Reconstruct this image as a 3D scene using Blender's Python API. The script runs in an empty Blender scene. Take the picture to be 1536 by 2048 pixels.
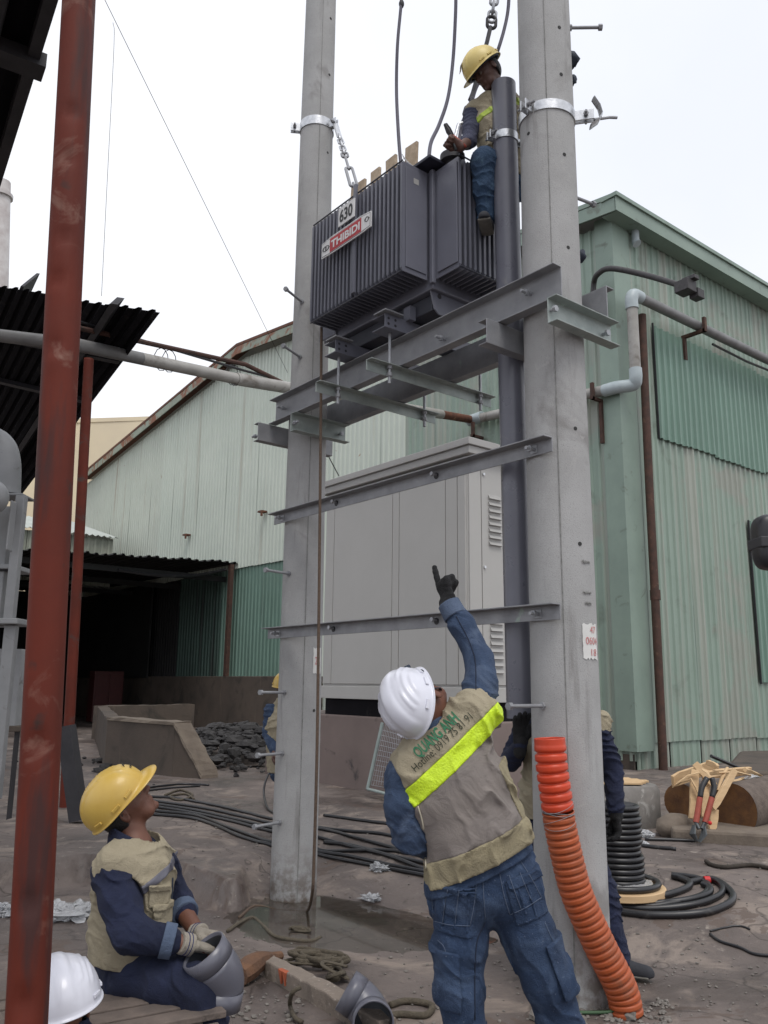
import bpy, bmesh, math, random
import numpy as np
from mathutils import Vector, Matrix
from mathutils.bvhtree import BVHTree
random.seed(7); RNG = np.random.default_rng(7)
scene = bpy.context.scene; COL = scene.collection
R = math.radians
# ------------------------------------------------------------------ camera, sky, sun, exposure
# site frame: the two poles stand 2.65 m apart along Y at X = 3.71, z up; the photographer stands at the origin
FOC = 1670.0; EYE = 1.55
_p, _r = R(11.7), R(0.65)
FH = np.array([.6247, .7809, 0]); RH = np.array([.7809, -.6247, 0]); UP = np.array([0, 0, 1.])
FWD = FH*math.cos(_p)+UP*math.sin(_p); _u0 = -FH*math.sin(_p)+UP*math.cos(_p)
RT = RH*math.cos(_r)+_u0*math.sin(_r); UU = _u0*math.cos(_r)-RH*math.sin(_r)
CAMP = np.array([0, 0, EYE])
cd = bpy.data.cameras.new('camera'); cam = bpy.data.objects.new('camera', cd); COL.objects.link(cam)
cam.matrix_world = Matrix(((RT[0], UU[0], -FWD[0], 0), (RT[1], UU[1], -FWD[1], 0), (RT[2], UU[2], -FWD[2], EYE), (0, 0, 0, 1)))
cd.sensor_fit = 'VERTICAL'; cd.sensor_height = 24; cd.lens = 24*FOC/2048; cd.clip_start = .05; cd.clip_end = 3000
scene.camera = cam
world = bpy.data.worlds.new('World'); scene.world = world; world.use_nodes = True
wn = world.node_tree; wn.nodes.clear()
SUN_EL, SUN_AZ = 62, 200
def wnode(t, **k):
    n = wn.nodes.new(t)
    for a, b in k.items(): setattr(n, a, b)
    return n
sky = wnode('ShaderNodeTexSky', sky_type='NISHITA', sun_disc=False, sun_elevation=R(SUN_EL), sun_rotation=R(SUN_AZ), air_density=1.0, dust_density=4.0)
tc = wnode('ShaderNodeTexCoord'); cn = wnode('ShaderNodeTexNoise'); cn.inputs['Scale'].default_value = 1.6; cn.inputs['Detail'].default_value = 5
cr = wnode('ShaderNodeValToRGB'); cr.color_ramp.elements[0].color = (7.2, 7.45, 8.2, 1); cr.color_ramp.elements[1].color = (8.9, 8.95, 9.1, 1)
cr.color_ramp.elements[0].position = .3; cr.color_ramp.elements[1].position = .75
wm = wnode('ShaderNodeMixRGB'); wm.inputs[0].default_value = .93
bg = wnode('ShaderNodeBackground'); bg.inputs[1].default_value = .1; wo = wnode('ShaderNodeOutputWorld')
L_ = wn.links.new
L_(tc.outputs['Generated'], cn.inputs['Vector']); L_(cn.outputs['Fac'], cr.inputs[0]); L_(sky.outputs[0], wm.inputs[1]); L_(cr.outputs[0], wm.inputs[2])
L_(wm.outputs[0], bg.inputs[0]); L_(bg.outputs[0], wo.inputs[0])
sd = bpy.data.lights.new('sun', 'SUN'); sd.energy = 1.1; sd.angle = R(25); sd.color = (1, .96, .9)
sun = bpy.data.objects.new('sun', sd); COL.objects.link(sun)
_az = R(SUN_AZ)
sundir = Vector((math.sin(_az)*math.cos(R(SUN_EL)), math.cos(_az)*math.cos(R(SUN_EL)), math.sin(R(SUN_EL))))
sun.rotation_euler = sundir.to_track_quat('Z', 'Y').to_euler(); sun.location = (0, 0, 30)
vs = scene.view_settings; vs.view_transform = 'Standard'; vs.look = 'None'; vs.gamma = 1; vs.use_curve_mapping = False; vs.exposure = 0.42
# ------------------------------------------------------------------ survey helpers: where the sight line through a point of the photograph meets a real plane
def ray(x, y): return (x-768)*RT-(y-1024)*UU+FOC*FWD
def pl(x, y, ax, val):
    d = ray(x, y); return CAMP+d*((val-CAMP[ax])/d[ax])
def D(x, y, dist):
    d = ray(x, y); return CAMP+d*(dist/(d@FH))
def lc(P): return P[0]*RH+P[1]*FH+P[2]*UP          # (right, depth, up) as seen by the photographer -> site frame
def J(x, y, dist):
    w = D(x, y, dist); return np.array([w@RH, w@FH, w[2]])
# ------------------------------------------------------------------ materials
MATS = {}
def M(name, c1, c2=None, sc=4, rough=.6, metal=0, bump=0, bsc=60, streak=None, dirt=None, spec=.5, rvar=0, aniso=(1, 1, 1), fine=None, trans=0, coat=0, obj=False, third=None):
    if name in MATS: return MATS[name]
    m = bpy.data.materials.new(name); m.use_nodes = True; nt = m.node_tree; N = nt.nodes; L = nt.links.new
    b = N['Principled BSDF']
    if obj:
        pos = N.new('ShaderNodeTexCoord').outputs['Object']
    else:
        pos = N.new('ShaderNodeNewGeometry').outputs['Position']
    def noise(scale, detail=6, an=(1, 1, 1), dist=0):
        mp = N.new('ShaderNodeMapping'); mp.inputs['Scale'].default_value = an; L(pos, mp.inputs['Vector'])
        n = N.new('ShaderNodeTexNoise'); n.inputs['Scale'].default_value = scale; n.inputs['Detail'].default_value = detail; n.inputs['Roughness'].default_value = .6
        n.inputs['Distortion'].default_value = dist
        L(mp.outputs[0], n.inputs['Vector']); return n.outputs['Fac']
    def ramp(src, lo, hi):
        r = N.new('ShaderNodeMapRange'); r.inputs['From Min'].default_value = lo; r.inputs['From Max'].default_value = hi; L(src, r.inputs['Value']); return r.outputs[0]
    def mix(fac, a, bcol):
        x = N.new('ShaderNodeMixRGB'); L(fac, x.inputs[0])
        if isinstance(a, tuple): x.inputs[1].default_value = (*a, 1)
        else: L(a, x.inputs[1])
        x.inputs[2].default_value = (*bcol, 1); return x.outputs[0]
    c2 = c2 or tuple(v*.8 for v in c1)
    col = mix(ramp(noise(sc, 7, aniso), .35, .68), c1, c2)
    if third: col = mix(ramp(noise(third[1], 4, (1, 1, 1), .5), third[2], third[2]+.08), col, third[0])
    if fine: col = mix(ramp(noise(fine[1], 3), fine[2], fine[2]+.12), col, fine[0])
    if dirt: col = mix(ramp(noise(dirt[1], 8, (1, 1, 1), .8), dirt[2], dirt[2]+dirt[3]), col, dirt[0])
    if name == 'pole_concrete':
        sp = N.new('ShaderNodeSeparateXYZ'); L(pos, sp.inputs[0]); zr = N.new('ShaderNodeMapRange'); zr.inputs['From Min'].default_value = .42; zr.inputs['From Max'].default_value = -.05; L(sp.outputs['Z'], zr.inputs['Value']); ml = N.new('ShaderNodeMath'); ml.operation = 'MULTIPLY'; L(zr.outputs[0], ml.inputs[0]); L(ramp(noise(14, 6), .38, .58), ml.inputs[1]); col = mix(ml.outputs[0], col, (.13, .10, .08))
        col = mix(ramp(noise(230, 2), .63, .68), col, (.20, .20, .195))
    if streak: col = mix(ramp(noise(streak[1], 5, streak[3]), streak[2], streak[2]+.14), col, streak[0])
    L(col, b.inputs['Base Color'])
    b.inputs['Roughness'].default_value = rough; b.inputs['Metallic'].default_value = metal
    b.inputs['Specular IOR Level'].default_value = spec
    if trans: b.inputs['Transmission Weight'].default_value = trans
    if coat: b.inputs['Coat Weight'].default_value = coat
    if rvar:
        rr = N.new('ShaderNodeMapRange'); rr.inputs['From Min'].default_value = .35; rr.inputs['From Max'].default_value = .65
        rr.inputs['To Min'].default_value = max(.02, rough-rvar); rr.inputs['To Max'].default_value = min(1, rough+rvar); L(noise(sc*2.3, 5), rr.inputs['Value']); L(rr.outputs[0], b.inputs['Roughness'])
    if obj and bump >= .5 and rough > .85:
        b2 = N.new('ShaderNodeBump'); b2.inputs['Strength'].default_value = .55; b2.inputs['Distance'].default_value = .02; L(noise(11, 4, (1, 1, 1), 1.6), b2.inputs['Height'])
    else: b2 = None
    if bump:
        bn = N.new('ShaderNodeBump'); bn.inputs['Strength'].default_value = bump; bn.inputs['Distance'].default_value = .01
        L(noise(bsc, 6), bn.inputs['Height']); L(bn.outputs[0], b.inputs['Normal'])
        if b2 is not None: L(b2.outputs[0], bn.inputs['Normal'])
    MATS[name] = m; return m
concrete = M('pole_concrete', (.39, .39, .39), (.325, .325, .322), 3, .88, bump=.3, bsc=120, streak=((.23, .225, .22), 2.4, .60, (3, 3, .35)), fine=((.15, .15, .15), 80, .70), third=((.25, .245, .24), 1.6, .60), dirt=((.40, .395, .39), 16, .58, .2))
seamm = M('seam_dark', (.16, .16, .155), (.27, .27, .26), 30, .9)
holem = M('hole_dark', (.04, .04, .04), None, 30, .9)
galv = M('galvanised_steel', (.38, .39, .41), (.29, .30, .32), 7, .5, .5, bump=.08, bsc=40, dirt=((.36, .37, .38), 14, .6, .08), rvar=.1)
galvd = M('weathered_galvanised_steel', (.31, .315, .33), (.22, .225, .24), 5, .55, .25, bump=.15, bsc=50, dirt=((.3, .36, .33), 5, .66, .05), rvar=.1)
galvg = M('zinc_with_green_bloom', (.36, .40, .385), (.27, .31, .30), 9, .6, .3, bump=.15, bsc=50, dirt=((.44, .54, .5), 8, .60, .14))
bright = M('bright_zinc', (.62, .63, .65), (.45, .46, .48), 25, .32, .9, bump=.15, bsc=60)
trafo = M('transformer_paint', (.150, .154, .188), (.128, .131, .162), 3, .34, bump=.03, bsc=30, rvar=.06, dirt=((.14, .145, .17), 5, .64, .1))
trafod = M('transformer_dark_paint', (.045, .047, .06), (.03, .032, .045), 4, .42)
trafol = M('transformer_lid_paint', (.03, .032, .05), (.022, .024, .04), 4, .5)
pvc = M('dark_grey_pvc', (.135, .138, .168), (.12, .122, .15), 4, .32, dirt=((.17, .17, .18), 5, .66, .12), rvar=.05)
pvci = M('pvc_inside', (.035, .04, .05), (.05, .055, .065), 8, .5)
lpvc = M('light_grey_pvc', (.36, .35, .33), (.27, .26, .24), 4, .45, dirt=((.16, .14, .12), 3, .55, .15), streak=((.14, .11, .09), 6, .62, (1, 1, 1)))
lpvce = M('pale_blue_pvc', (.42, .48, .50), (.36, .42, .44), 8, .45)
orange1 = M('orange_hdpe', (.60, .055, .014), (.48, .05, .018), 5, .42, rvar=.05)
orange2 = M('dusty_orange_hdpe', (.42, .085, .022), (.32, .075, .024), 7, .5, dirt=((.22, .085, .045), 9, .56, .25), bump=.1)
cabm = M('cabinet_paint', (.43, .425, .41), (.41, .405, .39), 2, .5, bump=.02, bsc=120)
cabe = M('cabinet_edge', (.36, .355, .345), (.34, .335, .325), 3, .5)
pale = M('pale_green_sheet', (.56, .61, .54), (.50, .555, .49), .5, .55, streak=((.40, .40, .34), 1.2, .58, (1, 1.6, .08)), dirt=((.34, .26, .19), 2.2, .70, .05), rvar=.08)
paler = M('pale_green_rusty_sheet', (.54, .58, .51), (.48, .52, .46), .5, .6, streak=((.28, .20, .15), 4.5, .60, (1, 2.0, .03)), dirt=((.26, .16, .11), 3, .70, .04))
green = M('green_sheet', (.26, .34, .285), (.225, .295, .245), .45, .5, streak=((.31, .335, .29), 1.8, .50, (1.9, 1.9, .06)), dirt=((.15, .185, .15), 1.3, .57, .2), third=((.27, .29, .25), .6, .55), fine=((.10, .11, .09), 6, .74), rvar=.08)
greenn = M('newer_green_sheet', (.165, .265, .215), (.14, .23, .185), .7, .45, streak=((.2, .36, .29), 2, .6, (1.5, 1.5, .08)))
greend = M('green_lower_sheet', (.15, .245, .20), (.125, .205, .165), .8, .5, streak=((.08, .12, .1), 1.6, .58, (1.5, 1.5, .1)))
greens = M('shaded_green_sheet', (.060, .105, .085), (.04, .07, .058), .8, .7, streak=((.02, .025, .022), 1.6, .52, (1.5, 1.5, .1)))  # green sheet with the shed's shade put into its colour
greent = M('green_trim', (.24, .315, .265), (.20, .265, .225), 1.5, .5, dirt=((.14, .17, .14), 3, .6, .1))
fasc = M('fascia_worn', (.27, .31, .25), (.22, .26, .21), 1.5, .6, dirt=((.20, .075, .035), 1.3, .5, .08))
rust = M('rust', (.16, .062, .035), (.075, .035, .025), 9, .85, bump=.4, bsc=40, dirt=((.30, .16, .09), 6, .63, .08))
rustp = M('rusty_pole', (.085, .040, .028), (.045, .026, .020), 9, .8, bump=.4, bsc=40, dirt=((.17, .10, .06), 5, .60, .12))
gpvc = M('darkened_grey_pvc', (.20, .20, .20), (.13, .13, .13), 3, .5)  # darker grey; on the canopy pipe it paints in the shade
rustd = M('dark_rust', (.085, .04, .03), (.04, .025, .02), 8, .85, bump=.4, bsc=50)
redm = M('red_oxide_paint', (.125, .021, .011), (.090, .018, .011), 2.2, .68, spec=.25, bump=.1, bsc=25, dirt=((.21, .11, .085), 4.5, .58, .14), fine=((.045, .025, .022), 9, .66), streak=((.055, .022, .02), 3, .53, (3, 3, .4)),)
redd = M('red_oxide_paint_darker', (.125, .022, .012), (.085, .018, .011), 3, .7, spec=.25, bump=.1, bsc=25, dirt=((.07, .045, .04), 4, .57, .1))
threadm = M('seam_thread', (.095, .125, .19), None, 30, .9)
pipingm = M('vest_piping', (.50, .46, .36), None, 30, .9)
darkseam = M('dark_seam', (.012, .018, .04), None, 30, .9)
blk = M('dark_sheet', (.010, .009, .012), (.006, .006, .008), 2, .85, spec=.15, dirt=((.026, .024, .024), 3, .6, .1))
blkst = M('dark_steel', (.035, .033, .038), (.02, .02, .024), 5, .6, bump=.1)
shed_shade = M('shed_shade_sheet', (.018, .018, .018), (.010, .010, .010), 1, .8)  # near-black colour stands for the darkness inside the shed
duct = M('grey_duct_paint', (.28, .285, .29), (.20, .205, .21), 3, .5, dirt=((.12, .11, .11), 5, .62, .08))
cream = M('cream_render', (.72, .62, .44), (.64, .55, .40), .3, .85, dirt=((.5, .42, .3), .8, .62, .2))
roofp = M('pale_roof_sheet', (.42, .45, .42), (.36, .39, .36), 1, .6)
cwall = M('dirty_concrete', (.10, .078, .062), (.065, .052, .043), 1.2, .88, bump=.5, bsc=18, dirt=((.03, .027, .024), 1.3, .53, .2), streak=((.14, .11, .085), 2, .62, (2, 2, .3)))
cwallt = M('pale_chipped_concrete', (.20, .165, .13), (.13, .105, .085), 4, .9, bump=.6, bsc=30)
plinthm = M('stained_plinth_render', (.22, .172, .158), (.165, .13, .12), 1.0, .85, dirt=((.07, .06, .06), 2.0, .60, .1), bump=.2, bsc=20)
kerbm = M('kerb_concrete', (.25, .205, .17), (.18, .15, .125), 6, .9, bump=.6, bsc=45, fine=((.40, .36, .32), 40, .62))
brickm = M('brick_red', (.42, .10, .04), (.30, .08, .04), 20, .85, bump=.3)
cable = M('black_cable', (.018, .018, .021), (.012, .012, .014), 8, .38, dirt=((.08, .075, .07), 6, .62, .12), spec=.6)
cablet = M('tape_red', (.6, .02, .02), None, 8, .5)
ropem = M('hemp_rope', (.12, .10, .072), (.075, .062, .045), 40, .9, bump=.8, bsc=160)
rope2 = M('brown_sling_rope', (.13, .09, .065), (.085, .06, .045), 60, .9, bump=.5, bsc=200)
woodp = M('fresh_wood', (.62, .44, .25), (.52, .35, .19), 6, .7, bump=.2, bsc=60, aniso=(1, 1, 6))
woodg = M('weathered_wood', (.17, .135, .115), (.105, .085, .075), 9, .85, bump=.5, bsc=60, streak=((.06, .05, .045), 12, .58, (1, .3, 1)))
bark = M('bark', (.15, .12, .10), (.09, .07, .06), 12, .95, bump=.8, bsc=40)
logend = M('log_end', (.16, .075, .025), (.09, .04, .018), 9, .8, bump=.3)
osb = M('chipboard', (.55, .44, .32), (.40, .31, .22), 22, .85, bump=.3, bsc=60)
whitep = M('white_paint', (.72, .72, .70), (.62, .62, .6), 8, .7)
signw = M('sign_white', (.78, .78, .78), None, 8, .35); signr = M('sign_red', (.48, .03, .04), None, 8, .35); signk = M('sign_black', (.02, .02, .02), None, 8, .5)
signb = M('sign_outline', (.07, .07, .08), None, 8, .5)
redink = M('red_ink', (.50, .12, .12), (.6, .3, .3), 60, .8)
helmy = M('yellow_helmet_shell', (.58, .39, .085), (.52, .34, .07), 9, .38, dirt=((.5, .36, .12), 10, .62, .2), coat=.1, obj=True)
helmy2 = M('faded_yellow_helmet_shell', (.70, .56, .20), (.62, .49, .17), 9, .45, obj=True)
helmw = M('white_helmet_shell', (.66, .67, .74), (.62, .63, .70), 6, .3, coat=.2, obj=True)
strapm = M('dark_strap', (.02, .03, .05), None, 8, .7)
teal = M('teal_strap', (.02, .22, .22), None, 8, .6)
vestm = M('beige_cotton', (.36, .315, .225), (.30, .26, .18), 5, .9, bump=.5, bsc=260, obj=True, rvar=.02)
vestn = M('greyish_mesh_cloth', (.245, .215, .195), (.205, .18, .168), 6, .9, bump=.6, bsc=420, obj=True)
vesth = M('beige_hem_cotton', (.30, .26, .165), (.215, .185, .12), 14, .9, bump=.5, bsc=200, obj=True)
hivis = M('hivis_yellow_tape', (.62, .85, .02), (.55, .75, .02), 60, .45, bump=.6, bsc=140, obj=True)
greyt = M('grey_reflective_tape', (.13, .13, .16), (.10, .10, .125), 20, .5, obj=True)
denim = M('blue_denim', (.028, .056, .120), (.013, .028, .066), 7, .9, bump=.7, bsc=300, dirt=((.085, .13, .22), 7, .50, .3), fine=((.13, .165, .24), 120, .64), obj=True)
denims = M('denim_shirt', (.045, .075, .14), (.024, .044, .092), 8, .9, bump=.7, bsc=300, dirt=((.11, .15, .23), 8, .50, .3), obj=True)
denimc = M('denim_turned_cuff', (.10, .135, .21), (.07, .10, .16), 14, .9, bump=.6, bsc=300, obj=True)
navy = M('navy_denim', (.012, .018, .052), (.008, .012, .034), 7, .9, bump=.6, bsc=300, dirt=((.025, .035, .08), 10, .6, .15), obj=True)
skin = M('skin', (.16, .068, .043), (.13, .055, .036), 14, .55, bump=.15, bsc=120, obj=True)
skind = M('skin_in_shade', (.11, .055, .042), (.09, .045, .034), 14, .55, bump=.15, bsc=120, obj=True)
hairm = M('black_hair', (.010, .009, .009), None, 30, .6, bump=.8, bsc=150, obj=True)
glovek = M('black_knit_glove', (.008, .008, .009), (.014, .014, .016), 30, .9, bump=.8, bsc=250, obj=True)
glovew = M('pale_knit_glove', (.40, .36, .30), (.30, .27, .23), 14, .95, bump=.8, bsc=260, obj=True, dirt=((.2, .17, .14), 12, .6, .1))
gloveb = M('glove_blue_stripe', (.03, .04, .12), None, 14, .95, obj=True)
shoem = M('dark_shoe', (.03, .032, .04), (.02, .022, .028), 14, .8, bump=.3, obj=True)
solem = M('shoe_sole', (.20, .19, .17), (.13, .125, .11), 14, .8, obj=True)
eyew = M('eye_white', (.16, .12, .10), None, 8, .3); eyed = M('eye_dark', (.015, .01, .008), None, 8, .2)
inkg = M('green_print', (.03, .17, .085), None, 8, .8); inkd = M('dark_print', (.03, .035, .02), None, 8, .8)
redh = M('cutter_red_grip', (.36, .075, .05), None, 20, .6); steeld = M('tool_steel', (.10, .11, .115), (.07, .075, .08), 20, .45, .6)
rockm = M('dark_rubble', (.05, .047, .047), (.025, .024, .025), 7, .85, bump=.5, fine=((.16, .16, .16), 14, .66))
stonem = M('small_stones', (.22, .20, .18), (.13, .12, .11), 15, .9)
mirrm = M('black_plastic', (.018, .018, .022), None, 8, .4)
lampm = M('lamp_dark', (.05, .045, .05), (.03, .03, .03), 20, .6)
def plasticfilm():
    m = M('clear_film', (.85, .86, .88), (.7, .71, .73), 30, .15, trans=.6, bump=.5, bsc=60); return m
film = plasticfilm()
# ground: stained concrete with sand and damp patches
def ground_mat():
    m = bpy.data.materials.new('yard_concrete'); m.use_nodes = True; nt = m.node_tree; N = nt.nodes; L = nt.links.new; b = N['Principled BSDF']
    pos = N.new('ShaderNodeNewGeometry').outputs['Position']
    def noise(s, d=8, dist=0, an=(1, 1, 1)):
        mp = N.new('ShaderNodeMapping'); mp.inputs['Scale'].default_value = an; L(pos, mp.inputs['Vector'])
        n = N.new('ShaderNodeTexNoise'); n.inputs['Scale'].default_value = s; n.inputs['Detail'].default_value = d; n.inputs['Roughness'].default_value = .65; n.inputs['Distortion'].default_value = dist
        L(mp.outputs[0], n.inputs['Vector']); return n.outputs['Fac']
    def rg(v, lo, hi, a=0, c=1):
        r = N.new('ShaderNodeMapRange'); r.inputs['From Min'].default_value = lo; r.inputs['From Max'].default_value = hi; r.inputs['To Min'].default_value = a; r.inputs['To Max'].default_value = c; L(v, r.inputs['Value']); return r.outputs[0]
    def mix(f, a, c):
        x = N.new('ShaderNodeMixRGB'); L(f, x.inputs[0])
        if isinstance(a, tuple): x.inputs[1].default_value = (*a, 1)
        else: L(a, x.inputs[1])
        x.inputs[2].default_value = (*c, 1); return x.outputs[0]
    c = mix(rg(noise(.7), .38, .62), (.165, .136, .123), (.098, .081, .074))
    c = mix(rg(noise(1.7, 9, 1), .52, .64), c, (.235, .193, .165))
    c = mix(rg(noise(3.1, 9, .6), .60, .70), c, (.062, .050, .044))
    c = mix(rg(noise(9, 6), .62, .72), c, (.30, .26, .225))
    c = mix(rg(noise(60, 3), .66, .74), c, (.06, .05, .045))
    c = mix(rg(noise(90, 3), .68, .75), c, (.36, .33, .30))
    cm = N.new('ShaderNodeMapping'); cm.inputs['Scale'].default_value = (1, 1, 0); nz = N.new('ShaderNodeTexNoise'); nz.inputs['Scale'].default_value = 2.5; L(pos, nz.inputs['Vector'])
    va = N.new('ShaderNodeVectorMath'); va.operation = 'ADD'; L(pos, va.inputs[0]); L(nz.outputs['Color'], va.inputs[1]); L(va.outputs[0], cm.inputs['Vector'])
    vo = N.new('ShaderNodeTexVoronoi'); vo.feature = 'DISTANCE_TO_EDGE'; vo.inputs['Scale'].default_value = .8; L(cm.outputs[0], vo.inputs['Vector'])
    c = mix(rg(vo.outputs['Distance'], .0, .012, .75, 0), c, (.05, .04, .035))
    c = mix(rg(noise(.9, 5, 1.5), .585, .60, 0, .8), c, (.115, .085, .070))
    wet = rg(noise(.55, 6, .5), .50, .60)
    c2 = N.new('ShaderNodeMixRGB'); c2.blend_type = 'MULTIPLY'; L(wet, c2.inputs[0]); L(c, c2.inputs[1]); c2.inputs[2].default_value = (.68, .66, .66, 1)
    L(c2.outputs[0], b.inputs['Base Color'])
    rr = N.new('ShaderNodeMapRange'); rr.inputs['To Min'].default_value = .85; rr.inputs['To Max'].default_value = .42; L(wet, rr.inputs['Value']); L(rr.outputs[0], b.inputs['Roughness'])
    bn = N.new('ShaderNodeBump'); bn.inputs['Strength'].default_value = .5; bn.inputs['Distance'].default_value = .012; L(noise(34, 12), bn.inputs['Height']); L(bn.outputs[0], b.inputs['Normal'])
    return m
groundm = ground_mat()
waterm = bpy.data.materials.new('puddle_water'); waterm.use_nodes = True
_b = waterm.node_tree.nodes['Principled BSDF']; _b.inputs['Base Color'].default_value = (.8, .8, .74, 1); _b.inputs['Roughness'].default_value = .04; _b.inputs['Transmission Weight'].default_value = 1.0; _b.inputs['IOR'].default_value = 1.33
# ------------------------------------------------------------------ mesh builder
class MB:
    def __init__(s): s.v = []; s.f = []
    def add(s, vs, fs):
        n = len(s.v); s.v += [tuple(map(float, p)) for p in vs]; s.f += [tuple(i+n for i in f) for f in fs]; return s
    def box(s, lo, hi, M=None, o=(0, 0, 0)):
        x0, y0, z0 = lo; x1, y1, z1 = hi
        vs = [(x0, y0, z0), (x1, y0, z0), (x1, y1, z0), (x0, y1, z0), (x0, y0, z1), (x1, y0, z1), (x1, y1, z1), (x0, y1, z1)]
        if M is not None: vs = [tuple(np.array(o)+v[0]*M[0]+v[1]*M[1]+v[2]*M[2]) for v in vs]
        fs = [(3, 2, 1, 0), (4, 5, 6, 7), (0, 1, 5, 4), (1, 2, 6, 5), (2, 3, 7, 6), (3, 0, 4, 7)]
        return s.add(vs, fs)
    def tube(s, pts, r, n=10, caps=True, closed=False, flat=1.0):
        pts = [np.array(p, float) for p in pts]; m = len(pts); rs = r if hasattr(r, '__len__') else [r]*m
        t = [pts[min(i+1, m-1)]-pts[max(i-1, 0)] for i in range(m)]
        if closed: t = [pts[(i+1) % m]-pts[i-1] for i in range(m)]
        t = [a/(np.linalg.norm(a)+1e-9) for a in t]
        ref = np.array([0, 0, 1.]) if abs(t[0][2]) < .9 else np.array([1., 0, 0])
        u = np.cross(t[0], ref); u /= np.linalg.norm(u); vs = []
        for i in range(m):
            u = u-t[i]*(u@t[i]); u /= (np.linalg.norm(u)+1e-9); w = np.cross(t[i], u)
            for k in range(n):
                a = 2*math.pi*k/n; vs.append(pts[i]+rs[i]*(math.cos(a)*u+flat*math.sin(a)*w))
        fs = [(i*n+k, i*n+(k+1) % n, (i+1)*n+(k+1) % n, (i+1)*n+k) for i in range(m-1) for k in range(n)]
        if closed: fs += [((m-1)*n+k, (m-1)*n+(k+1) % n, (k+1) % n, k) for k in range(n)]
        elif caps: fs += [tuple(range(n))[::-1], tuple((m-1)*n+k for k in range(n))]
        return s.add(vs, fs)
    def prism(s, poly, z0, z1, ax=2):
        n = len(poly)
        def P(p, z): return (p[0], p[1], z) if ax == 2 else ((z, p[0], p[1]) if ax == 0 else (p[0], z, p[1]))
        return s.add([P(p, z0) for p in poly]+[P(p, z1) for p in poly], [tuple(range(n))[::-1], tuple(range(n, 2*n))]+[(i, (i+1) % n, n+(i+1) % n, n+i) for i in range(n)])
    def quad(s, a, b, c, d): return s.add([a, b, c, d], [(0, 1, 2, 3)])
    def ball(s, c, r, n=12, m=8, sc=(1, 1, 1), jit=0):
        c = np.array(c, float); vs = [c+np.array((0, 0, r*sc[2]))]; fs = []
        for i in range(1, m):
            a = math.pi*i/m
            for k in range(n):
                b = 2*math.pi*k/n; q = 1+jit*random.uniform(-1, 1)
                vs.append(c+r*q*np.array((sc[0]*math.sin(a)*math.cos(b), sc[1]*math.sin(a)*math.sin(b), sc[2]*math.cos(a))))
        vs.append(c-np.array((0, 0, r*sc[2])))
        for k in range(n): fs.append((0, 1+k, 1+(k+1) % n))
        for i in range(m-2):
            for k in range(n): fs.append((1+i*n+k, 1+(i+1)*n+k, 1+(i+1)*n+(k+1) % n, 1+i*n+(k+1) % n))
        e = len(vs)-1; q = 1+(m-2)*n
        for k in range(n): fs.append((e, q+(k+1) % n, q+k))
        return s.add(vs, fs)
def root_of(o):
    L = np.zeros(3)
    while o is not None: L = L+np.array(o.location); o = o.parent
    return L
def tag(o, label=None, cat=None, group=None, kind=None):
    if label: o['label'] = label
    if cat: o['category'] = cat
    if group: o['group'] = group
    if kind: o['kind'] = kind
    return o
def mk(name, mb, mat, parent=None, smooth=False, label=None, cat=None, group=None, kind=None, bevel=0, solid=0, recentre=False):
    me = bpy.data.meshes.new(name)
    v = np.array(mb.v, float) if not isinstance(mb, tuple) else np.array(mb[0], float)
    f = mb.f if not isinstance(mb, tuple) else mb[1]
    base = root_of(parent) if parent is not None else np.zeros(3)
    loc = np.zeros(3)
    if parent is None or recentre:
        lo, hi = v.min(0), v.max(0); loc = np.array([(lo[0]+hi[0])/2, (lo[1]+hi[1])/2, lo[2]])-base
    me.from_pydata((v-base-loc).tolist(), [], [list(map(int, q)) for q in f] if not isinstance(f, np.ndarray) else f.tolist()); me.validate(); me.update()
    if isinstance(mat, list):
        for m_ in mat: me.materials.append(m_)
    else: me.materials.append(mat)
    if smooth:
        me.shade_smooth()
        if smooth is not True: me.set_sharp_from_angle(angle=R(smooth))
    o = bpy.data.objects.new(name, me); COL.objects.link(o); o.location = loc
    if parent is not None: o.parent = parent
    if bevel:
        b = o.modifiers.new('b', 'BEVEL'); b.width = bevel; b.segments = 2; b.limit_method = 'ANGLE'; b.harden_normals = False
    if solid:
        b = o.modifiers.new('s', 'SOLIDIFY'); b.thickness = solid; b.offset = 0
    return tag(o, label, cat, group, kind)
def thing(name, label, cat, loc, group=None, kind=None):
    o = bpy.data.objects.new(name, None); COL.objects.link(o); o.location = tuple(float(q) for q in loc); o.empty_display_size = .1
    return tag(o, label, cat, group, kind)
def copy_part(o, d, parent=None):
    c = o.copy(); COL.objects.link(c); c.location = Vector(o.location)+Vector(tuple(float(q) for q in d))
    if parent is not None: c.parent = parent
    return c
def copy_tree(o, parent=None):
    c = o.copy(); COL.objects.link(c)
    if parent is not None: c.parent = parent
    for ch in list(o.children): copy_tree(ch, c)
    return c
def nrm(a): a = np.array(a, float); return a/np.linalg.norm(a)
def spline(pts, n=8):
    pts = [np.array(p, float) for p in pts]; out = []
    P = [2*pts[0]-pts[1]]+pts+[2*pts[-1]-pts[-2]]
    for i in range(1, len(P)-2):
        for k in range(n):
            t = k/n; a, b, c, d = P[i-1], P[i], P[i+1], P[i+2]
            out.append(.5*((2*b)+(c-a)*t+(2*a-5*b+4*c-d)*t*t+(-a+3*b-3*c+d)*t**3))
    out.append(pts[-1]); return out
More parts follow.
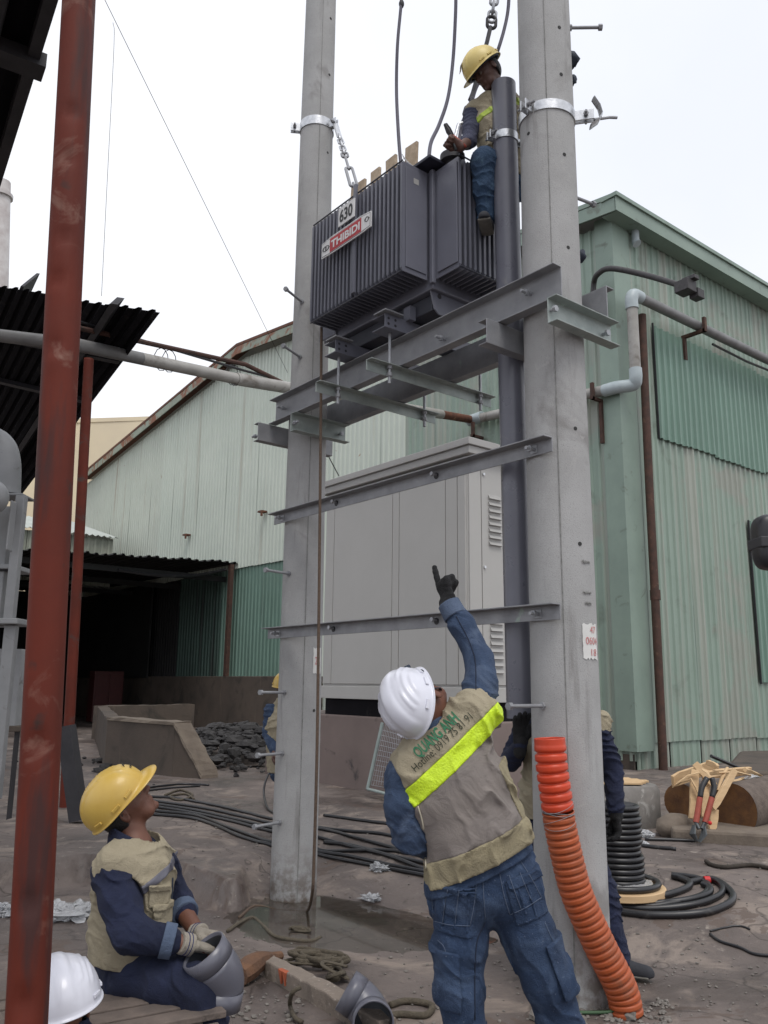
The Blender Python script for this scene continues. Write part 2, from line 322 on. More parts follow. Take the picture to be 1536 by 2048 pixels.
def text2d(s, bold=.0, size=1.0, spacing=1.0):
    cu = bpy.data.curves.new('t', 'FONT'); cu.body = s; cu.size = size; cu.offset = bold; cu.resolution_u = 3; cu.space_character = spacing
    o = bpy.data.objects.new('t', cu); COL.objects.link(o)
    dg = bpy.context.evaluated_depsgraph_get(); dg.update(); me = bpy.data.meshes.new_from_object(o.evaluated_get(dg))
    bm = bmesh.new(); bm.from_mesh(me); bmesh.ops.triangulate(bm, faces=bm.faces)
    bmesh.ops.subdivide_edges(bm, edges=[e for e in bm.edges if e.calc_length() > .25*size], cuts=1)
    bmesh.ops.triangulate(bm, faces=bm.faces)
    v = np.array([p.co[:] for p in bm.verts])[:, :2]; f = [tuple(q.index for q in fc.verts) for fc in bm.faces]; bm.free()
    bpy.data.objects.remove(o); bpy.data.curves.remove(cu); bpy.data.meshes.remove(me)
    lo, hi = v.min(0), v.max(0); return (v-lo)/(hi-lo), f, hi-lo
def textmap(name, s, fn, mat, parent, bold=0.0, spacing=1.0, **k):
    v, f, _ = text2d(s, bold, spacing=spacing); return mk(name, ([fn(a, b) for a, b in v], f), mat, parent, **k)
# ------------------------------------------------------------------ organic shapes: signed distance fields meshed by surface nets
def surface_nets(f, lo, hi, h):
    lo = np.array(lo, float); hi = np.array(hi, float); B = 6
    nb = np.maximum(1, np.ceil((hi-lo)/(h*B)).astype(int)); n = nb*B+1
    cc = np.stack(np.meshgrid(*[np.arange(k) for k in nb], indexing='ij'), -1).reshape(-1, 3)
    cen = lo+(cc+.5)*B*h; dc = f(cen); near = np.abs(dc) < B*h*1.25
    F = np.ones(tuple(n))
    sg = dc.reshape(nb)
    F[:] = 1.0
    big = np.repeat(np.repeat(np.repeat(np.where(sg < 0, -1., 1.), B, 0), B, 1), B, 2); F[:-1, :-1, :-1] = big
    off = np.stack(np.meshgrid(*[np.arange(B+1)]*3, indexing='ij'), -1).reshape(-1, 3)
    bl = cc[near]
    idx = (bl[:, None, :]*B+off[None]).reshape(-1, 3)
    lin = np.unique(np.ravel_multi_index(idx.T, tuple(n))); idx = np.stack(np.unravel_index(lin, tuple(n)), -1)
    val = np.concatenate([f(lo+c*h) for c in np.array_split(idx, max(1, len(idx)//200000))])
    F.reshape(-1)[lin] = val
    I = F < 0
    S = [(a, b, c) for a in (0, 1) for b in (0, 1) for c in (0, 1)]
    m = tuple(n-1)
    cnt = sum(I[a:a+m[0], b:b+m[1], c:c+m[2]].astype(int) for a, b, c in S)
    act = (cnt > 0) & (cnt < 8); ci = np.argwhere(act); vid = -np.ones(m, int); vid[act] = np.arange(len(ci))
    acc = np.zeros((len(ci), 3)); num = np.zeros(len(ci))
    E = [(p, q) for p in S for q in S if sum(q)-sum(p) == 1 and all(qq >= pp for pp, qq in zip(p, q))]
    for p, q in E:
        fa = F[tuple((ci+p).T)]; fb = F[tuple((ci+q).T)]; mk_ = (fa < 0) != (fb < 0)
        t = np.where(mk_, fa/(fa-fb+1e-12), 0); pt = np.array(p)+t[:, None]*(np.array(q)-np.array(p))
        acc[mk_] += pt[mk_]; num[mk_] += 1
    V = lo+(ci+acc/num[:, None])*h; faces = []
    for ax in range(3):
        b_, c_ = (ax+1) % 3, (ax+2) % 3
        sl0 = [slice(None)]*3; sl1 = [slice(None)]*3; sl0[ax] = slice(0, -1); sl1[ax] = slice(1, None)
        A = I[tuple(sl0)]; Bm = I[tuple(sl1)]; e = np.argwhere(A != Bm)
        e = e[(e[:, b_] > 0) & (e[:, c_] > 0) & (e[:, b_] < m[b_]) & (e[:, c_] < m[c_])]
        if len(e) == 0: continue
        ub = np.zeros(3, int); ub[b_] = 1; uc = np.zeros(3, int); uc[c_] = 1
        q = np.stack([vid[tuple(e.T)], vid[tuple((e-ub).T)], vid[tuple((e-ub-uc).T)], vid[tuple((e-uc).T)]], -1)
        fl = ~A[tuple(e.T)]; q[fl] = q[fl][:, ::-1]
        faces.append(q)
    Fq = np.concatenate(faces); Fq = Fq[(Fq >= 0).all(1)]
    return V, Fq
def smin(a, b, k):
    h = np.clip(.5+.5*(b-a)/k, 0, 1); return b*(1-h)+a*h-k*h*(1-h)
def seg(P, p0, p1, r0, r1, side=None):
    p0 = np.array(p0, float); p1 = np.array(p1, float); d = p1-p0; L = np.linalg.norm(d)+1e-9; d = d/L; q = P-p0; l = q@d; t = np.clip(l/L, 0, 1)
    if side is None:
        r = (r0+(r1-r0)*t); return np.linalg.norm(q-(t*L)[:, None]*d, axis=1)-r
    sd_ = np.array(side, float); sd_ = sd_-d*(sd_@d); sd_ /= np.linalg.norm(sd_); w = np.cross(sd_, d)
    a = r0[0]+(r1[0]-r0[0])*t; b = r0[1]+(r1[1]-r0[1])*t; e = l-t*L; mn = np.minimum(a, b)
    k = np.sqrt((q@sd_/a)**2+(q@w/b)**2+(e/mn)**2); return (k-1)*mn
def chain(pts, rads, k=.015, side=None):
    def f(P):
        d = None
        for i in range(len(pts)-1):
            e = seg(P, pts[i], pts[i+1], rads[i], rads[i+1], side); d = e if d is None else smin(d, e, k)
        return d
    return f
def ell(c, r, ax=None):
    c = np.array(c, float); r = np.array(r, float)
    def f(P):
        q = P-c
        if ax is not None: q = np.stack([q@ax[0], q@ax[1], q@ax[2]], -1)
        return (np.linalg.norm(q/r, axis=1)-1)*r.min()
    return f
def U(fs, k=.02):
    def f(P):
        d = fs[0](P)
        for g in fs[1:]: d = smin(d, g(P), k)
        return d
    return f
def plane(p, n): p = np.array(p, float); n = nrm(n); return lambda P: (P-p)@n        # keeps the side the normal points away from
def isect(*fs): return lambda P: np.max([g(P) for g in fs], axis=0)
def minus(f, g): return lambda P: np.maximum(f(P), -g(P))
def offs(f, d): return lambda P: f(P)-d
def vnoise(P, seed=0):
    i = np.floor(P).astype(int); t = P-i; t = t*t*(3-2*t)
    def hsh(a): return ((np.sin(a[:, 0]*127.1+a[:, 1]*311.7+a[:, 2]*74.7+seed*17.3)*43758.5453) % 1)
    o = 0
    for a in (0, 1):
        for b in (0, 1):
            for c in (0, 1):
                w = (t[:, 0] if a else 1-t[:, 0])*(t[:, 1] if b else 1-t[:, 1])*(t[:, 2] if c else 1-t[:, 2]); o = o+w*hsh(i+np.array([a, b, c]))
    return o
def folded(f, amp, freq, ax, seed=0, warp=3.0):
    ax = nrm(ax)
    def g(P):
        w = vnoise(P*7, seed)*warp+vnoise(P*19, seed+3)*1.2; s = np.sin(freq*(P@ax)+w*2.2); m = vnoise(P*5+9, seed+5); s2 = np.sin(freq*2.7*(P@(ax+.35*np.roll(ax, 1)))+w*4.1)
        return f(P)-amp*.38*(1-np.abs(s2))**2*vnoise(P*9+3, seed+7)*1.6-amp*(1-np.abs(s))**1.6*m*2+amp*.6-amp*.8*(vnoise(P*14, seed+1)-.5)
    return g
def sdf(name, f, lo, hi, h, mat, parent, label=None):
    V, Q = surface_nets(f, lo, hi, h); W = V[:, :1]*RH+V[:, 1:2]*FH+V[:, 2:]*UP
    o = mk(name, (W, Q), mat, parent, smooth=True, label=label); return o
def hand(wr, d, n, curls, side=1, sc=1.0, thumb=.4, glove=0.0, spread=0):
    """palm and five fingers; d along the hand, n out of the palm, side +1 puts the thumb on +w"""
    wr = np.array(wr, float); d = nrm(d); n = nrm(np.array(n, float)-d*(np.array(n, float)@d)); w = np.cross(d, n)*side; g = glove; fs = []
    kn = wr+d*.095*sc
    fs.append(lambda P: seg(P, wr, wr+d*.03*sc, (.026*sc+g, .019*sc+g), (.034*sc+g, .017*sc+g), w))
    fs.append(lambda P: seg(P, wr+d*.03*sc, kn-d*.012*sc, (.034*sc+g, .016*sc+g), (.040*sc+g, .014*sc+g), w))
    for i, (o, ln, cu) in enumerate(zip((.031, .010, -.011, -.030), (.072, .080, .074, .058), curls)):
        p = kn+w*o*sc; a = 0; pts = [p-d*.02*sc, p]
        dd = nrm(d+w*spread*o*12)
        for j, (fr, bend) in enumerate(((.45, 80), (.30, 95), (.25, 65))):
            a += R(bend)*cu; p = p+(dd*math.cos(a)+n*math.sin(a))*ln*fr*sc; pts.append(p)
        fs.append(chain(pts, [(.0095+g*.8)*sc, (.0098+g*.8)*sc, (.009+g*.8)*sc, (.0085+g*.8)*sc, (.0075+g*.8)*sc], .004))
    p = wr+d*.028*sc+w*.026*sc; t1 = nrm(d*.75+w*(.75-thumb*.6)+n*thumb*.8); p1 = p+t1*.036*sc; t2 = nrm(t1+d*.4-w*thumb*.9+n*.2); p2 = p1+t2*.032*sc; p3 = p2+nrm(t2-w*thumb*.5)*.024*sc
    fs.append(chain([p-t1*.01, p1, p2, p3], [(.015+g)*sc, (.0125+g)*sc, (.0105+g)*sc, (.009+g)*sc], .006))
    return U(fs, .007)
def head_f(c, s, f, cr, k=1.0):
    ax = (np.array(s), np.array(f), np.array(cr)); B = lambda a, b, z: np.array(c)+k*(a*ax[0]+b*ax[1]+z*ax[2])
    E_ = lambda p, r: ell(B(*p), np.array(r)*k, ax); C_ = lambda p, q, r0, r1: (lambda P: seg(P, B(*p), B(*q), r0*k, r1*k))
    h = U([E_((0, -.012, .035), (.074, .094, .095)), E_((0, .03, -.03), (.062, .066, .085)), C_((-.03, .055, -.085), (.03, .055, -.085), .022, .022)], .03)
    h = U([h, C_((0, .078, -.098), (0, .08, -.1), .017, .017), C_((0, .090, .012), (0, .113, -.026), .008, .012), C_((-.012, .101, -.030), (.012, .101, -.030), .0085, .0085), C_((-.036, .078, .024), (.036, .078, .024), .011, .011), C_((-.04, .062, -.025), (-.046, .045, -.03), .018, .018), C_((.04, .062, -.025), (.046, .045, -.03), .018, .018)], .012)
    h = U([h, C_((-.020, .090, -.058), (.020, .090, -.058), .0075, .0075), C_((-.017, .089, -.069), (.017, .089, -.069), .008, .008)], .006)
    h = minus(h, U([E_((-.031, .1, .0), (.016, .015, .010)), E_((.031, .1, .0), (.016, .015, .010))], .001))
    h = minus(h, C_((-.022, .1, -.0635), (.022, .1, -.0635), .0025, .0025))
    ear = U([E_((.078, -.012, -.012), (.009, .018, .032)), E_((-.078, -.012, -.012), (.009, .018, .032))], .001)
    ear = minus(ear, U([E_((.088, -.008, -.008), (.008, .010, .02)), E_((-.088, -.008, -.008), (.008, .010, .02))], .001))
    return U([h, ear], .006), B
# ------------------------------------------------------------------ ground
SLAB = np.array([(-60, 14), (-6, 9.2), (1.0, 7.2), (1.95, 7.05), (2.34, 6.97), (2.62, 7.0), (3.0, 6.5), (3.05, 6.0), (3.16, 5.62), (3.5, 6.0), (4.25, 6.05), (4.7, 4.6), (5.3, 3.2), (6.2, 1.6), (8, -3), (30, -60)], float)
_poly = np.vstack([SLAB, [(90, -60), (90, 90), (-60, 90)]])
def slab_sd(x, y):
    P = np.stack([x, y], -1); d = np.full(len(x), 1e9)
    for a, b in zip(SLAB[:-1], SLAB[1:]):
        e = b-a; t = np.clip(((P-a)@e)/(e@e), 0, 1); d = np.minimum(d, np.linalg.norm(P-a-t[:, None]*e, axis=1))
    ins = np.zeros(len(x), bool); j = len(_poly)-1
    for i in range(len(_poly)):
        xi, yi = _poly[i]; xj, yj = _poly[j]
        c = ((yi > y) != (yj > y)) & (x < (xj-xi)*(y-yi)/(yj-yi+1e-12)+xi); ins ^= c; j = i
    return np.where(ins, d, -d)
def gh(x, y, fine=True):
    x = np.atleast_1d(np.asarray(x, float)); y = np.atleast_1d(np.asarray(y, float)); s = slab_sd(x, y)
    s = s+.10*(vnoise(np.stack([x*3, y*3, x*0], -1), 1)-.5)+.05*(vnoise(np.stack([x*11, y*11, x*0], -1), 2)-.5)
    w = np.where(x < 3.45, .04, np.clip((x-3.3)*.9, .05, .8)); t = np.clip(s/w*.5+.5, 0, 1); t = t*t*(3-2*t)
    z = .2*t+.012*(vnoise(np.stack([x*.9, y*.9, x*0], -1), 4)-.5)
    z = z-.055*np.exp(-(((x-3.55)*.9)**2+((y-5.15)*.75)**2)/.35)      # the hollow the puddle lies in
    z = z-.03*np.exp(-(((x-4.1)*.9)**2+((y-4.4)*.9)**2)/.3)
    if fine: z = z+.006*(vnoise(np.stack([x*9, y*9, x*0], -1), 6)-.5)+.004*(vnoise(np.stack([x*27, y*27, x*0], -1), 7)-.5)
    m = np.clip(1-np.hypot((x-4.55)*1.0, (y-2.05)*1.6)/.75, 0, 1); z = z+.16*m*m*(3-2*m)
    return z
def gz(x, y): return float(gh(x, y)[0])
def Gt(px, py, up=0.0):
    z = .1
    for _ in range(12):
        p = pl(px, py, 2, z); z = .5*z+.5*(gz(p[0], p[1])+up)
    p = pl(px, py, 2, z); return p
def axis(a, b, st, lo, hi):
    c = list(np.arange(a, b+1e-6, st)); k = st
    while c[-1] < hi: k *= 1.35; c.append(c[-1]+k)
    k = st; L = []
    q = a
    while q > lo: k *= 1.35; q -= k; L.append(q)
    return np.array(L[::-1]+c)
gx = axis(.4, 8.4, .035, -150, 150); gy = axis(1.4, 12.5, .04, -150, 150)
X_, Y_ = np.meshgrid(gx, gy, indexing='ij'); Z_ = gh(X_.ravel(), Y_.ravel())
nx, ny = len(gx), len(gy); I_ = np.arange(nx*ny).reshape(nx, ny)
Fg = np.stack([I_[:-1, :-1], I_[1:, :-1], I_[1:, 1:], I_[:-1, 1:]], -1).reshape(-1, 4)
mk('ground', (np.stack([X_.ravel(), Y_.ravel(), Z_], -1), Fg), groundm, smooth=True, kind='structure')
pd = []
for k in range(48):
    a = 2*math.pi*k/48; pd.append((3.85+1.0*math.cos(a), 4.95+1.25*math.sin(a)))
mb = MB(); mb.prism(pd, -.05, -.021); mk('water', mb, waterm, kind='structure')
# ------------------------------------------------------------------ corrugated sheets
def corr(pts0, u, n, wid, top, bot, pitch=.2, dep=.032, uoff=0.0, rnd=0.0):
    """corrugated sheet: pts0 origin, u run direction, n outward normal, top/bot give z over the run"""
    pts0 = np.array(pts0, float); u = np.array(u, float); n = np.array(n, float); prof = [(0, 0), (.22, 0), (.34, 1), (.56, 1), (.68, 0), (1, 0)]
    us = []; ds = []; k = 0; x = 0
    while k*pitch < wid-1e-6:
        for a, b in prof[:-1]:
            q = (k+a)*pitch
            if q < wid: us.append(q); ds.append(b*dep)
        k += 1
    us.append(wid); ds.append(0); m = MB(); vs = []
    nz = 1 if rnd == 0 else 5
    for q, d_ in zip(us, ds):
        for i in range(nz+1):
            z0, z1 = bot(q+uoff), top(q+uoff); z = z0+(z1-z0)*i/nz
            w = rnd*(vnoise(np.array([[q*.8+uoff*.8, z*.7, 1.]]))[0]-.5)
            p = pts0+u*q+n*(d_+w); vs.append((p[0], p[1], z))
    c = nz+1; m.add(vs, [(a*c+i, (a+1)*c+i, (a+1)*c+i+1, a*c+i+1) for a in range(len(us)-1) for i in range(nz)]); return m
# ------------------------------------------------------------------ green warehouse
WX, WY = 12.4, 8.66
wh = thing('warehouse', 'long corrugated metal warehouse with pale green gable end and green side wall', 'building', (WX, WY, .2))
def rz(y): return 10.28+.118*(y-WY) if y < 22.8 else 11.95-.118*(y-22.8)
y = WY; i = 0
while y < 36.9:
    w = min(1.0, 36.9-y)
    if y < 18: b0 = .35
    elif y < 22.6: b0 = 4.98
    else: b0 = 5.0
    mt = green if y < 14.6 else (pale if y < 28.6 else paler)
    dz = random.uniform(-.02, .02)
    mk('wall_sheet', corr((WX-(.006 if i % 2 else 0), y, 0), (0, 1, 0), (-1, 0, 0), w+.05, lambda q, y0=y: rz(y0+q)-.05, lambda q, b=b0, d=dz: b+d, rnd=.02), mt, wh)
    if b0 > 4: mk('wall_sheet', corr((WX+.05, y, 0), (0, 1, 0), (-1, 0, 0), w+.05, lambda q: 5.1, lambda q: 1.7, rnd=.02), greend if y < 23.6 else (greens if y < 26.6 else shed_shade), wh)  # sheets darken in steps inwards: shed shade painted into them
    y += w; i += 1
x = WX+.02; i = 0
while x < 27:
    mk('wall_sheet', corr((x, WY+(.006 if i % 2 else 0), 0), (1, 0, 0), (0, -1, 0), 1.05, lambda q: 10.5, lambda q, d=random.uniform(-.02, .03): .62+d, pitch=.21, rnd=.03), green, wh)
    mk('wall_sheet', corr((x, WY+.04, 0), (1, 0, 0), (0, -1, 0), 1.05, lambda q: .70, lambda q: .1, pitch=.21), green, wh)
    x += 1.0; i += 1
# corner flashing
cf = MB(); cf.prism([(WX-.06, WY+.34), (WX-.06, WY-.06), (WX+.46, WY-.06), (WX+.46, WY-.045), (WX-.045, WY-.045), (WX-.045, WY+.34)], .5, 10.4); mk('corner_flashing', cf, greent, wh)
# newer patches of sheet on the side wall
def patch(x0, x1, z0, z1, mt, jag=.03, y=WY-.05):
    x = x0
    while x < x1-.1:
        jt, jb = random.uniform(-jag, jag), random.uniform(-jag, jag)
        mk('patch_sheet', corr((x, y, 0), (1, 0, 0), (0, -1, 0), min(1.05, x1-x+.05), lambda q, j=jt: z1+j, lambda q, j=jb: z0+j, pitch=.21, dep=.04, rnd=.03), mt, wh); x += 1.0
patch(13.51, 19.7, 6.18, 8.48, greenn)
mk('edge_strip', MB().box((13.497, WY-.09, 6.16), (13.51, WY-.05, 8.5)), blkst, wh)
patch(16.62, 19.6, 1.68, 4.98, greenn)
mk('edge_strip', MB().box((16.60, WY-.09, 1.65), (16.62, WY-.05, 5.0)), blkst, wh)
# roof and fascias
fz = MB()
def beam(m, a, b, up, out, h, t):
    a = np.array(a, float); b = np.array(b, float); up = np.array(up, float); out = np.array(out, float)
    vs = [a, a+out*t, a+out*t+up*h, a+up*h, b, b+out*t, b+out*t+up*h, b+up*h]; return m.add(vs, [(0, 1, 2, 3), (7, 6, 5, 4), (0, 4, 5, 1), (1, 5, 6, 2), (2, 6, 7, 3), (3, 7, 4, 0)])
y0, y1, y2 = 8.3, 22.8, 37.1
rf = MB()
rf.add([(WX-.3, y0, rz(y0)+.30), (60, y0, rz(y0)+.30), (60, y1, 12.25), (WX-.3, y1, 12.25), (WX-.3, y2, rz(y2)+.30), (60, y2, rz(y2)+.30)], [(0, 1, 2, 3), (3, 2, 5, 4)])
mk('roof', rf, roofp, wh, solid=.05)
for k, (ya, yb) in enumerate(((y0, 14.6), (14.6, 18.7), (18.7, y1), (y1, 27.5), (27.5, 32.3), (32.3, y2))):
    m = MB(); mt = greent if ya < 14 else fasc
    beam(m, (WX-.32, ya, rz(ya)-.02), (WX-.32, yb-.012, rz(yb)-.02), (0, 0, 1), (-1, 0, 0), .26, .03); mk('fascia', m, mt, wh)
    m = MB(); beam(m, (WX-.36, ya, rz(ya)+.255), (WX-.36, yb-.012, rz(yb)+.255), (0, 0, 1), (1, 0, 0), .09, .5); mk('ridge_cap', m, greent if ya < 14 else rust, wh)
m = MB(); m.box((WX-.35, 8.28, rz(8.3)-.02), (40, 8.31, rz(8.3)+.26)); mk('fascia', m, greent, wh)
m = MB(); m.box((WX-.38, 8.24, rz(8.3)+.262), (40, 8.6, rz(8.3)+.34)); mk('gutter', m, greent, wh)
m = MB(); m.box((WX-.30, 8.315, rz(8.3)-.012), (40, WY-.03, rz(8.3)+.0)); mk('soffit', m, greent, wh)
m = MB(); m.tube([(12.98, 8.52, 10.23), (12.98, 8.52, 10.0)], .075, 14); m.tube([(12.98, 8.52, 10.0), (12.98, 8.49, 9.95)], .085, 14); mk('vent_spout', m, lpvce, wh, smooth=40)
# sheet screws, pressed into the ribs
scr = MB().tube([(0, 0, 0), (-.05, 0, 0)], .022, 6); sc0 = mk('screw', scr, rustd, wh); sc0.location = Vector((WX-.02, 9.0, 3.05))-Vector(root_of(wh))
for z in (1.3, 2.2, 3.3, 4.3, 5.3, 6.3, 7.3):
    for yy in np.arange(9.1, 28, 1.0):
        if yy > 18 and z < 5: continue
        c = sc0.copy(); COL.objects.link(c); c.parent = wh; c.location = Vector((WX-.02, yy+random.uniform(-.06, .06), z+random.uniform(-.1, .1)))-Vector(root_of(wh))
sc2 = mk('screw', MB().tube([(0, 0, 0), (0, -.05, 0)], .022, 6), rustd, wh); sc2.location = Vector((13.9, WY-.03, 1.35))-Vector(root_of(wh))
for z in (1.35, 3.1, 4.9):
    for xx in np.arange(14.6, 20, .84):
        c = sc2.copy(); COL.objects.link(c); c.parent = wh; c.location = Vector((xx, WY-.03, z+random.uniform(-.1, .1)+(xx-14)*.0))-Vector(root_of(wh))
# small wall brackets left over on the gable
for (px, py) in ((378, 1072), (530, 1026)):
    p = pl(px, py, 0, WX-.06); m = MB().box((WX-.25, p[1]-.11, p[2]), (WX-.05, p[1]+.11, p[2]+.05)); m.box((WX-.25, p[1]-.11, p[2]-.12), (WX-.2, p[1]-.06, p[2])); mk('wall_bracket', m, rust, wh)
# concrete base wall the sheets stand on
m = MB().box((WX-.25, 17.9, .0), (WX+.2, 36.9, 1.75)); mk('base_wall', m, cwall, wh, bevel=.02)
m = MB().box((WX-.02, 8.7, .0), (WX+.2, 17.9, .45)); mk('base_wall', m, cwall, wh)
# ------------------------------------------------------------------ rusty pole at the corner and rain pipe
rp = MB().tube([pl(1331, 1640, 1, 8.44), pl(1325, 1500, 1, 8.44), pl(1312, 1230, 1, 8.44), pl(1300, 1000, 1, 8.44), pl(1292, 830, 1, 8.44), pl(1284, 630, 1, 8.44)], .075, 14)
rp.tube([pl(1311, 1200, 1, 8.44), pl(1310, 1180, 1, 8.44)], .09, 14)
mk('rusty_post', rp, rustp, smooth=40, label='tall rusty steel post standing against the green side wall near its corner', cat='post')
rpipe = thing('rain_pipe', 'grey plastic pipe running along the green wall with elbows at the corner', 'pipe', (12.2, 8.3, 6.8))
PH = pl(945, 838, 0, 12.22)
za = 6.88; zb = pl(1268, 590, 1, 8.28)[2]
cxp = pl(1268, 690, 1, 8.28)[0]
mk('pipe_section', MB().tube([(12.22, PH[1], PH[2]-.02), (12.22, 8.75, za)], .10, 16), lpvc, rpipe, smooth=40)
mk('pipe_section', MB().tube([(cxp, 8.28, za+.22), (cxp, 8.28, zb-.18)], .10, 16), lpvc, rpipe, smooth=40)
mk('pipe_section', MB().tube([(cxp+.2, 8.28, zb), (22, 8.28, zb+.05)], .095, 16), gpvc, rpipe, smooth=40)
mk('elbow', MB().tube(spline([(12.22, 8.85, za), (12.24, 8.6, za), (12.4, 8.35, za+.02), (cxp, 8.28, za+.12), (cxp, 8.28, za+.30)], 6), .115, 16), lpvce, rpipe, smooth=40)
mk('elbow', MB().tube(spline([(cxp, 8.28, zb-.3), (cxp, 8.28, zb-.1), (cxp+.08, 8.28, zb), (cxp+.28, 8.28, zb)], 6), .118, 16), lpvce, rpipe, smooth=40)
mk('joint', MB().tube([(12.22, PH[1]+.10, PH[2]-.02), (12.22, PH[1]-.3, PH[2]-.02)], .12, 16), lpvce, rpipe, smooth=40)
for xx in (14.6, 18.4, 20.4):
    m = MB().box((xx-.04, 8.12, zb-.16), (xx+.04, WY-.03, zb-.10)); m.box((xx-.04, 8.10, zb-.16), (xx+.04, 8.16, zb+.14)); m.box((xx-.04, WY-.1, zb-.62), (xx+.04, WY-.04, zb-.16)); mk('pipe_bracket', m, rustp, rpipe)
for yy in (9.0, 12.1):
    m = MB().box((12.02, yy-.03, za-.16), (WX-.04, yy+.03, za-.11)); m.box((12.04, yy-.03, za-.16), (12.1, yy+.03, za+.16)); m.box((WX-.12, yy-.03, za-.95), (WX-.06, yy+.03, za-.16)); mk('pipe_bracket', m, rustd, rpipe)
mk('wire_bundle', MB().tube([(15.2, 8.32, zb-.2), (16.5, 8.3, zb-.24), (18.2, 8.3, zb-.17)], .025, 6), cable, rpipe)
# lamp arm on the corner
la = thing('lamp_arm', 'bent conduit arm reaching over the wall corner with a broken lamp holder', 'lamp', pl(1188, 560, 0, 12.1))
pts = [pl(1186, 600, 0, 12.1), pl(1188, 565, 0, 12.1), pl(1200, 545, 0, 11.8), pl(1225, 537, 0, 11.4)]
e = pl(1365, 572, 1, 7.0)
mk('conduit', MB().tube(spline([pts[0], pts[1], pl(1196, 548, 0, 11.9), pl(1222, 537, 1, 8.3), pl(1290, 550, 1, 7.7), e], 6), .052, 10), lampm, la, smooth=40)
m = MB().box((e[0]-.05, e[1]-.13, e[2]-.10), (e[0]+.22, e[1]+.13, e[2]+.10)); m.box((e[0]+.05, e[1]-.2, e[2]+.1), (e[0]+.2, e[1]+.04, e[2]+.17)); m.box((e[0]+.22, e[1]-.15, e[2]-.16), (e[0]+.42, e[1]+.02, e[2]+.0)); mk('lamp_holder', m, lampm, la, bevel=.01)
mk('wall_plate', MB().box((12.05, pts[0][1]-.1, pts[0][2]-.4), (12.34, pts[0][1]+.1, pts[0][2]+.02)), rustd, la)
# ------------------------------------------------------------------ pipe from the canopy to the warehouse
A = D(-60, 664, 9.9); Bp = D(155, 690, 9.5)
sp = thing('span_pipe', 'long grey plastic pipe running from the dark canopy across to the warehouse', 'pipe', Bp)
E1 = np.array([12.2, PH[1], PH[2]-.02]); mid = Bp+(E1-Bp)*.28+np.array((0, 0, -.06))
mk('pipe_section', MB().tube([A, Bp, Bp+(mid-Bp)*.35], .0815, 16), gpvc, sp, smooth=40); mk('pipe_section', MB().tube([Bp+(mid-Bp)*.35, mid], .082, 16), lpvc, sp, smooth=40)  # first length darker: canopy shade put into the pipe colour
mk('pipe_section', MB().tube([mid-(mid-Bp)*.02, mid+(E1-mid)*.82], .094, 16), lpvc, sp, smooth=40)
mk('pipe_section', MB().tube([mid+(E1-mid)*.80, E1], .085, 16), rust, sp, smooth=40)
mk('steel_rod', MB().tube([Bp+np.array((0, 0, .22)), mid+np.array((.1, 0, .26)), mid+(E1-mid)*.15+np.array((0, 0, .05))], .035, 8), rustd, sp, smooth=40)
mk('steel_rod', MB().tube([Bp+np.array((0, 0, .30)), mid+np.array((.1, 0, .16)), mid+(E1-mid)*.1+np.array((0, 0, .12))], .02, 8), cable, sp, smooth=40)
m = MB()
for t in (.12, .17, .6, .62): 
    q = Bp+(mid-Bp)*(t+.35); m.tube([q+np.array((math.cos(a)*.1, 0, math.sin(a)*.16+.05)) for a in np.linspace(0, 6.28, 12)], .006, 5, closed=False)
mk('tie_wire', m, cable, sp)
# ------------------------------------------------------------------ dark shed at the back
sh = thing('shed', 'dark open shed with a corrugated lean-to roof against the warehouse', 'shed', (9, 22.7, .2))
def shz(x, y): return 5.16-.042*(12.4-x)*1.0+.012*(y-22.7)
for k, x0 in enumerate(np.arange(2.4, 12.4, 1.0)):
    vs = []; us = []
    m = MB(); prof = [(0, 0), (.25, 0), (.38, .05), (.62, .05), (.75, 0)]; pts = []
    for j in range(4):
        for a, d in prof: pts.append(((j+a)*.25, d))
    pts.append((1.0, 0))
    for (u, d) in pts:
        for yy in (22.6+random.uniform(-.0, .03), 36.5): vs.append((x0+u, yy, shz(x0+u, yy)+d+.02*math.sin(u*6)))
    m.add(vs, [(2*i, 2*i+2, 2*i+3, 2*i+1) for i in range(len(pts)-1)]); mk('roof_sheet', m, shed_shade, sh, solid=.008)
for yy in (23.2, 26.5, 30, 34): mk('purlin', MB().box((2.4, yy-.05, shz(6, yy)-.28), (12.3, yy+.05, shz(6, yy)-.12)), shed_shade, sh)
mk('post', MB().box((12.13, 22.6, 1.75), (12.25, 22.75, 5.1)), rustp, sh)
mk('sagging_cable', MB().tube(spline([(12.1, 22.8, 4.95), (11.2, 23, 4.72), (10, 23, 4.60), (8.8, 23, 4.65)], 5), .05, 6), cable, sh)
mk('back_wall', MB().box((2.2, 36.4, 0), (12.3, 36.6, 5.2)), shed_shade, sh)
mk('side_wall', MB().box((2.2, 23, 0), (2.35, 36.4, 4.8)), shed_shade, sh)
mk('shade_lining', MB().box((12.08, 28.2, 1.7), (12.14, 36.3, 5.0)), shed_shade, sh)  # dark panel added where the inner wall only lies in shade
rb = thing('red_cabinet', 'dim red box standing deep inside the dark shed', 'box', (10.6, 28, .2))
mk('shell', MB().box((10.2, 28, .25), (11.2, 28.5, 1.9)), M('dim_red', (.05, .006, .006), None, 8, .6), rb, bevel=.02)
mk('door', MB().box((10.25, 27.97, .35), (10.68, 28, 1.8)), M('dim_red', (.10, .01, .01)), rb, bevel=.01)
mk('door', MB().box((10.72, 27.97, .35), (11.15, 28, 1.8)), M('dim_red', (.10, .01, .01)), rb, bevel=.01)
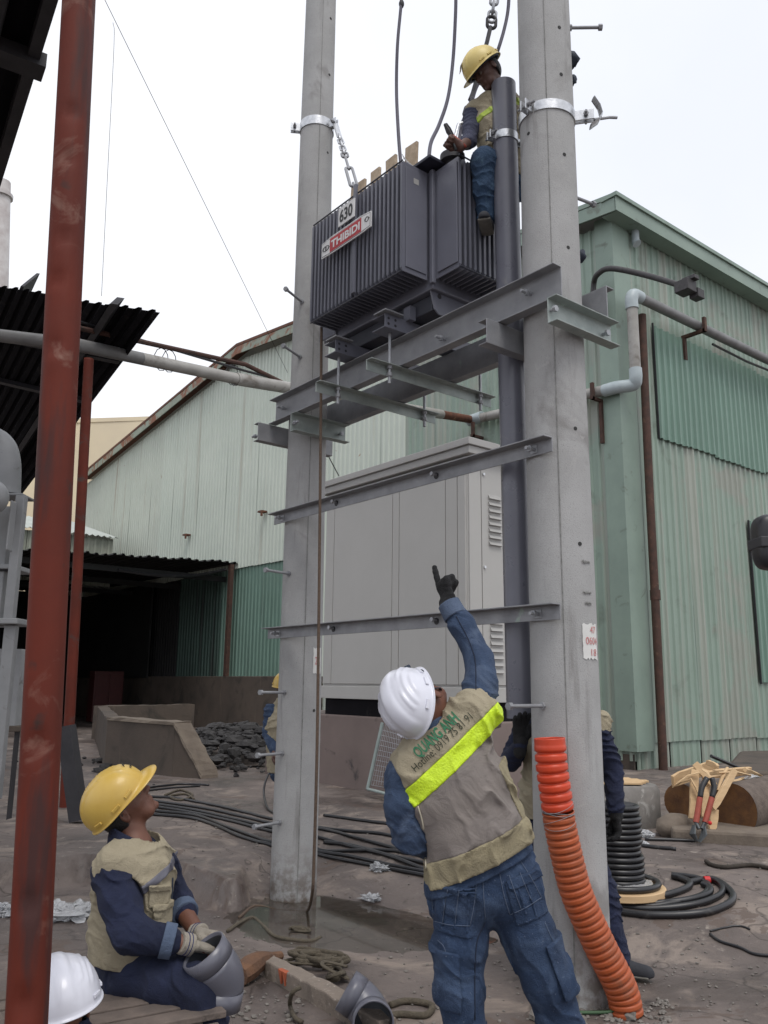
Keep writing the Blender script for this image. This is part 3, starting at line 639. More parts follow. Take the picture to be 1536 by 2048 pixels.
# small pale lean-to roofs behind the shed, cream building
ln = thing('pale_outbuilding', 'small pale corrugated outbuilding above the dark shed roof', 'building', (7, 29.7, 5))
zo = pl(217, 1077, 1, 29.6)[2]; xo = pl(224, 1100, 1, 29.7)[0]; zk = pl(178, 1050, 1, 34.5)[2]
for k in range(6):
    x0 = xo+.12-(k+1)*1.5; m = MB(); vs = []; n_ = 15
    for i in range(n_):
        u = 1.5*i/(n_-1); d = .06*(i % 2); vs += [(x0+u, 29.45, zo+d), (x0+u, 34.5, zk+d)]
    m.add(vs, [(2*i, 2*i+2, 2*i+3, 2*i+1) for i in range(n_-1)]); mk('roof_sheet', m, roofp, ln, solid=.01)
    mk('wall_sheet', corr((xo-(k+1)*1.5, 29.7, 0), (1, 0, 0), (0, -1, 0), 1.52, lambda q: zo-.02, lambda q: 4.9, pitch=.25, dep=.06), M('worn_pale_sheet', (.36, .37, .31), (.26, .28, .23), 2, .6), ln)
mk('wall_sheet', corr((xo, 29.7, 0), (0, 1, 0), (1, 0, 0), 5.0, lambda q: zo+(zk-zo)*q/5, lambda q: 4.9, pitch=.25, dep=.05), roofp, ln)
cb = thing('cream_building', 'plain cream rendered building behind the warehouse', 'building', (12, 46, 0))
q1 = D(145, 852, 50); q2 = D(300, 886, 46)
mk('wall', MB().prism([(-10, 52), (q1[0], 50.4), (22, 44), (24, 56), (-8, 60)], 0, q1[2]), cream, cb)
mk('parapet', MB().prism([(-10.1, 51.9), (q1[0], 50.3), (22.1, 43.9), (22.2, 44.3), (q1[0], 50.7), (-10, 52.3)], q1[2], q1[2]+.25), cream, cb)
# ------------------------------------------------------------------ low concrete bay walls and the rubble
def Gz(px, py, z): return pl(px, py, 2, z)
bw = thing('bay_wall', 'low dirty concrete wall with a sloping broken end beside the rubble', 'wall', (5.5, 12.5, .2))
a0 = Gz(200, 1502, .2); a1 = Gz(338, 1556, .2); a2 = Gz(400, 1560, .2)
d1 = nrm(a1-a0); nn = np.array([d1[1], -d1[0], 0])*-1
th = .26
def wallprism(a, b, hz, th, nn, mt, par, name='wall_face', endslope=0):
    vs = []; n_ = 14
    for i in range(n_+1):
        t = i/n_; p = a+(b-a)*t; zt = hz(t)
        for q in (p, p+nn*th):
            vs += [(q[0], q[1], .05), (q[0], q[1], zt+random.uniform(-.012, .012))]
    fs = []
    for i in range(n_):
        k = 4*i; fs += [(k, k+4, k+5, k+1), (k+3, k+7, k+6, k+2), (k+1, k+5, k+7, k+3)]
    fs += [(0, 1, 3, 2), (4*n_, 4*n_+2, 4*n_+3, 4*n_+1)]
    return mk(name, MB().add(vs, fs), mt, par, bevel=.01)
W1 = 5.2
c0 = np.array([4.75, 15.9, .2]); c1 = np.array([5.15, 12.3, .2]); c2 = np.array([5.62, 11.55, .2])
n1 = np.array([1., 0, 0])
A0 = pl(205, 1500, 2, .2); TL = pl(215, 1440, 2, .95); TR = pl(350, 1452, 2, .92); EB = pl(405, 1555, 2, .22)
dd_ = nrm(TR-TL); nn = np.array([-dd_[1], dd_[0], 0]); nn = nn if nn@FH > 0 else -nn
wallprism(TL, TR, lambda t: .97-.03*t, .28, nn, cwall, bw)
EE = np.array([EB[0], EB[1], 0])
wallprism(TR, EE, lambda t: .92-.72*t if t > .02 else .92, .28, nn, cwall, bw, 'sloping_end')
def caps(a, b, za, zb, name):
    m = MB(); vs = []; n_ = 10
    for i in range(n_+1):
        t = i/n_; p = a+(b-a)*t; z = za+(zb-za)*t
        for q, j in ((p-nn*.02, 0), (p+nn*.30, 0)): vs += [(q[0]+random.uniform(-.01, .01), q[1]+random.uniform(-.01, .01), z-.02), (q[0]+random.uniform(-.012, .012), q[1]+random.uniform(-.012, .012), z+.028+random.uniform(-.01, .012))]
    for i in range(n_):
        k = 4*i; m_ = [(k, k+4, k+5, k+1), (k+3, k+7, k+6, k+2), (k+1, k+5, k+7, k+3)]
        if i == 0: m.add(vs, m_+[(0, 1, 3, 2), (4*n_, 4*n_+2, 4*n_+3, 4*n_+1)])
        else: m.f += m_
    return mk(name, m, cwallt, bw)
caps(TL, TR, .97, .95, 'coping'); caps(TR, EE, .93, .22, 'sloping_coping')
TB = pl(195, 1412, 2, .98); TB2 = pl(390, 1408, 2, 1.02)
wallprism(TL, TB, lambda t: .97, .25, np.array([1., 0, 0]), cwall, bw, 'side_wall')
wallprism(TB, TB2, lambda t: .98+.04*t, .25, np.array([0, 1., 0]), cwall, bw, 'back_wall')
# rubble heap: too many pieces to count
rub = MB()
def rock(m, c, r):
    b0 = len(m.v); m.ball(c, r, 6, 4, (random.uniform(.6, 1.3), random.uniform(.6, 1.3), random.uniform(.4, .9)), .35)
cR = Gz(455, 1520, .25)
for k in range(1500):
    u = random.gauss(0, 1.0)*.95; v = random.gauss(0, 1)*1.3; h = max(0, .62*math.exp(-(u*u/2.2+v*v/3.5)))
    p = cR+u*RH+(v+1.2)*FH; rock(rub, (p[0], p[1], .2+h*random.uniform(.75, 1)), random.uniform(.03, .08)*random.choice((.6, .8, 1, 1, 1.9)))
mk('rubble', rub, rockm, kind='stuff', label='heap of dark broken rubble in the corner between the low walls', cat='rubble')
mk('back_low_wall', MB().box((7.9, 13.6, 0), (8.2, 24, .9)), cwall, label='sooty concrete wall behind the rubble heap', cat='wall', bevel=.02) if False else None
# ------------------------------------------------------------------ near left: red column, canopy, second post, upper roof, grey machine
def leaning_tube(name, P0, P1, z0, z1, w, d, mt, dents=(), n=28, par=None, **k):
    P0 = np.array(P0, float); P1 = np.array(P1, float); dr = (P1-P0)/(P1[2]-P0[2]); prof = []
    rr = min(w, d)*.42
    for (sx, sy, a0_) in ((1, 1, 0), (-1, 1, 90), (-1, -1, 180), (1, -1, 270)):
        for q in range(5):
            a = R(a0_+q*22.5); prof.append((sx*(w/2-rr)+rr*math.cos(a), sy*(d/2-rr)+rr*math.sin(a)))
    np_ = len(prof); zs = np.arange(z0, z1, .03); vs = []
    for z in zs:
        c = P0+dr*(z-P0[2])
        for (a, b) in prof:
            dn = 0
            if b < 0:
                for (zd, ad, am, sg) in dents: dn += am*math.exp(-((z-zd)/sg)**2-((a-ad)/(w*.22))**2)
            p = c+RH*a+FH*(b+dn); vs.append((p[0], p[1], z))
    m = MB().add(vs, [(i*np_+q, i*np_+(q+1) % np_, (i+1)*np_+(q+1) % np_, (i+1)*np_+q) for i in range(len(zs)-1) for q in range(np_)])
    m.f.append(tuple(range(np_))[::-1]); m.f.append(tuple((len(zs)-1)*np_+q for q in range(np_)))
    return mk(name, m, mt, par, smooth=True, **k)
DC = 2.6; rc0 = D(158, 0, DC); rc1 = D(53, 2048, DC)
zd = [pl(160, v, 1, rc0[1])[2] for v in (255, 345, 505, 590, 720, 1480, 1770, 1950)]
leaning_tube('red_column', rc1, rc0, 0.0, 6.9, .104, .12, redm, [(z, random.uniform(-.02, .02), .016, .022) for z in zd[:5]]+[(z, .01, .02, .03) for z in zd[5:]]+[(zd[4]-.06, 0, -.008, .03)], label='thick dented red oxide painted steel column at the left, nearest to us', cat='column')
rt0 = D(178, 715, 9.6); rt1 = D(140, 1420, 9.6)
leaning_tube('thin_red_column', rt1, rt0, .15, rt0[2]-.02, .112, .112, redd, label='thinner red steel column holding up the dark canopy', cat='column')
cn_ = thing('canopy', 'dark corrugated canopy roof seen from below on the left', 'canopy', D(160, 640, 9.5))
P1 = D(318, 625, 9.0); P0 = D(-60, 566, 10.3); P2 = D(40, 992, 15.5)
ev = (P1-P0); L1 = np.linalg.norm(ev); ev /= L1; rv = (P2-P1); L2 = np.linalg.norm(rv); rv /= L2; cn3 = nrm(np.cross(ev, rv)); cn3 = cn3 if cn3[2] > 0 else -cn3
ns = 5; 
for k in range(ns+3):
    s0 = L1-(k+1)*.86; m = MB(); vs = []; pr_ = []
    for j in range(4):
        for a, d in ((0, 0), (.22, 0), (.36, .04), (.6, .04), (.76, 0)): pr_.append(((j+a)*.215, d))
    pr_.append((.875, 0)); je = random.uniform(-.04, .04)
    for u, d in pr_:
        for v in (je, L2): vs.append(P0+ev*(s0+u)+rv*v+cn3*(d+.006*(k % 2)))
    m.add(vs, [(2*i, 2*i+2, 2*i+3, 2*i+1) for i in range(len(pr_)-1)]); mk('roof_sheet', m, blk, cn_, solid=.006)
for (s, mt) in ((.26, blkst), (.62, blkst)):
    m = MB(); a = P1+rv*(L2*s*.0+.25+s*4)-ev*.02-cn3*.09; beam(m, a, a-ev*(L1+3), cn3, rv, .08, .09); mk('purlin', m, mt, cn_)
a = P1-ev*.62-cn3*.16-rv*.25; m = MB(); beam(m, a, a+rv*L2*.95, cn3, -ev, .13, .12); mk('rafter', m, blkst, cn_)
m = MB(); a = P0+ev*(L1*.30)+cn3*.02; beam(m, a-rv*.1, a+rv*L2*.6, cn3, -ev, .3, .06); mk('rafter', m, blkst, cn_)
# upper roof
ur = thing('upper_roof', 'dark steel roof overhang in the top left corner above the red column', 'roof', (1.4, 6, 6.5))
U1 = pl(125, -40, 2, 6.5); U2 = pl(-30, 462, 2, 6.5); uv = nrm(U2-U1); un = np.array([-uv[1], uv[0], 0]); un = un if un@RH < 0 else -un
LU = np.linalg.norm(U2-U1)+6
for k in range(5):
    m = MB(); vs = []; q = 0
    for j in range(9): vs += [U1-uv*3+un*(k*.8+j*.1)+UP*(.04*(j % 2)), U1+uv*LU+un*(k*.8+j*.1)+UP*(.04*(j % 2))]
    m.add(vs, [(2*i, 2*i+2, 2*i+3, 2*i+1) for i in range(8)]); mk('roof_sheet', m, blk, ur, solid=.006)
m = MB(); beam(m, U1-uv*3-UP*.16+un*.01, U1+uv*LU-UP*.16+un*.01, UP, un, .15, .09); mk('edge_beam', m, blkst, ur)
m = MB(); beam(m, U1-uv*3-UP*.2+un*.5, U1+uv*LU-UP*.2+un*.5, UP, un, .2, .12); mk('edge_beam', m, blkst, ur)
st = pl(95, 108, 2, 6.42); m = MB(); beam(m, st-uv*.0-un*.0-UP*.12, st+un*3.5-UP*.12, UP, uv, .12, .2); mk('purlin_stub', m, blkst, ur)
mk('support_beam', MB().tube([(rc0[0]-.02, rc0[1]+.06, 6.55), st+un*.4-UP*.06], .05, 8), blkst, ur)
# grey filter machine
gm = thing('dust_filter', 'grey painted dust filter housing with ducts at the left edge', 'machine', D(0, 1500, 5.2))
e0 = D(44, 1120, 5.2); EX, EY = e0[0], e0[1]
MX = (RH, FH, UP)
def lb(px0, px1, py0, py1, d, dep, mt, name, par=gm, bev=.006):
    a = J(px0, py1, d); b = J(px1, py0, d); mk(name, MB().box((a[0], d, a[2]), (b[0], d+dep, b[2]), MX), mt, par, bevel=bev)
lb(-120, 22, 1012, 1250, 5.2, .2, duct, 'housing'); lb(-120, 17, 1135, 1140, 5.18, .05, blkst, 'seam'); lb(-120, 30, 1128, 1136, 5.16, .3, duct, 'flange'); lb(-120, 35, 1236, 1246, 5.14, .3, duct, 'flange')
lb(24, 31, 990, 1240, 5.15, .06, duct, 'frame_post'); lb(-4, 8, 1250, 1600, 5.2, .06, duct, 'leg'); lb(-120, 44, 1298, 1452, 5.5, .2, duct, 'hopper_box'); lb(-120, 40, 1452, 1462, 5.48, .25, cwall, 'shelf'); lb(12, 30, 1462, 1640, 5.5, .08, blkst, 'leg'); lb(-60, -40, 1462, 1640, 5.5, .08, blkst, 'leg')
def duct_t(pts, r, name, mt=duct): mk(name, MB().tube(spline([D(*p) for p in pts], 6), r, 20), mt, gm, smooth=40)
duct_t([(-120, 850, 5.4), (-60, 866, 5.4), (-4, 884, 5.4), (14, 920, 5.4), (14, 990, 5.4)], .085, 'elbow_duct'); lb(-8, 46, 986, 990, 5.3, .2, duct, 'duct_flange')
duct_t([(-120, 990, 4.9), (-60, 985, 4.9), (-22, 992, 4.9)], .105, 'round_duct'); mk('duct_cap', MB().ball(D(-20, 994, 4.9), .108, 18, 12), duct, gm, smooth=True)
lb(10, 24, 1000, 1100, 5.05, .08, duct, 'side_channel')
mk('chimney', MB().tube([D(4, 365, 22), D(-14, 1100, 22)], .24, 20).tube([D(2, 392, 22)+UP*.05, D(2, 392, 22)-UP*.05], .33, 20), M('chimney_paint', (.55, .53, .52), (.4, .36, .35), 3, .6), smooth=40, label='pale steel chimney pipe with a flange at the left edge against the sky', cat='chimney')
# dark leaning planks beside thin column
lp = MB(); q = [D(132, 1452, 8.6), D(158, 1640, 8.6)]; lp.tube([q[0], q[1]], .10, 4); mk('leaning_plank', lp, blkst, label='dark plank leaning beside the foot of the thin red column', cat='plank')
# thin wires in the sky
mk('overhead_wire', MB().tube([D(205, -10, 9), D(575, 745, 15)], .0042, 5), cable, label='long thin wire slanting down the sky between column and pole', cat='wire')
mk('overhead_wire', MB().tube(spline([D(226, 45, 9), D(228, 90, 9.2), D(214, 370, 9.2), D(203, 592, 9.2)], 5), .003, 5), cable, label='thin wire hanging straight down beside the red column', cat='wire')
mk('overhead_wire', MB().tube([D(653, 905, 9), D(678, 952, 9.3)], .006, 5), cable, label='short thin wire end above the corner of the grey cabinet', cat='wire')
# ------------------------------------------------------------------ grey switchgear cabinet on a plinth
CX, CY = 6.9, 7.03
cab = thing('switchgear_cabinet', 'large light grey steel equipment cabinet with louvres on a concrete plinth', 'cabinet', (CX, CY, 1.2))
yL = 10.0
mk('housing', MB().box((CX+.012, CY+.012, 1.44), (CX+1.6, yL-.02, 4.30)), cabm, cab, bevel=.01)
mk('roof', MB().prism([(CX-.06, CY-.10), (CX+1.7, CY-.10), (CX+1.7, yL+.05), (CX-.06, yL+.05)], 4.30, 4.40).prism([(CX-.09, CY-.13), (CX+1.73, CY-.13), (CX+1.73, yL+.08), (CX-.09, yL+.08)], 4.40, 4.49), cabe, cab, bevel=.008)
seams = [7.15, 7.45, 8.30, 8.42, 9.80, 9.93]
zz = [(1.54, 4.28)]
for (ya, yb) in ((7.05, 7.19), (7.19, 7.40), (7.40, 8.29), (8.29, 8.43), (8.43, 9.76), (9.76, 9.97)):
    mk('door_panel', MB().box((CX-.012, ya+.006, 1.56), (CX+.02, yb-.006, 4.27)), cabm, cab, bevel=.004)
for (xa, xb) in ((6.92, 7.13), (7.13, 7.60), (7.60, 8.46)): mk('door_panel', MB().box((xa+.006, CY-.012, 1.56), (xb-.006, CY+.02, 4.27)), cabm, cab, bevel=.004)
mk('base_rail', MB().box((CX-.02, CY-.02, 1.36), (CX+1.6, yL-.01, 1.53)), cabm, cab, bevel=.006)
for z in (3.86, 2.33):
    for k in range(8):
        mk('louvre', MB().add([(7.25, CY-.012, z-.082*k), (7.46, CY-.012, z-.082*k), (7.46, CY-.045, z-.055-.082*k), (7.25, CY-.045, z-.055-.082*k), (7.46, CY-.012, z-.06-.082*k), (7.25, CY-.012, z-.06-.082*k)], [(0, 1, 2, 3), (3, 2, 4, 5), (0, 3, 5), (1, 4, 2)][::1]), cabe, cab) if z-.082*k > 1.6 else None
s0 = mk('door_screw', MB().tube([(0, 0, 0), (-.02, 0, 0)], .018, 10), bright, cab)
bs = root_of(cab); first = True
for (yy, z_) in ((8.26, 2.62), (8.46, 2.62), (7.22, 2.72), (9.72, 2.60), (7.22, 1.72), (9.80, 1.62), (8.26, 3.9), (8.46, 3.9)):
    c = s0 if first else copy_part(s0, (0, 0, 0), cab); first = False
    c.location = Vector((CX-.012-bs[0], yy-bs[1], z_-bs[2]))
for z_ in (2.95, 4.1, 1.75): mk('door_screw', MB().tube([(7.17, CY-.012, z_), (7.17, CY-.03, z_)], .018, 10), bright, cab)
mk('plinth_recess', MB().box((CX+.06, CY+.03, 1.14), (CX+1.5, yL-.02, 1.36)), blk, cab)
PX = 7.15
pw = thing('plinth', 'stained concrete plinth wall under the grey cabinet', 'plinth', (PX, 7, 0))
mk('wall', MB().box((CX+.02, 7.02, -.1), (CX+1.7, 11.5, 1.14)), plinthm, pw, bevel=.02)
mk('mesh_gate_frame', MB().tube([pl(735, 1578, 0, 6.6), pl(765, 1445, 0, 6.75)], .022, 8).tube([pl(735, 1578, 0, 6.6), pl(790, 1592, 0, 6.5)], .018, 8), M('pale_tube', (.3, .36, .35)), label='leaning pale tube frame of a wire mesh gate beside the plinth', cat='gate') 
m = MB()
for k in range(12):
    a = pl(742+k*5, 1570, 0, 6.62); b = pl(768+k*3, 1450, 0, 6.75); m.tube([a, b], .0035, 4)
    a = pl(742+k*2, 1570-k*10, 0, 6.66); b = pl(800, 1580-k*10, 0, 6.66); m.tube([a, b], .0035, 4)
mk('wire_mesh', m, galv, label='diamond wire mesh leaning behind the tube frame', cat='mesh', kind='stuff')
# ------------------------------------------------------------------ the two concrete poles
PLX, PLY, PRY = 3.71, 5.68, 3.03
CAMV = np.array([-1., 0, 0])
def cyl_pt(c, r, a, z): return (c[0]+r*math.cos(a), c[1]+r*math.sin(a), z)
def pole(label, c, r0, taper, z0, seam_a, holes):
    t = thing('utility_pole', label, 'pole', (c[0], c[1], z0), 'concrete poles carrying the transformer')
    zs = np.arange(z0, 11.0, .25); m = MB(); n = 64; vs = []
    rf_ = lambda z: r0-taper*z
    for z in zs:
        for k in range(n):
            a = 2*math.pi*k/n; w = .0015*math.sin(a*3+z*2)
            vs.append(cyl_pt(c, rf_(z)+w, a, z))
    m.add(vs, [(i*n+k, i*n+(k+1) % n, (i+1)*n+(k+1) % n, (i+1)*n+k) for i in range(len(zs)-1) for k in range(n)]+[tuple((len(zs)-1)*n+k for k in range(n))])
    mk('shaft', m, concrete, t, smooth=60)
    for s in (0, math.pi):   # mould seams
        m = MB(); vs = []
        for z in np.arange(z0, 10.9, .06):
            w = .002+.002*random.random(); a = seam_a+s
            for da in (-w, w): vs.append(cyl_pt(c, rf_(z)+.003, a+da/r0*1.0, z))
        m.add(vs, [(2*i, 2*i+1, 2*i+3, 2*i+2) for i in range(len(vs)//2-1)]); mk('seam', m, seamm, t)
    for (a, z) in holes:
        d = np.array([math.cos(a), math.sin(a), 0]); p = np.array([c[0], c[1], z])+d*(rf_(z)-.004)
        mk('bolt_hole', MB().tube([p, p+d*.0055], .012, 10), holem, t)
    return t, rf_
aL = math.atan2(-PLY, -PLX); aR = math.atan2(-PRY, -PLX)
pL, rL = pole('concrete pole on the left standing in the puddle', (PLX, PLY), .176, .0045, -.12, aL+.16, [(aL+.75, z) for z in (7.6, 7.0, 6.2, 5.5, 3.4, 1.35)])
pR, rR = pole('concrete pole on the right with a white painted number patch', (PLX, PRY), .192, .0045, -.12, aR+.02, [(aR+.62, z) for z in (5.62, 5.28, 4.72, 4.1, 3.66, 2.98, 2.32)]+[(aR-.72, 4.9)])
def bolt(par, c, rf_, z, a, ln=.26, r=.011, name='step_bolt'):
    d = np.array([math.cos(a), math.sin(a), 0]); p = np.array([c[0], c[1], z])+d*(rf_(z)-.02); e = p+d*(ln+.02)
    return mk(name, MB().tube([p, e], r, 10).tube([e-d*.012, e+d*.012], r*1.9, 6).tube([p+d*.02, p+d*.035], r*1.9, 6), galvd, par, smooth=40)
for z in (4.74, 4.24, 2.41, 1.485, 1.03, .53): bolt(pL, (PLX, PLY), rL, z, math.pi-.0+(.45 if z > 4 else .25))
for z in (1.45,): bolt(pR, (PLX, PRY), rR, z, math.pi)
bolt(pR, (PLX, PRY), rR, 5.75, aR+1.75, .2); bolt(pR, (PLX, PRY), rR, 4.6, aR+2.3, .2)
bolt(pL, (PLX, PLY), rL, 7.95, aL+1.45, .14)
# painted number patches and cast step marks
def pole_patch(par, c, rf_, a0, a1, z0, z1, mt, name, off=.0022):
    m = MB(); vs = []; n = 12
    for j in range(9):
        z = z0+(z1-z0)*j/8
        for i in range(n+1):
            a = a0+(a1-a0)*i/n; q = random.uniform(-.01, .01) if i in (0, n) else 0; zz_ = z+(random.uniform(-.008, .008) if j in (0, 8) else 0)
            vs.append(cyl_pt(c, rf_(z)+off, a+q, zz_))
    m.add(vs, [(j*(n+1)+i, j*(n+1)+i+1, (j+1)*(n+1)+i+1, (j+1)*(n+1)+i) for j in range(8) for i in range(n)]); return mk(name, m, mt, par, smooth=True)
NPR = pole_patch(pR, (PLX, PRY), rR, aR+.58, aR+1.25, 1.70, 1.885, whitep, 'number_patch')
def pmap(c, rf_, a0, a1, z0, z1, off=.004): return lambda u, v: cyl_pt(c, rf_(1.5)+off, a0+(a1-a0)*u, z0+(z1-z0)*v)
textmap('number', '47', pmap((PLX, PRY), rR, aR+.86, aR+1.12, 1.835, 1.872), redink, NPR)
textmap('number', '0604', pmap((PLX, PRY), rR, aR+.68, aR+1.20, 1.775, 1.815), redink, NPR)
textmap('number', '18', pmap((PLX, PRY), rR, aR+.88, aR+1.14, 1.715, 1.752), redink, NPR)
pole_patch(pL, (PLX, PLY), rL, aL+.62, aL+1.2, 1.63, 1.83, whitep, 'number_patch')
textmap('number', '20', pmap((PLX, PLY), rL, aL+.72, aL+1.0, 1.70, 1.76), redink, pL)
for z in (2.22, 1.99, 2.05): 
    for q in range(2): pole_patch(pR, (PLX, PRY), rR, aR+.66, aR+1.0, z, z+.008, seamm if q else cabe, 'cast_mark', .003+.002*q) if z > 2.0 else pole_patch(pR, (PLX, PRY), rR, aR+.72, aR+1.0, z, z+.009, seamm, 'cast_mark', .003)
# ------------------------------------------------------------------ steelwork
steel = []
def channel_beam(name, label, xw, sgn, ya, yb, z0, z1, fl, t, mt):
    m = MB(); m.prism([(xw, z0), (xw+sgn*fl, z0), (xw+sgn*fl, z0+t), (xw+sgn*t, z0+t), (xw+sgn*t, z1-t), (xw+sgn*fl, z1-t), (xw+sgn*fl, z1), (xw, z1)], ya, yb, ax=1)
    root = thing(name, label, 'steel beam', (xw, (ya+yb)/2, z0), 'steel beams of the platform'); mk('beam_section', m, mt, root, bevel=.003); return root
def cross_bolt(par, p, d, ln, r=.010, mt=galv, name='bolt'):
    p = np.array(p, float); d = nrm(d); e = p+d*ln
    return mk(name, MB().tube([p, e], r, 10).tube([p+d*.028, p+d*.046], r*1.9, 6), mt, par, smooth=40)
def washer(par, p, d, s=.032, mt=galv):
    p = np.array(p, float); return mk('washer', MB().box((p[0]-.004, p[1]-s, p[2]-s), (p[0], p[1]+s, p[2]+s)), mt, par, bevel=.002)
b1 = channel_beam('channel_beam', 'wide front channel beam under the transformer, nearest to us', 3.52, -1, 2.80, 5.88, 3.69, 3.905, .075, .008, galvd)
b2 = channel_beam('channel_beam', 'wide rear channel beam behind the two poles under the transformer', 3.905, 1, 2.78, 5.90, 3.69, 3.905, .075, .008, galvd)
for (yy, zz_) in ((5.72, 3.80), (3.03, 3.815), (3.77, 3.775), (4.45, 3.80)):
    washer(b1, (3.518, yy, zz_), 0); cross_bolt(b1, (3.512, yy, zz_), (-1, 0, 0), .085)
for yy in (3.55, 4.4): cross_bolt(b2, (3.90, yy, 3.79), (-1, 0, 0), .19)
m = MB()
for (yy, zz_) in ((3.45, 3.80), (4.3, 3.83)): m.tube([(3.516, yy, zz_), (3.519, yy, zz_)], .014, 10)
mk('hole', m, blkst, b1)
# seats: short channels that clamp each pole under the beams
def seat(label, yw, sgn, x0, x1, mt, z0=3.53, z1=3.685):
    root = thing('seat_channel', label, 'bracket', ((x0+x1)/2, yw, z0), 'short channels clamped to the poles')
    fl = .07; t = .007; m = MB()
    m.prism([(yw, z0), (yw+sgn*fl, z0), (yw+sgn*fl, z0+t), (yw+sgn*t, z0+t), (yw+sgn*t, z1-t), (yw+sgn*fl, z1-t), (yw+sgn*fl, z1), (yw, z1)], x0, x1, ax=0); mk('channel_section', m, mt, root, bevel=.003)
    return root
s1 = seat('near short channel under the beams on the right pole', PRY-.205, -1, 3.41, 3.985, galvg); cross_bolt(s1, (3.43, PRY-.21, 3.61), (0, -1, 0), .04); cross_bolt(s1, (3.90, PRY-.21, 3.6), (0, -1, 0), .04)
s2 = seat('far short channel on the right pole, beside the grey pipe', PRY+.195, 1, 3.34, 4.12, galvd)
s3 = seat('near short channel under the beams on the left pole', PLY-.185, -1, 3.42, 3.965, galvg); cross_bolt(s3, (3.44, PLY-.19, 3.60), (0, -1, 0), .09); cross_bolt(s3, (3.90, PLY-.19, 3.60), (0, -1, 0), .05)
s4 = seat('far short channel on the left pole', PLY+.185, 1, 3.34, 4.10, galvd); cross_bolt(s4, (3.40, PLY+.28, 3.60), (-.3, 1, 0), .07)
# rails
def angle_rail(label, z, ya, yb):
    root = thing('angle_rail', label, 'steel rail', (3.5, (ya+yb)/2, z), 'angle rails bolted across the poles')
    t = .008; m = MB(); xw = 3.515
    m.prism([(xw, z-.085), (xw, z), (xw-.075, z), (xw-.075, z-t), (xw-t, z-t), (xw-t, z-.085)][::-1], ya, yb, ax=1); mk('angle_section', m, galvd, root, bevel=.002)
    for yy in (PRY+.0, PLY+.02): washer(root, (xw-t-.001, yy, z-.048), 0, .024); cross_bolt(root, (xw-t, yy, z-.048), (-1, 0, 0), .07)
    for yy in (3.85, 4.95): mk('hole', MB().tube([(xw-t-.001, yy, z-.045), (xw-t-.003, yy, z-.045)], .022, 12), blkst, root); cross_bolt(root, (xw-t, yy, z-.04), (-1, 0, .1), .02, .008)
    return root
angle_rail('upper dark angle rail bolted across both poles below the platform', 2.912, 2.90, 5.83)
angle_rail('lower dark angle rail bolted across both poles behind the raised arm', 1.985, 2.88, 5.86)
# galvanised cross angles hung on threaded rods
def cross_angle(label, y, x0, x1):
    root = thing('cross_angle', label, 'steel bar', ((x0+x1)/2, y, 3.6), 'galvanised cross angles under the beams'); z = 3.683; t = .006
    m = MB(); m.prism([(y, z), (y, z-.075), (y-t, z-.075), (y-t, z-t), (y-.062, z-t), (y-.062, z)][::-1], x0, x1, ax=0)
    mk('angle_section', m, galvg, root, bevel=.002)
    for xx in (x0+.18, x1-.14):
        mk('threaded_rod', MB().tube([(xx, y-.03, 3.55), (xx, y-.03, 4.06)], .011, 10), galv, root, smooth=40)
        mk('nut', MB().tube([(xx, y-.03, z-.03), (xx, y-.03, z-.006)], .021, 6), galvd, root); mk('nut', MB().tube([(xx, y-.03, 3.60), (xx, y-.03, 3.625)], .021, 6), galvd, root)
        mk('nut', MB().tube([(xx, y-.03, 4.015), (xx, y-.03, 4.035)], .021, 6), galv, root)
    m = MB()
    for xx in (x0+.07, x1-.3, x1-.06): m.box((xx-.02, y-.04, z-.0075), (xx+.02, y-.022, z-.0062))
    mk('slot', m, bright, root)
    return root
cross_angle('galvanised cross angle under the beams, nearer the right pole', 4.20, 3.19, 4.38)
cross_angle('galvanised cross angle under the beams, nearer the left pole', 4.77, 3.17, 4.33)
# ------------------------------------------------------------------ transformer
T = thing('transformer', 'dark grey distribution transformer with cooling fins lifted between the poles', 'transformer', (3.71, 4.37, 3.9))
bx0, bx1, by0, by1, fz0, fz1 = 3.43, 3.99, 3.80, 4.94, 4.20, 5.0
mk('tank', MB().box((bx0+.02, by0+.02, 4.14), (bx1-.02, by1-.02, 5.02)), trafo, T, bevel=.01)
m = MB()
for (x, y) in ((bx0, by0), (bx0, by1-.035), (bx1-.035, by0), (bx1-.035, by1-.035)): m.box((x, y, 4.17), (x+.035, y+.035, 5.01))
mk('corner_post', m, trafo, T, bevel=.006)
def fin(ax):
    m = MB(); z0, z1 = fz0, fz1; w = .0048; L = .228
    prof = [(0, z0), (L-.012, z0), (L, z0+.012), (L, z1-.012), (L-.012, z1), (0, z1)]
    if ax == 'x':
        m.prism([(-a, b) for a, b in prof], -w, w, ax=1)
        m.prism([(-L-.002, z0+.02), (-L+.004, z0+.02), (-L+.004, z1-.02), (-L-.002, z1-.02)], -.0095, .0095, ax=1)
    else:
        m.prism([(-a, b) for a, b in prof], -w, w, ax=0)
        m.prism([(-L-.002, z0+.02), (-L+.004, z0+.02), (-L+.004, z1-.02), (-L-.002, z1-.02)], -.0095, .0095, ax=0)
    return m
base = root_of(T)
f0 = mk('cooling_fin', fin('x'), trafo, T); f0.data.transform(Matrix.Translation(Vector(base)))
f1 = mk('cooling_fin', fin('y'), trafo, T); f1.data.transform(Matrix.Translation(Vector(base)))
f0.location = Vector((bx0-base[0], 3.857-base[1], -base[2])); f1.location = Vector((3.466-base[0], by0-base[1], -base[2]))
for i in range(1, 24): c = copy_part(f0, (0, .0458*i, 0), T)
for i in range(1, 12): c = copy_part(f1, (.0455*i, 0, 0), T)
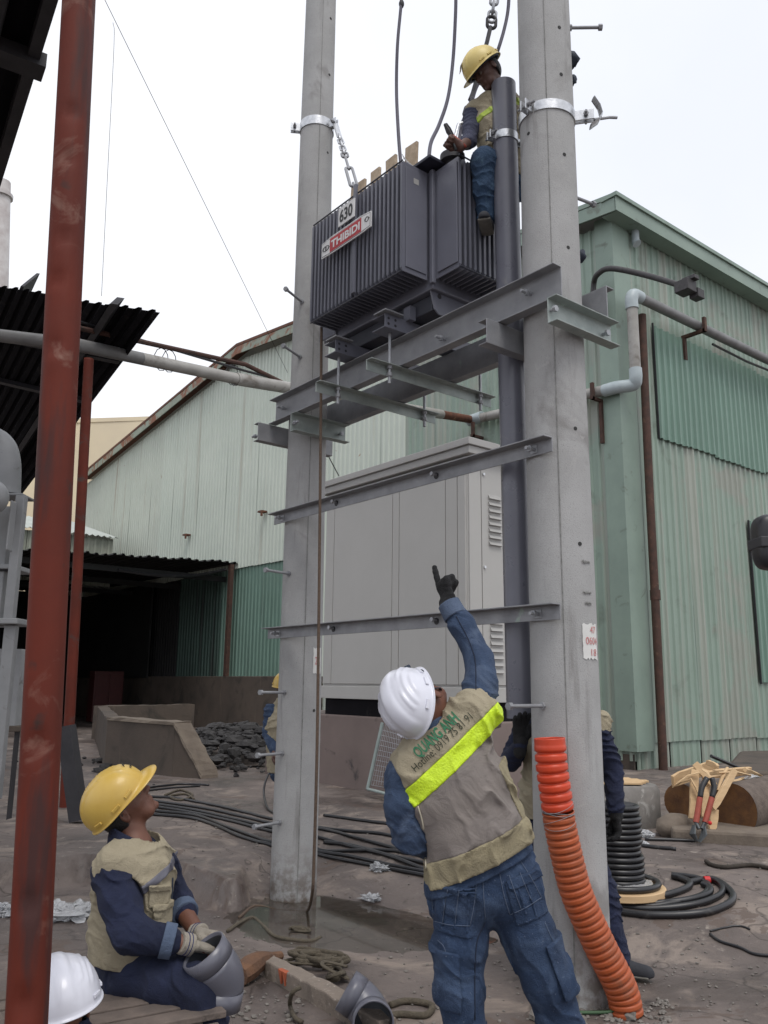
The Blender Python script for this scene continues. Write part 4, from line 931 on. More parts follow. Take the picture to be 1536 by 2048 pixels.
for i in range(24): c = copy_part(f0, (0, .0458*i, 0), T); c.location.x = bx1+.228-base[0]; 
for i in range(12): c = copy_part(f1, (.0455*i, 0, 0), T); c.location.y = by1+.228-base[1]
# pressed face of the end fin, top and bottom stiffener wires
mk('end_panel', MB().box((3.235, 3.845, 4.235), (3.415, 3.850, 4.965)), trafo, T, bevel=.004)
mk('end_panel', MB().box((3.450, 3.585, 4.235), (3.459, 3.775, 4.965)), trafo, T, bevel=.003)
for ra, rb_ in (((3.207, 3.85, 5.003), (3.207, 4.915, 5.003)), ((3.207, 3.85, 4.198), (3.207, 4.915, 4.198)), ((3.455, 3.565, 4.198), (3.97, 3.565, 4.198)), ((3.455, 3.565, 5.003), (3.97, 3.565, 5.003))): mk('stiffener_rod', MB().tube([ra, rb_], .006, 6), trafod, T)
mk('flat_bar', MB().box((3.176, 4.335, 4.22), (3.196, 4.365, 5.06)), trafo, T, bevel=.003)
mk('lid', MB().prism([(3.34, 3.73), (4.08, 3.73), (4.08, 5.02), (3.42, 5.02), (3.42, 3.95), (3.34, 3.95)], 5.022, 5.045), trafol, T, bevel=.004)
mk('tank_top', MB().box((3.5, 3.9, 5.045), (3.92, 4.9, 5.09)), trafod, T)
# sticker on the end
mk('sticker', MB().box((3.30, 3.8436, 4.865), (3.345, 3.8445, 4.905)), cabe, T)
# under-frame: skirt, gussets, skids
mk('skirt', MB().prism([(3.50, 3.88), (3.92, 3.88), (3.92, 4.88), (3.50, 4.88)], 4.02, 4.14), trafod, T, bevel=.01)
for y in (3.86, 4.86):
    mk('gusset', MB().prism([(3.45, 4.19), (3.97, 4.19), (3.93, 4.02), (3.90, 3.99), (3.54, 3.99), (3.50, 4.02)], y-.006, y+.006, ax=1), trafo, T)
    mk('gusset_hole', MB().tube([(3.54, y-.008, 4.12), (3.54, y-.0065, 4.12)], .018, 14), blkst, T)
for yc in (4.17, 4.74):
    m = MB(); z0, z1, t, fl = 3.912, 4.01, .008, .05
    m.prism([(yc-.07, z0), (yc+.07, z0), (yc+.07, z0+t), (yc-.062, z0+t), (yc-.062, z1-t), (yc+.07, z1-t), (yc+.07, z1), (yc-.07, z1)], 3.27, 4.15, ax=0); mk('skid', m, trafo, T, bevel=.002)
    for zz_ in (3.94, 3.98):
        mk('skid_hole', MB().tube([(3.30, yc-.0705, zz_), (3.30, yc-.072, zz_)], .010, 10).tube([(3.36, yc-.0705, zz_), (3.36, yc-.072, zz_)], .010, 10), blkst, T)
    mk('clamp_plate', MB().box((3.24, yc-.11, 4.011), (3.40, yc+.02, 4.022)), galvd, T, bevel=.002)
    cross_bolt(T, (3.52, yc-.03, 4.01), (0, 0, 1), .05, .012)
m = MB(); m.box((3.45, 4.05, 4.0), (3.5, 4.12, 4.1)); mk('lug', m, trafo, T)
# sign plates
def plate(par, name, y0, y1, z0, z1, x, mt, sl=0): return mk(name, MB().prism([(y1, z0), (y0, z0+sl), (y0, z1+sl), (y1, z1)], x-.006, x, ax=0), mt, par, bevel=.002)
RP = mk('rating_plate', MB().box((3.160, 4.325, 4.790), (3.168, 4.520, 4.935)), signw, T, bevel=.002)
textmap('rating_number', '630', lambda u, v: (3.158, 4.503-.158*u, 4.812+.10*v), signk, RP, bold=.028)
yA, yB = 4.715, 4.122; zb0, zb1 = 4.618, 4.735; px = 3.158
def bowed(e): return [(yA-e, zb0+e), (yA-e, zb1-e), ((yA+yB)/2+.18, zb1+.014-e), ((yA+yB)/2-.18, zb1+.014-e), (yB+e, zb1-e), (yB+e, zb0+e), ((yA+yB)/2-.18, zb0-.006+e), ((yA+yB)/2+.18, zb0-.006+e)]
mk('maker_plate', MB().prism(bowed(0), px-.004, px+.004, ax=0), signw, T); MP = bpy.data.objects['maker_plate']
mk('maker_plate_outline', MB().prism(bowed(.008), px-.0048, px-.0042, ax=0), signb, MP)
mk('maker_plate_field', MB().prism(bowed(.0115), px-.0056, px-.005, ax=0), signw, MP)
mk('maker_plate_band', MB().box((px-.0066, 4.230, 4.626), (px-.0058, 4.607, 4.733)), signr, MP)
textmap('maker_name', 'THIBIDI', lambda u, v: (px-.0078, 4.590-.345*u, 4.648+.062*v), signw, MP, bold=.035)
def ring(par, y, z, r, name='emblem'):
    mk(name, MB().tube([(px-.007, y+r*math.cos(a), z+r*math.sin(a)) for a in np.linspace(0, 2*math.pi, 25)[:-1]], .0022, 5, closed=True), signk, par)
ring(MP, 4.668, 4.678, .019); ring(MP, 4.645, 4.678, .019); ring(MP, 4.166, 4.690, .017)
m = MB()
for s in (-1, 1): m.tube([(px-.007, 4.656+s*.045, 4.678), (px-.007, 4.656+s*.030, 4.694), (px-.007, 4.656+s*.030, 4.662), (px-.007, 4.656+s*.045, 4.678)], .0018, 4); m.tube([(px-.007, 4.166+s*.028, 4.690), (px-.007, 4.166+s*.017, 4.702), (px-.007, 4.166+s*.017, 4.678), (px-.007, 4.166+s*.028, 4.690)], .0018, 4)
mk('emblem_wing', m, signk, MP, kind='stuff')
# wooden pieces protecting the bushings, wrapped in film
for k, (px_, py_, w_, h_, ti) in enumerate(((712, 372, .10, .16, .10), (724, 362, .10, .18, .05), (752, 340, .11, .16, .0), (783, 316, .12, .16, -.04), (824, 290, .13, .24, .05))):
    p = pl(px_, py_, 0, 3.62); y = p[1]; zt = p[2]
    mx = [np.array([1., 0, 0]), nrm([0, 1, ti]), nrm([0, -ti, 1])]
    o = mk('wooden_guard', MB().box((-.012, -w_/2, -(zt-5.08)), (.012, w_/2, 0), mx, (3.62, y, zt)), osb, label='%s chipboard piece sticking up behind the transformer fins' % ('leftmost', 'second from the left', 'middle', 'second from the right', 'rightmost and tallest')[k], cat='board', group='chipboard pieces on the transformer', bevel=.003)
m = MB()
for k in range(5):
    a = pl(816, 300, 0, 3.60)+np.array((0, random.uniform(-.03, .03), 0)); m.tube([a+np.array((0, .05, -.02*k)), a+np.array((0, -.12, -.28+.02*k))], .004, 4)
mk('film_strip', m, film, label='torn clear film hanging from the tallest chipboard piece', cat='film')
for (x, y) in ((3.66, 4.02), (3.66, 4.22)):
    pass
bp = pl(905, 320, 1, 3.70)
mk('bushing', MB().tube([(bp[0], 3.70, 5.0), (bp[0], 3.70, bp[2]-.03), (bp[0], 3.70, bp[2]-.02), (bp[0], 3.70, bp[2]+.03)], [.05, .05, .085, .085], 24), blkst, T, smooth=40)
mk('filler_cap', MB().tube([(3.75, 4.0, 5.09), (3.75, 4.0, 5.16)], .05, 16), trafod, T, smooth=40)
# ------------------------------------------------------------------ pole clamps, chains, slings
def band(par, c, r, z, w, mt, name='clamp_band', a0=0, a1=2*math.pi, t=.007):
    n = 40; m = MB(); vs = []
    for i in range(n+1):
        a = a0+(a1-a0)*i/n
        for rr, zz_ in ((r, z-w/2), (r+t, z-w/2), (r+t, z+w/2), (r, z+w/2)): vs.append(cyl_pt(c, rr, a, zz_))
    m.add(vs, [(4*i+j, 4*i+(j+1) % 4, 4*(i+1)+(j+1) % 4, 4*(i+1)+j) for i in range(n) for j in range(4)]); return mk(name, m, mt, par, smooth=30)
def ear(par, c, r, z, a, w, ln=.07, mt=bright):
    d = np.array([math.cos(a), math.sin(a), 0]); tn = np.array([-math.sin(a), math.cos(a), 0])
    for s in (-1, 1):
        o = np.array([c[0], c[1], z])+d*r+tn*s*.018
        mk('clamp_ear', MB().box((0, -.004, -w/2), (ln, .004, w/2), [d, tn, UP], o), mt, par, bevel=.002)
    o = np.array([c[0], c[1], z])+d*(r+ln*.6); mk('clamp_bolt', MB().tube([o-tn*.06, o+tn*.07], .008, 8).tube([o-tn*.04, o-tn*.028], .016, 6).tube([o+tn*.028, o+tn*.04], .016, 6), galvd, par, smooth=40)
zcL = 6.50
k1 = thing('pole_clamp', 'bright zinc clamp band near the top of the left pole', 'clamp', (PLX, PLY, zcL)); rr = rL(zcL)+.001
for q in (0, 1): band(k1, (PLX, PLY), rr, zcL, .085, bright, a0=aL+.95+q*math.pi+.1, a1=aL+.95+(q+1)*math.pi-.1)
aE = aL+.95; ear(k1, (PLX, PLY), rr, zcL, aE, .08); ear(k1, (PLX, PLY), rr, zcL, aE-2.5, .08, .09)
zcR = 5.06
k2 = thing('pole_clamp', 'bright zinc clamp band around the right pole', 'clamp', (PLX, PRY, zcR)); rr2 = rR(zcR)+.001
for q in (0, 1): band(k2, (PLX, PRY), rr2, zcR, .065, bright, a0=aR-.55+q*math.pi+.12, a1=aR-.55+(q+1)*math.pi-.12)
ear(k2, (PLX, PRY), rr2, zcR, aR-.62, .07); ear(k2, (PLX, PRY), rr2, zcR, aR+1.55, .07, .12)
cA = aR+1.55; cc_ = np.array([PLX, PRY, zcR])+np.array([math.cos(cA), math.sin(cA), 0])*(rr2+.12)
mk('half_clamp', MB().tube([cc_+np.array([.0, 0, .12]), cc_+np.array([.03, -.02, .06]), cc_+np.array([.035, -.03, 0]), cc_+np.array([.0, -.03, -.06]), cc_+np.array([-.04, 0, -.1])], .030, 10, flat=.22), bright, k2)
mk('half_clamp', MB().tube([cc_+np.array([.0, 0, -.03]), cc_+np.array([.09, -.05, .0]), cc_+np.array([.13, -.08, -.0])], .010, 8), galv, k2)
# small items on the hidden side of the right pole
def back_item(px, py, r, lab):
    p = pl(px, py, 0, 3.95); mk('rope_knot', MB().ball(p, r, 10, 7, (1, 1, 1.2), .25).tube([p, np.array([PLX+.1, PRY-.05, p[2]])], .02, 6), strapm, label=lab, cat='strap', smooth=True)
back_item(1143, 120, .05, 'dark strap knot showing at the right edge of the right pole, upper'); back_item(1146, 160, .028, 'small dark strap end at the right edge of the right pole, below the knot')
back_item(1161, 512, .035, 'dark insulator hook at the right edge of the right pole above the beam')
# chain and turnbuckle, left
def link(m, p, d, s, L=.06, r=.007, w=.020):
    d = nrm(d); s = nrm(np.array(s, float)-d*(np.array(s, float)@d)); pts = []
    for a in np.linspace(0, 2*math.pi, 17)[:-1]:
        cx = math.cos(a); pts.append(np.array(p)+s*(w*math.sin(a))+d*((L/2-w)*(1 if cx > 0 else -1)+w*cx))
    m.tube(pts, r, 6, closed=True)
def chain_run(name, label, a, b, n, mt, r=.007, w=.018):
    a = np.array(a, float); b = np.array(b, float); d = b-a; L = np.linalg.norm(d)/n; root = thing(name, label, 'chain', b)
    for i in range(n):
        m = MB(); link(m, a+d*(i+.5)/n, d, (RH if i % 2 else FH), L*1.32, r, w); mk('link', m, mt, root, smooth=True)
    return root
eL = np.array([PLX, PLY, zcL])+np.array([math.cos(aE), math.sin(aE), 0])*(rr+.05)
tl = pl(712, 385, 0, 3.44)
g1 = pl(678, 275, 1, 5.30); g2 = pl(686, 305, 1, 5.2)
dL = eL-tl
P_ = lambda t: eL-dL*t
st_ = thing('strap_plate', 'twisted bright strap hanging from the left pole clamp', 'strap', eL); mk('plate', MB().tube([eL, P_(.12), P_(.24)], .026, 8, flat=.22), bright, st_, smooth=40)
chain_run('shackle_chain', 'bright shackle chain hanging from the clamp on the left pole', P_(.22), P_(.48), 5, bright, .009, .022)
tb = thing('turnbuckle', 'long steel turnbuckle between the shackle chain and the transformer', 'turnbuckle', tl)
mm = MB(); link(mm, P_(.50), dL, RH, .1, .010, .026); mk('eye', mm, galvd, tb, smooth=True)
mk('threaded_end', MB().tube([P_(.52), P_(.70)], .011, 10), galvd, tb)
mm = MB(); link(mm, P_(.80), dL, RH, .40*np.linalg.norm(dL)*.62, .012, .028); mk('frame', mm, galvd, tb, smooth=True)
mk('hook', MB().tube([P_(.88), P_(1.0), P_(1.0)-UP*.05], .011, 8), galvd, tb)
# hoist chain and slings at the right
def px_path(pts): return spline([pl(x, y, 1, Y) for x, y, Y in pts], 8)
chain_run('hoist_chain', 'bright hoist chain running up out of the picture near the right pole', pl(996, -60, 1, 3.95), pl(983, 42, 1, 3.95), 6, galv, .012, .03)
hk = thing('chain_hook', 'dark hook and rod under the hoist chain behind the yellow helmet', 'hook', pl(975, 100, 1, 3.95)); mm = MB(); link(mm, pl(983, 45, 1, 3.95), UP, RH, .11, .014, .035); mk('hook_eye', mm, blkst, hk, smooth=True)
mk('rod', MB().tube([pl(981, 54, 1, 3.95), pl(974, 84, 1, 3.95), pl(946, 185, 1, 4.02), pl(940, 200, 1, 4.02)], .017, 8), blkst, hk)
cs = M('sling_cable', (.075, .07, .10), (.06, .055, .08), 20, .6)
mk('hoist_cable', MB().tube(px_path([(803, -30, 4.4), (802, 10, 4.4), (795, 90, 4.4), (793, 180, 4.4), (797, 270, 4.3), (803, 345, 4.2)]), .013, 10), cs, smooth=True, label='leftmost dark cable coming down to the transformer fins', cat='cable')
mk('hoist_cable', MB().tube(px_path([(912, -30, 4.2), (911, 30, 4.2), (906, 120, 4.2), (896, 195, 4.15), (878, 250, 4.1), (862, 285, 4.0), (857, 325, 3.85)]), .014, 10), cs, smooth=True, label='middle dark cable bending down to the transformer lid corner', cat='cable')
mk('hoist_cable', MB().tube(px_path([(1019, -30, 3.9), (1016, 20, 3.9), (1008, 60, 3.9), (996, 100, 3.9), (985, 130, 4.0), (955, 170, 4.1), (940, 215, 4.1), (925, 245, 4.05), (917, 290, 3.95)]), .014, 10), cs, smooth=True, label='dark cable running from the top down behind the helmet of the worker', cat='cable')
mk('cable_fitting', MB().ball(pl(803, 8, 1, 4.4), .022, 10, 8, (1, 1, 1.8)), blkst, smooth=True, label='small dark fitting on the leftmost hoist cable at the top', cat='fitting')
chain_run('shackle_chain', 'shackle links between the worker and the transformer end', pl(943, 200, 1, 4.02), pl(928, 245, 1, 4.0), 3, blkst, .011, .026)
tb2 = thing('turnbuckle', 'bright turnbuckle frame standing on the transformer beside the hand of the worker', 'turnbuckle', pl(908, 322, 1, 3.95)); mm = MB(); a = pl(927, 248, 1, 3.98); b = pl(907, 322, 1, 3.92); link(mm, (a+b)/2, b-a, RH, np.linalg.norm(b-a)*1.05, .013, .036); mk('frame', mm, bright, tb2, smooth=True)
# long sling rope from the transformer skid to the ground
gr = Gt(614, 1832); rp_ = [pl(642, 655, 1, 4.86), pl(642, 760, 0, 3.38)]
rp_ = [pl(643, 655, 0, 3.30), pl(641, 900, 0, 3.28), pl(638, 1200, 0, 3.26), pl(634, 1500, 0, 3.25), pl(628, 1720, 0, 3.27), pl(624, 1790, 0, 3.3), gr+UP*.03, gr+UP*.015-RH*.06]
mk('sling_rope', MB().tube(spline(rp_, 10), .0105, 8), rope2, smooth=True, label='brown rope hanging straight from the transformer down beside the left pole', cat='rope')
# ------------------------------------------------------------------ grey PVC riser
PVY = 3.355
pv = thing('riser_pipe', 'tall dark grey plastic pipe strapped beside the right pole', 'pipe', (3.71, PVY, 1.36)); dpt = np.array([-.012, .075, 4.2])/4.2
n = 40; r_ = .082; m = MB(); vs = []
A_ = np.array([3.71, PVY, 1.37]); B_ = pl(1007, 170, 0, 3.70)
for (c, rr_) in ((A_, r_), (B_, r_), (B_, r_-.007), (A_, r_-.007)):
    for k in range(n): vs.append((c[0]+rr_*math.cos(2*math.pi*k/n), c[1]+rr_*math.sin(2*math.pi*k/n), c[2]))
m.add(vs, [(i*n+k, i*n+(k+1) % n, ((i+1) % 4)*n+(k+1) % n, ((i+1) % 4)*n+k) for i in range(4) for k in range(n)]); mk('pipe', m, pvc, pv, smooth=40)
zc = pl(1012, 258, 0, 3.62)[2]; cb_ = A_+(B_-A_)*((zc-1.37)/(B_[2]-1.37))
k3 = thing('pipe_clamp', 'bright zinc strap holding the grey riser pipe to the right pole', 'clamp', cb_)
for q in (0, 1): band(k3, (cb_[0], cb_[1]), r_+.001, zc, .055, bright, a0=aR-.9+q*math.pi+.2, a1=aR-.9+(q+1)*math.pi-.2, t=.005)
ear(k3, (cb_[0], cb_[1]), r_, zc, aR-.9, .06, .05); ear(k3, (cb_[0], cb_[1]), r_, zc, aR-.9+math.pi, .06, .05)
# ------------------------------------------------------------------ orange corrugated conduit
def hose(name, label, pts, r, pitch, mats, split, par=None):
    pts = spline(pts, 24); P_ = np.array(pts); ds = np.r_[0, np.cumsum(np.linalg.norm(np.diff(P_, axis=0), axis=1))]; L = ds[-1]; root = thing(name, label, 'conduit', P_[-1])
    def at(s): return np.array([np.interp(s, ds, P_[:, i]) for i in range(3)])
    for (s0, s1, mt, nm, pt) in ((0, split, mats[0], 'end_section', pitch*1.05), (split, L, mats[1], 'ribbed_section', pitch*.76)):
        c = []; rr = []; s = s0
        while s < s1:
            for q in range(8):
                ph = 2*math.pi*q/8; x = s+pt*q/8
                if x > s1: break
                c.append(at(x)); w = math.cos(ph); rr.append(r-.0155*max(0, -w)**2.2 if not (nm == 'end_section' and x < pitch*.9) else r*.97)
            s += pt
        mk(nm, MB().tube(c, rr, 36, caps=False), mt, root, smooth=True, solid=.004)
    m = MB()
    for k in range(5):
        c = at(split+.02*k-.03); d = nrm(at(split+.05)-at(split-.05)); u = nrm(np.cross(d, UP)); w = np.cross(d, u)
        m.tube([c+(r+.003)*(math.cos(a)*u+math.sin(a)*w)+d*.022*math.sin(a+k*1.7) for a in np.linspace(0, 2*math.pi, 25)[:-1]], .0011, 4, closed=True)
    mk('binding_wire', m, galvd, root); return root
gb = Gt(1248, 2002)
hp = [D(1099, 1476, 4.38), D(1104, 1535, 4.38), D(1113, 1600, 4.39), D(1120, 1650, 4.40), D(1133, 1710, 4.41), D(1151, 1780, 4.42), D(1176, 1840, 4.43), D(1204, 1900, 4.44), D(1230, 1950, 4.45), D(1246, 1988, 4.46), D(1254, 2030, 4.46)]
hose('orange_conduit', 'orange corrugated conduit rising bent from the ground beside the right pole', hp, .0785, .0450, (orange1, orange2), .36)
g2_ = Gt(965, 1835); 
hose('orange_conduit', 'short piece of orange conduit lying behind the legs of the pointing worker', [g2_+np.array([.25, .35, .06]), g2_+np.array([.1, .15, .07]), g2_+np.array([0, 0, .06]), g2_+np.array([-.02, -.1, .03])], .05, .03, (orange2, orange2), .2)
# pale rod and green cord by the right pole
a = Gt(1103, 1855); mk('pale_rod', MB().tube([a, D(1091, 1560, 4.35)], .010, 8), whitep, label='thin pale rod leaning against the foot of the right pole', cat='rod')
mk('green_cord', MB().tube(spline([Gt(1120, 1880, .05), Gt(1160, 1935, .04), Gt(1200, 1985, .03), Gt(1232, 2020, .02), Gt(1150, 2026, .01)], 6), .008, 6), M('green_cord_m', (.05, .11, .05), None, 10, .6), label='thin green cord on the ground at the foot of the right pole', cat='cord', smooth=True)
# ------------------------------------------------------------------ black cables
def gcable(label, pts, r=.016, up=None, n=8, grp=None, mt=cable, name='power_cable', cat='cable'):
    up = r if up is None else up; P = spline([Gt(x, y, up+(e[0] if e else 0)) for (x, y, *e) in pts], n)
    P = [np.array((p[0], p[1], max(p[2], gz(p[0], p[1])+r*.9))) for p in P]
    return mk(name, MB().tube(P, r, 8), mt, smooth=True, label=label, cat=cat, group=grp)
GC = 'black power cables lying across the yard'
L1_ = 'black cable lying across the yard behind the left pole, one of a bundle'
NM_ = ('farthest strand', 'second strand from the far side', 'third strand from the far side', 'third strand from the near side', 'second strand from the near side', 'nearest strand')
for k, pts in enumerate(([(240, 1580), (295, 1592), (350, 1596), (440, 1612), (542, 1637), (640, 1655), (700, 1662), (768, 1668), (860, 1690), (940, 1706)],
    [(240, 1590), (300, 1600), (420, 1618), (542, 1646), (640, 1657), (700, 1672), (768, 1690), (860, 1716), (940, 1735)],
    [(240, 1598), (305, 1607), (400, 1622), (542, 1655), (600, 1664), (640, 1675), (700, 1692), (768, 1708), (860, 1728), (940, 1748)],
    [(240, 1604), (310, 1613), (400, 1628), (542, 1662), (600, 1672), (640, 1700), (700, 1701), (768, 1700), (860, 1712), (940, 1730)],
    [(240, 1606), (300, 1620), (390, 1630), (450, 1652), (500, 1670), (542, 1684), (600, 1696), (640, 1704), (700, 1712), (768, 1727), (860, 1745), (940, 1762)],
    [(240, 1612), (300, 1627), (380, 1635), (430, 1650), (480, 1672), (542, 1690), (600, 1700), (650, 1712), (768, 1735), (860, 1752), (940, 1768)])):
    gcable('black cable of the bundle crossing behind the left pole, '+NM_[k], pts, .0155, grp=GC)
gcable('thin cable pair ending near the sloping concrete wall', [(250, 1582), (320, 1572), (370, 1568), (418, 1570)], .013)
gcable('thin cable lying just before the sloping concrete wall', [(250, 1588), (320, 1578), (380, 1573), (400, 1572)], .012)
gcable('black cable running level behind the bundle, right of the left pole', [(648, 1630), (720, 1640), (800, 1650), (880, 1660), (960, 1690)], .016)
gcable('black cable looping up beside the left pole', [(548, 1530, .35), (532, 1560, .22), (528, 1590, .08), (540, 1622), (580, 1640)], .013, 0.01)
gcable('crossing black cable nearest the puddle right of the left pole', [(648, 1684), (700, 1690), (780, 1712), (860, 1742), (940, 1765)], .017)
gcable('rag of dark tangled twine beside the cable bundle', [(330, 1590), (360, 1580), (385, 1590), (360, 1600), (340, 1592), (372, 1588), (388, 1598)], .014, mt=ropem, name='twine', cat='twine')
# coil at the right
gcable('outer black cable of the coil ends lying right of the pole', [(1190, 1812), (1290, 1829), (1400, 1826), (1455, 1808), (1466, 1790), (1448, 1770), (1430, 1760), (1412, 1757)], .024)
gcable('black cable of the coil with a red tape mark', [(1190, 1806), (1290, 1817), (1380, 1810), (1430, 1795), (1446, 1780), (1438, 1765), (1418, 1758), (1400, 1760), (1380, 1764)], .022)
gcable('middle black cable of the coil lying right of the pole', [(1190, 1800), (1290, 1808), (1370, 1800), (1415, 1788), (1420, 1775), (1405, 1768)], .022)
gcable('inner black cable of the coil lying right of the pole', [(1190, 1806), (1280, 1814), (1350, 1805), (1404, 1790), (1418, 1772), (1400, 1758), (1370, 1752), (1344, 1750)], .021)
gcable('shortest black cable of the coil, nearest the spool', [(1190, 1795), (1260, 1799), (1330, 1790), (1372, 1776), (1380, 1765), (1362, 1756), (1345, 1752)], .023)
q = Gt(1414, 1760, .03); mk('tape_mark', MB().tube([q-RH*.02, q+RH*.02], .026, 12), cablet, label='red tape wrapped round one cable of the coil', cat='tape', smooth=40)
gcable('thin dark wire squiggle on the ground at the right edge', [(1420, 1862), (1450, 1855), (1480, 1852), (1500, 1858)], .006)
gcable('thin dark cable curving to the right edge of the picture', [(1420, 1868), (1440, 1882), (1480, 1895), (1510, 1908), (1560, 1912)], .009)
gcable('gnarled dark branch lying on the ground at the right edge', [(1412, 1722), (1425, 1730), (1450, 1734), (1500, 1730), (1540, 1736), (1580, 1740)], .016, mt=M('dark_bark', (.05, .04, .032), (.03, .025, .02), 20, .95), name='branch', cat='branch')
gcable('straight black cable offcut before the logs', [(1290, 1678), (1360, 1680), (1440, 1684)], .014)
gcable('short black cable offcut beside the spool', [(1278, 1690), (1310, 1694), (1352, 1698)], .016)
# cable spool behind the right pole
scn = Gt(1245, 1772); SX, SY, SZ = scn[0]+.35, scn[1]+.45, gz(scn[0]+.35, scn[1]+.45)
p_ = D(1234, 1700, 6.28); SX, SY = p_[0], p_[1]; SZ = gz(SX, SY)
sp_ = thing('cable_spool', 'standing wooden spool wound with thick black cable behind the right pole', 'spool', (SX, SY, SZ))
def disc(c, r, z0, z1, mt, par, name, n=40): return mk(name, MB().prism([(c[0]+r*math.cos(2*math.pi*k/n), c[1]+r*math.sin(2*math.pi*k/n)) for k in range(n)], z0, z1), mt, par, smooth=30, bevel=.006)
disc((SX, SY), .32, SZ+.0, SZ+.05, woodp, sp_, 'flange'); disc((SX, SY), .13, SZ+.06, SZ+.60, blkst, sp_, 'drum')
for k in range(14):
    z = SZ+.09+k*.0375; rr_ = .150+(.018 if k < 5 else (.012 if k > 6 and k < 12 else 0)); mk('cable_turn', MB().tube([(SX+rr_*math.cos(a), SY+rr_*math.sin(a), z) for a in np.linspace(0, 2*math.pi, 41)[:-1]], .0185, 8, closed=True), cable, sp_, smooth=True)
mk('cable_turn', MB().tube([(SX+.27*math.cos(a), SY+.27*math.sin(a), SZ+.075) for a in np.linspace(0, 2*math.pi, 41)[:-1]], .022, 8, closed=True), cable, sp_, smooth=True)
m = MB()
for k in range(40):
    a = 2*math.pi*k/40; m.v += [(SX+.17*math.cos(a), SY+.17*math.sin(a), SZ+.085+.01*random.random()), (SX+.235*math.cos(a), SY+.235*math.sin(a), SZ+.065+.02*random.random())]
m.f += [(2*k, 2*k+1, (2*k+3) % 80, (2*k+2) % 80) for k in range(40)]; mk('film_wrap', m, film, sp_, smooth=True)
# concrete ring / tank behind it with boards on top
p_ = D(1248, 1640, 8.9); TX, TY = p_[0], p_[1]; TZ = gz(TX, TY)
ct = thing('concrete_ring', 'round grey concrete ring with boards laid on top behind the spool', 'concrete ring', (TX, TY, TZ))
m = MB(); n = 48; prof = [(.34, 0), (.36, .1), (.36, .34), (.33, .39), (.05, .40)]
vs = [(TX+r_2*math.cos(2*math.pi*k/n), TY+r_2*math.sin(2*math.pi*k/n), TZ+z) for r_2, z in prof for k in range(n)]
m.add(vs, [(i*n+k, i*n+(k+1) % n, (i+1)*n+(k+1) % n, (i+1)*n+k) for i in range(4) for k in range(n)]+[tuple(4*n+k for k in range(n))]); mk('ring_body', m, M('ring_concrete', (.24, .225, .21), (.16, .15, .14), 6, .85, bump=.3, dirt=((.36, .35, .33), 8, .6, .1)), ct, smooth=50)
for k in range(5):
    a = np.array([TX, TY, TZ+.405])+RH*(-.30)+FH*(-.24+.10*k); mk('board', MB().box((0, 0, 0), (.56-.06*abs(k-2), .09, .022), [RH, FH, UP], a), woodp, label='%s board on the concrete ring' % ('nearest pale', 'second pale', 'middle pale', 'fourth pale', 'farthest pale')[k], cat='board', group='boards on the concrete ring', bevel=.004)
# logs, planks, cutters
def log(label, a, b, r0_, r1_):
    a = np.array(a); b = np.array(b); m = MB(); n = 24; d = b-a; u = nrm(np.cross(d, UP)); w = nrm(np.cross(d, u)); vs = []
    for i in range(13):
        t = i/12; rr = r0_+(r1_-r0_)*t
        for k in range(n):
            an = 2*math.pi*k/n; q = 1+.10*(vnoise(np.array([[t*3, math.cos(an)*1.2+5, math.sin(an)*1.2+3]]), 3)[0]-.5); vs.append(a+d*t+rr*q*(math.cos(an)*u+math.sin(an)*w))
    m.add(vs, [(i*n+k, i*n+(k+1) % n, (i+1)*n+(k+1) % n, (i+1)*n+k) for i in range(12) for k in range(n)])
    root = thing('log', label, 'log', (a+b)/2); mk('bark', m, bark, root, smooth=True)
    mk('cut_face', MB().add([vs[k]-nrm(d)*.004 for k in range(n)], [tuple(range(n))]), logend, root); mk('cut_face', MB().add([vs[12*n+k] for k in range(n)], [tuple(range(n))]), logend, root)
    return root
K_ = 1.36
def DD(x, y, d): return D(x, y, d*K_)
log('thick cut log with brown end face lying on the kerb at the right edge', DD(1468, 1618, 6.05), DD(1660, 1568, 7.0), .225, .22)
log('dark log lying behind among the planks near the rusty post', DD(1362, 1604, 6.35), DD(1500, 1580, 7.4), .17, .16)
root = thing('stone_kerb', 'rough stone kerb under the logs at the right edge', 'kerb', D(1440, 1690, 8))
kp = [(1338, 1668), (1345, 1682), (1400, 1686), (1470, 1690), (1560, 1696), (1800, 1705), (1800, 1640), (1420, 1638), (1350, 1648)]
mk('kerb_stone', MB().prism([tuple(pl(x, y, 2, .2)[:2]) for x, y in kp], .1, .31), cwallt, root, bevel=.03)
mk('earth_bank', MB().prism([tuple(pl(x, y, 2, .3)[:2]) for x, y in ((1445, 1600), (1800, 1610), (1800, 1535), (1480, 1545))], .1, .62), cwall, root, bevel=.06)
r0_ = pl(1350, 1652, 2, .28); mk('boulder', MB().ball((r0_[0], r0_[1], .27), .17, 14, 9, (1.3, .9, .75), .07), cwallt, label='rounded pale stone at the foot of the rusty post', cat='stone', smooth=True)
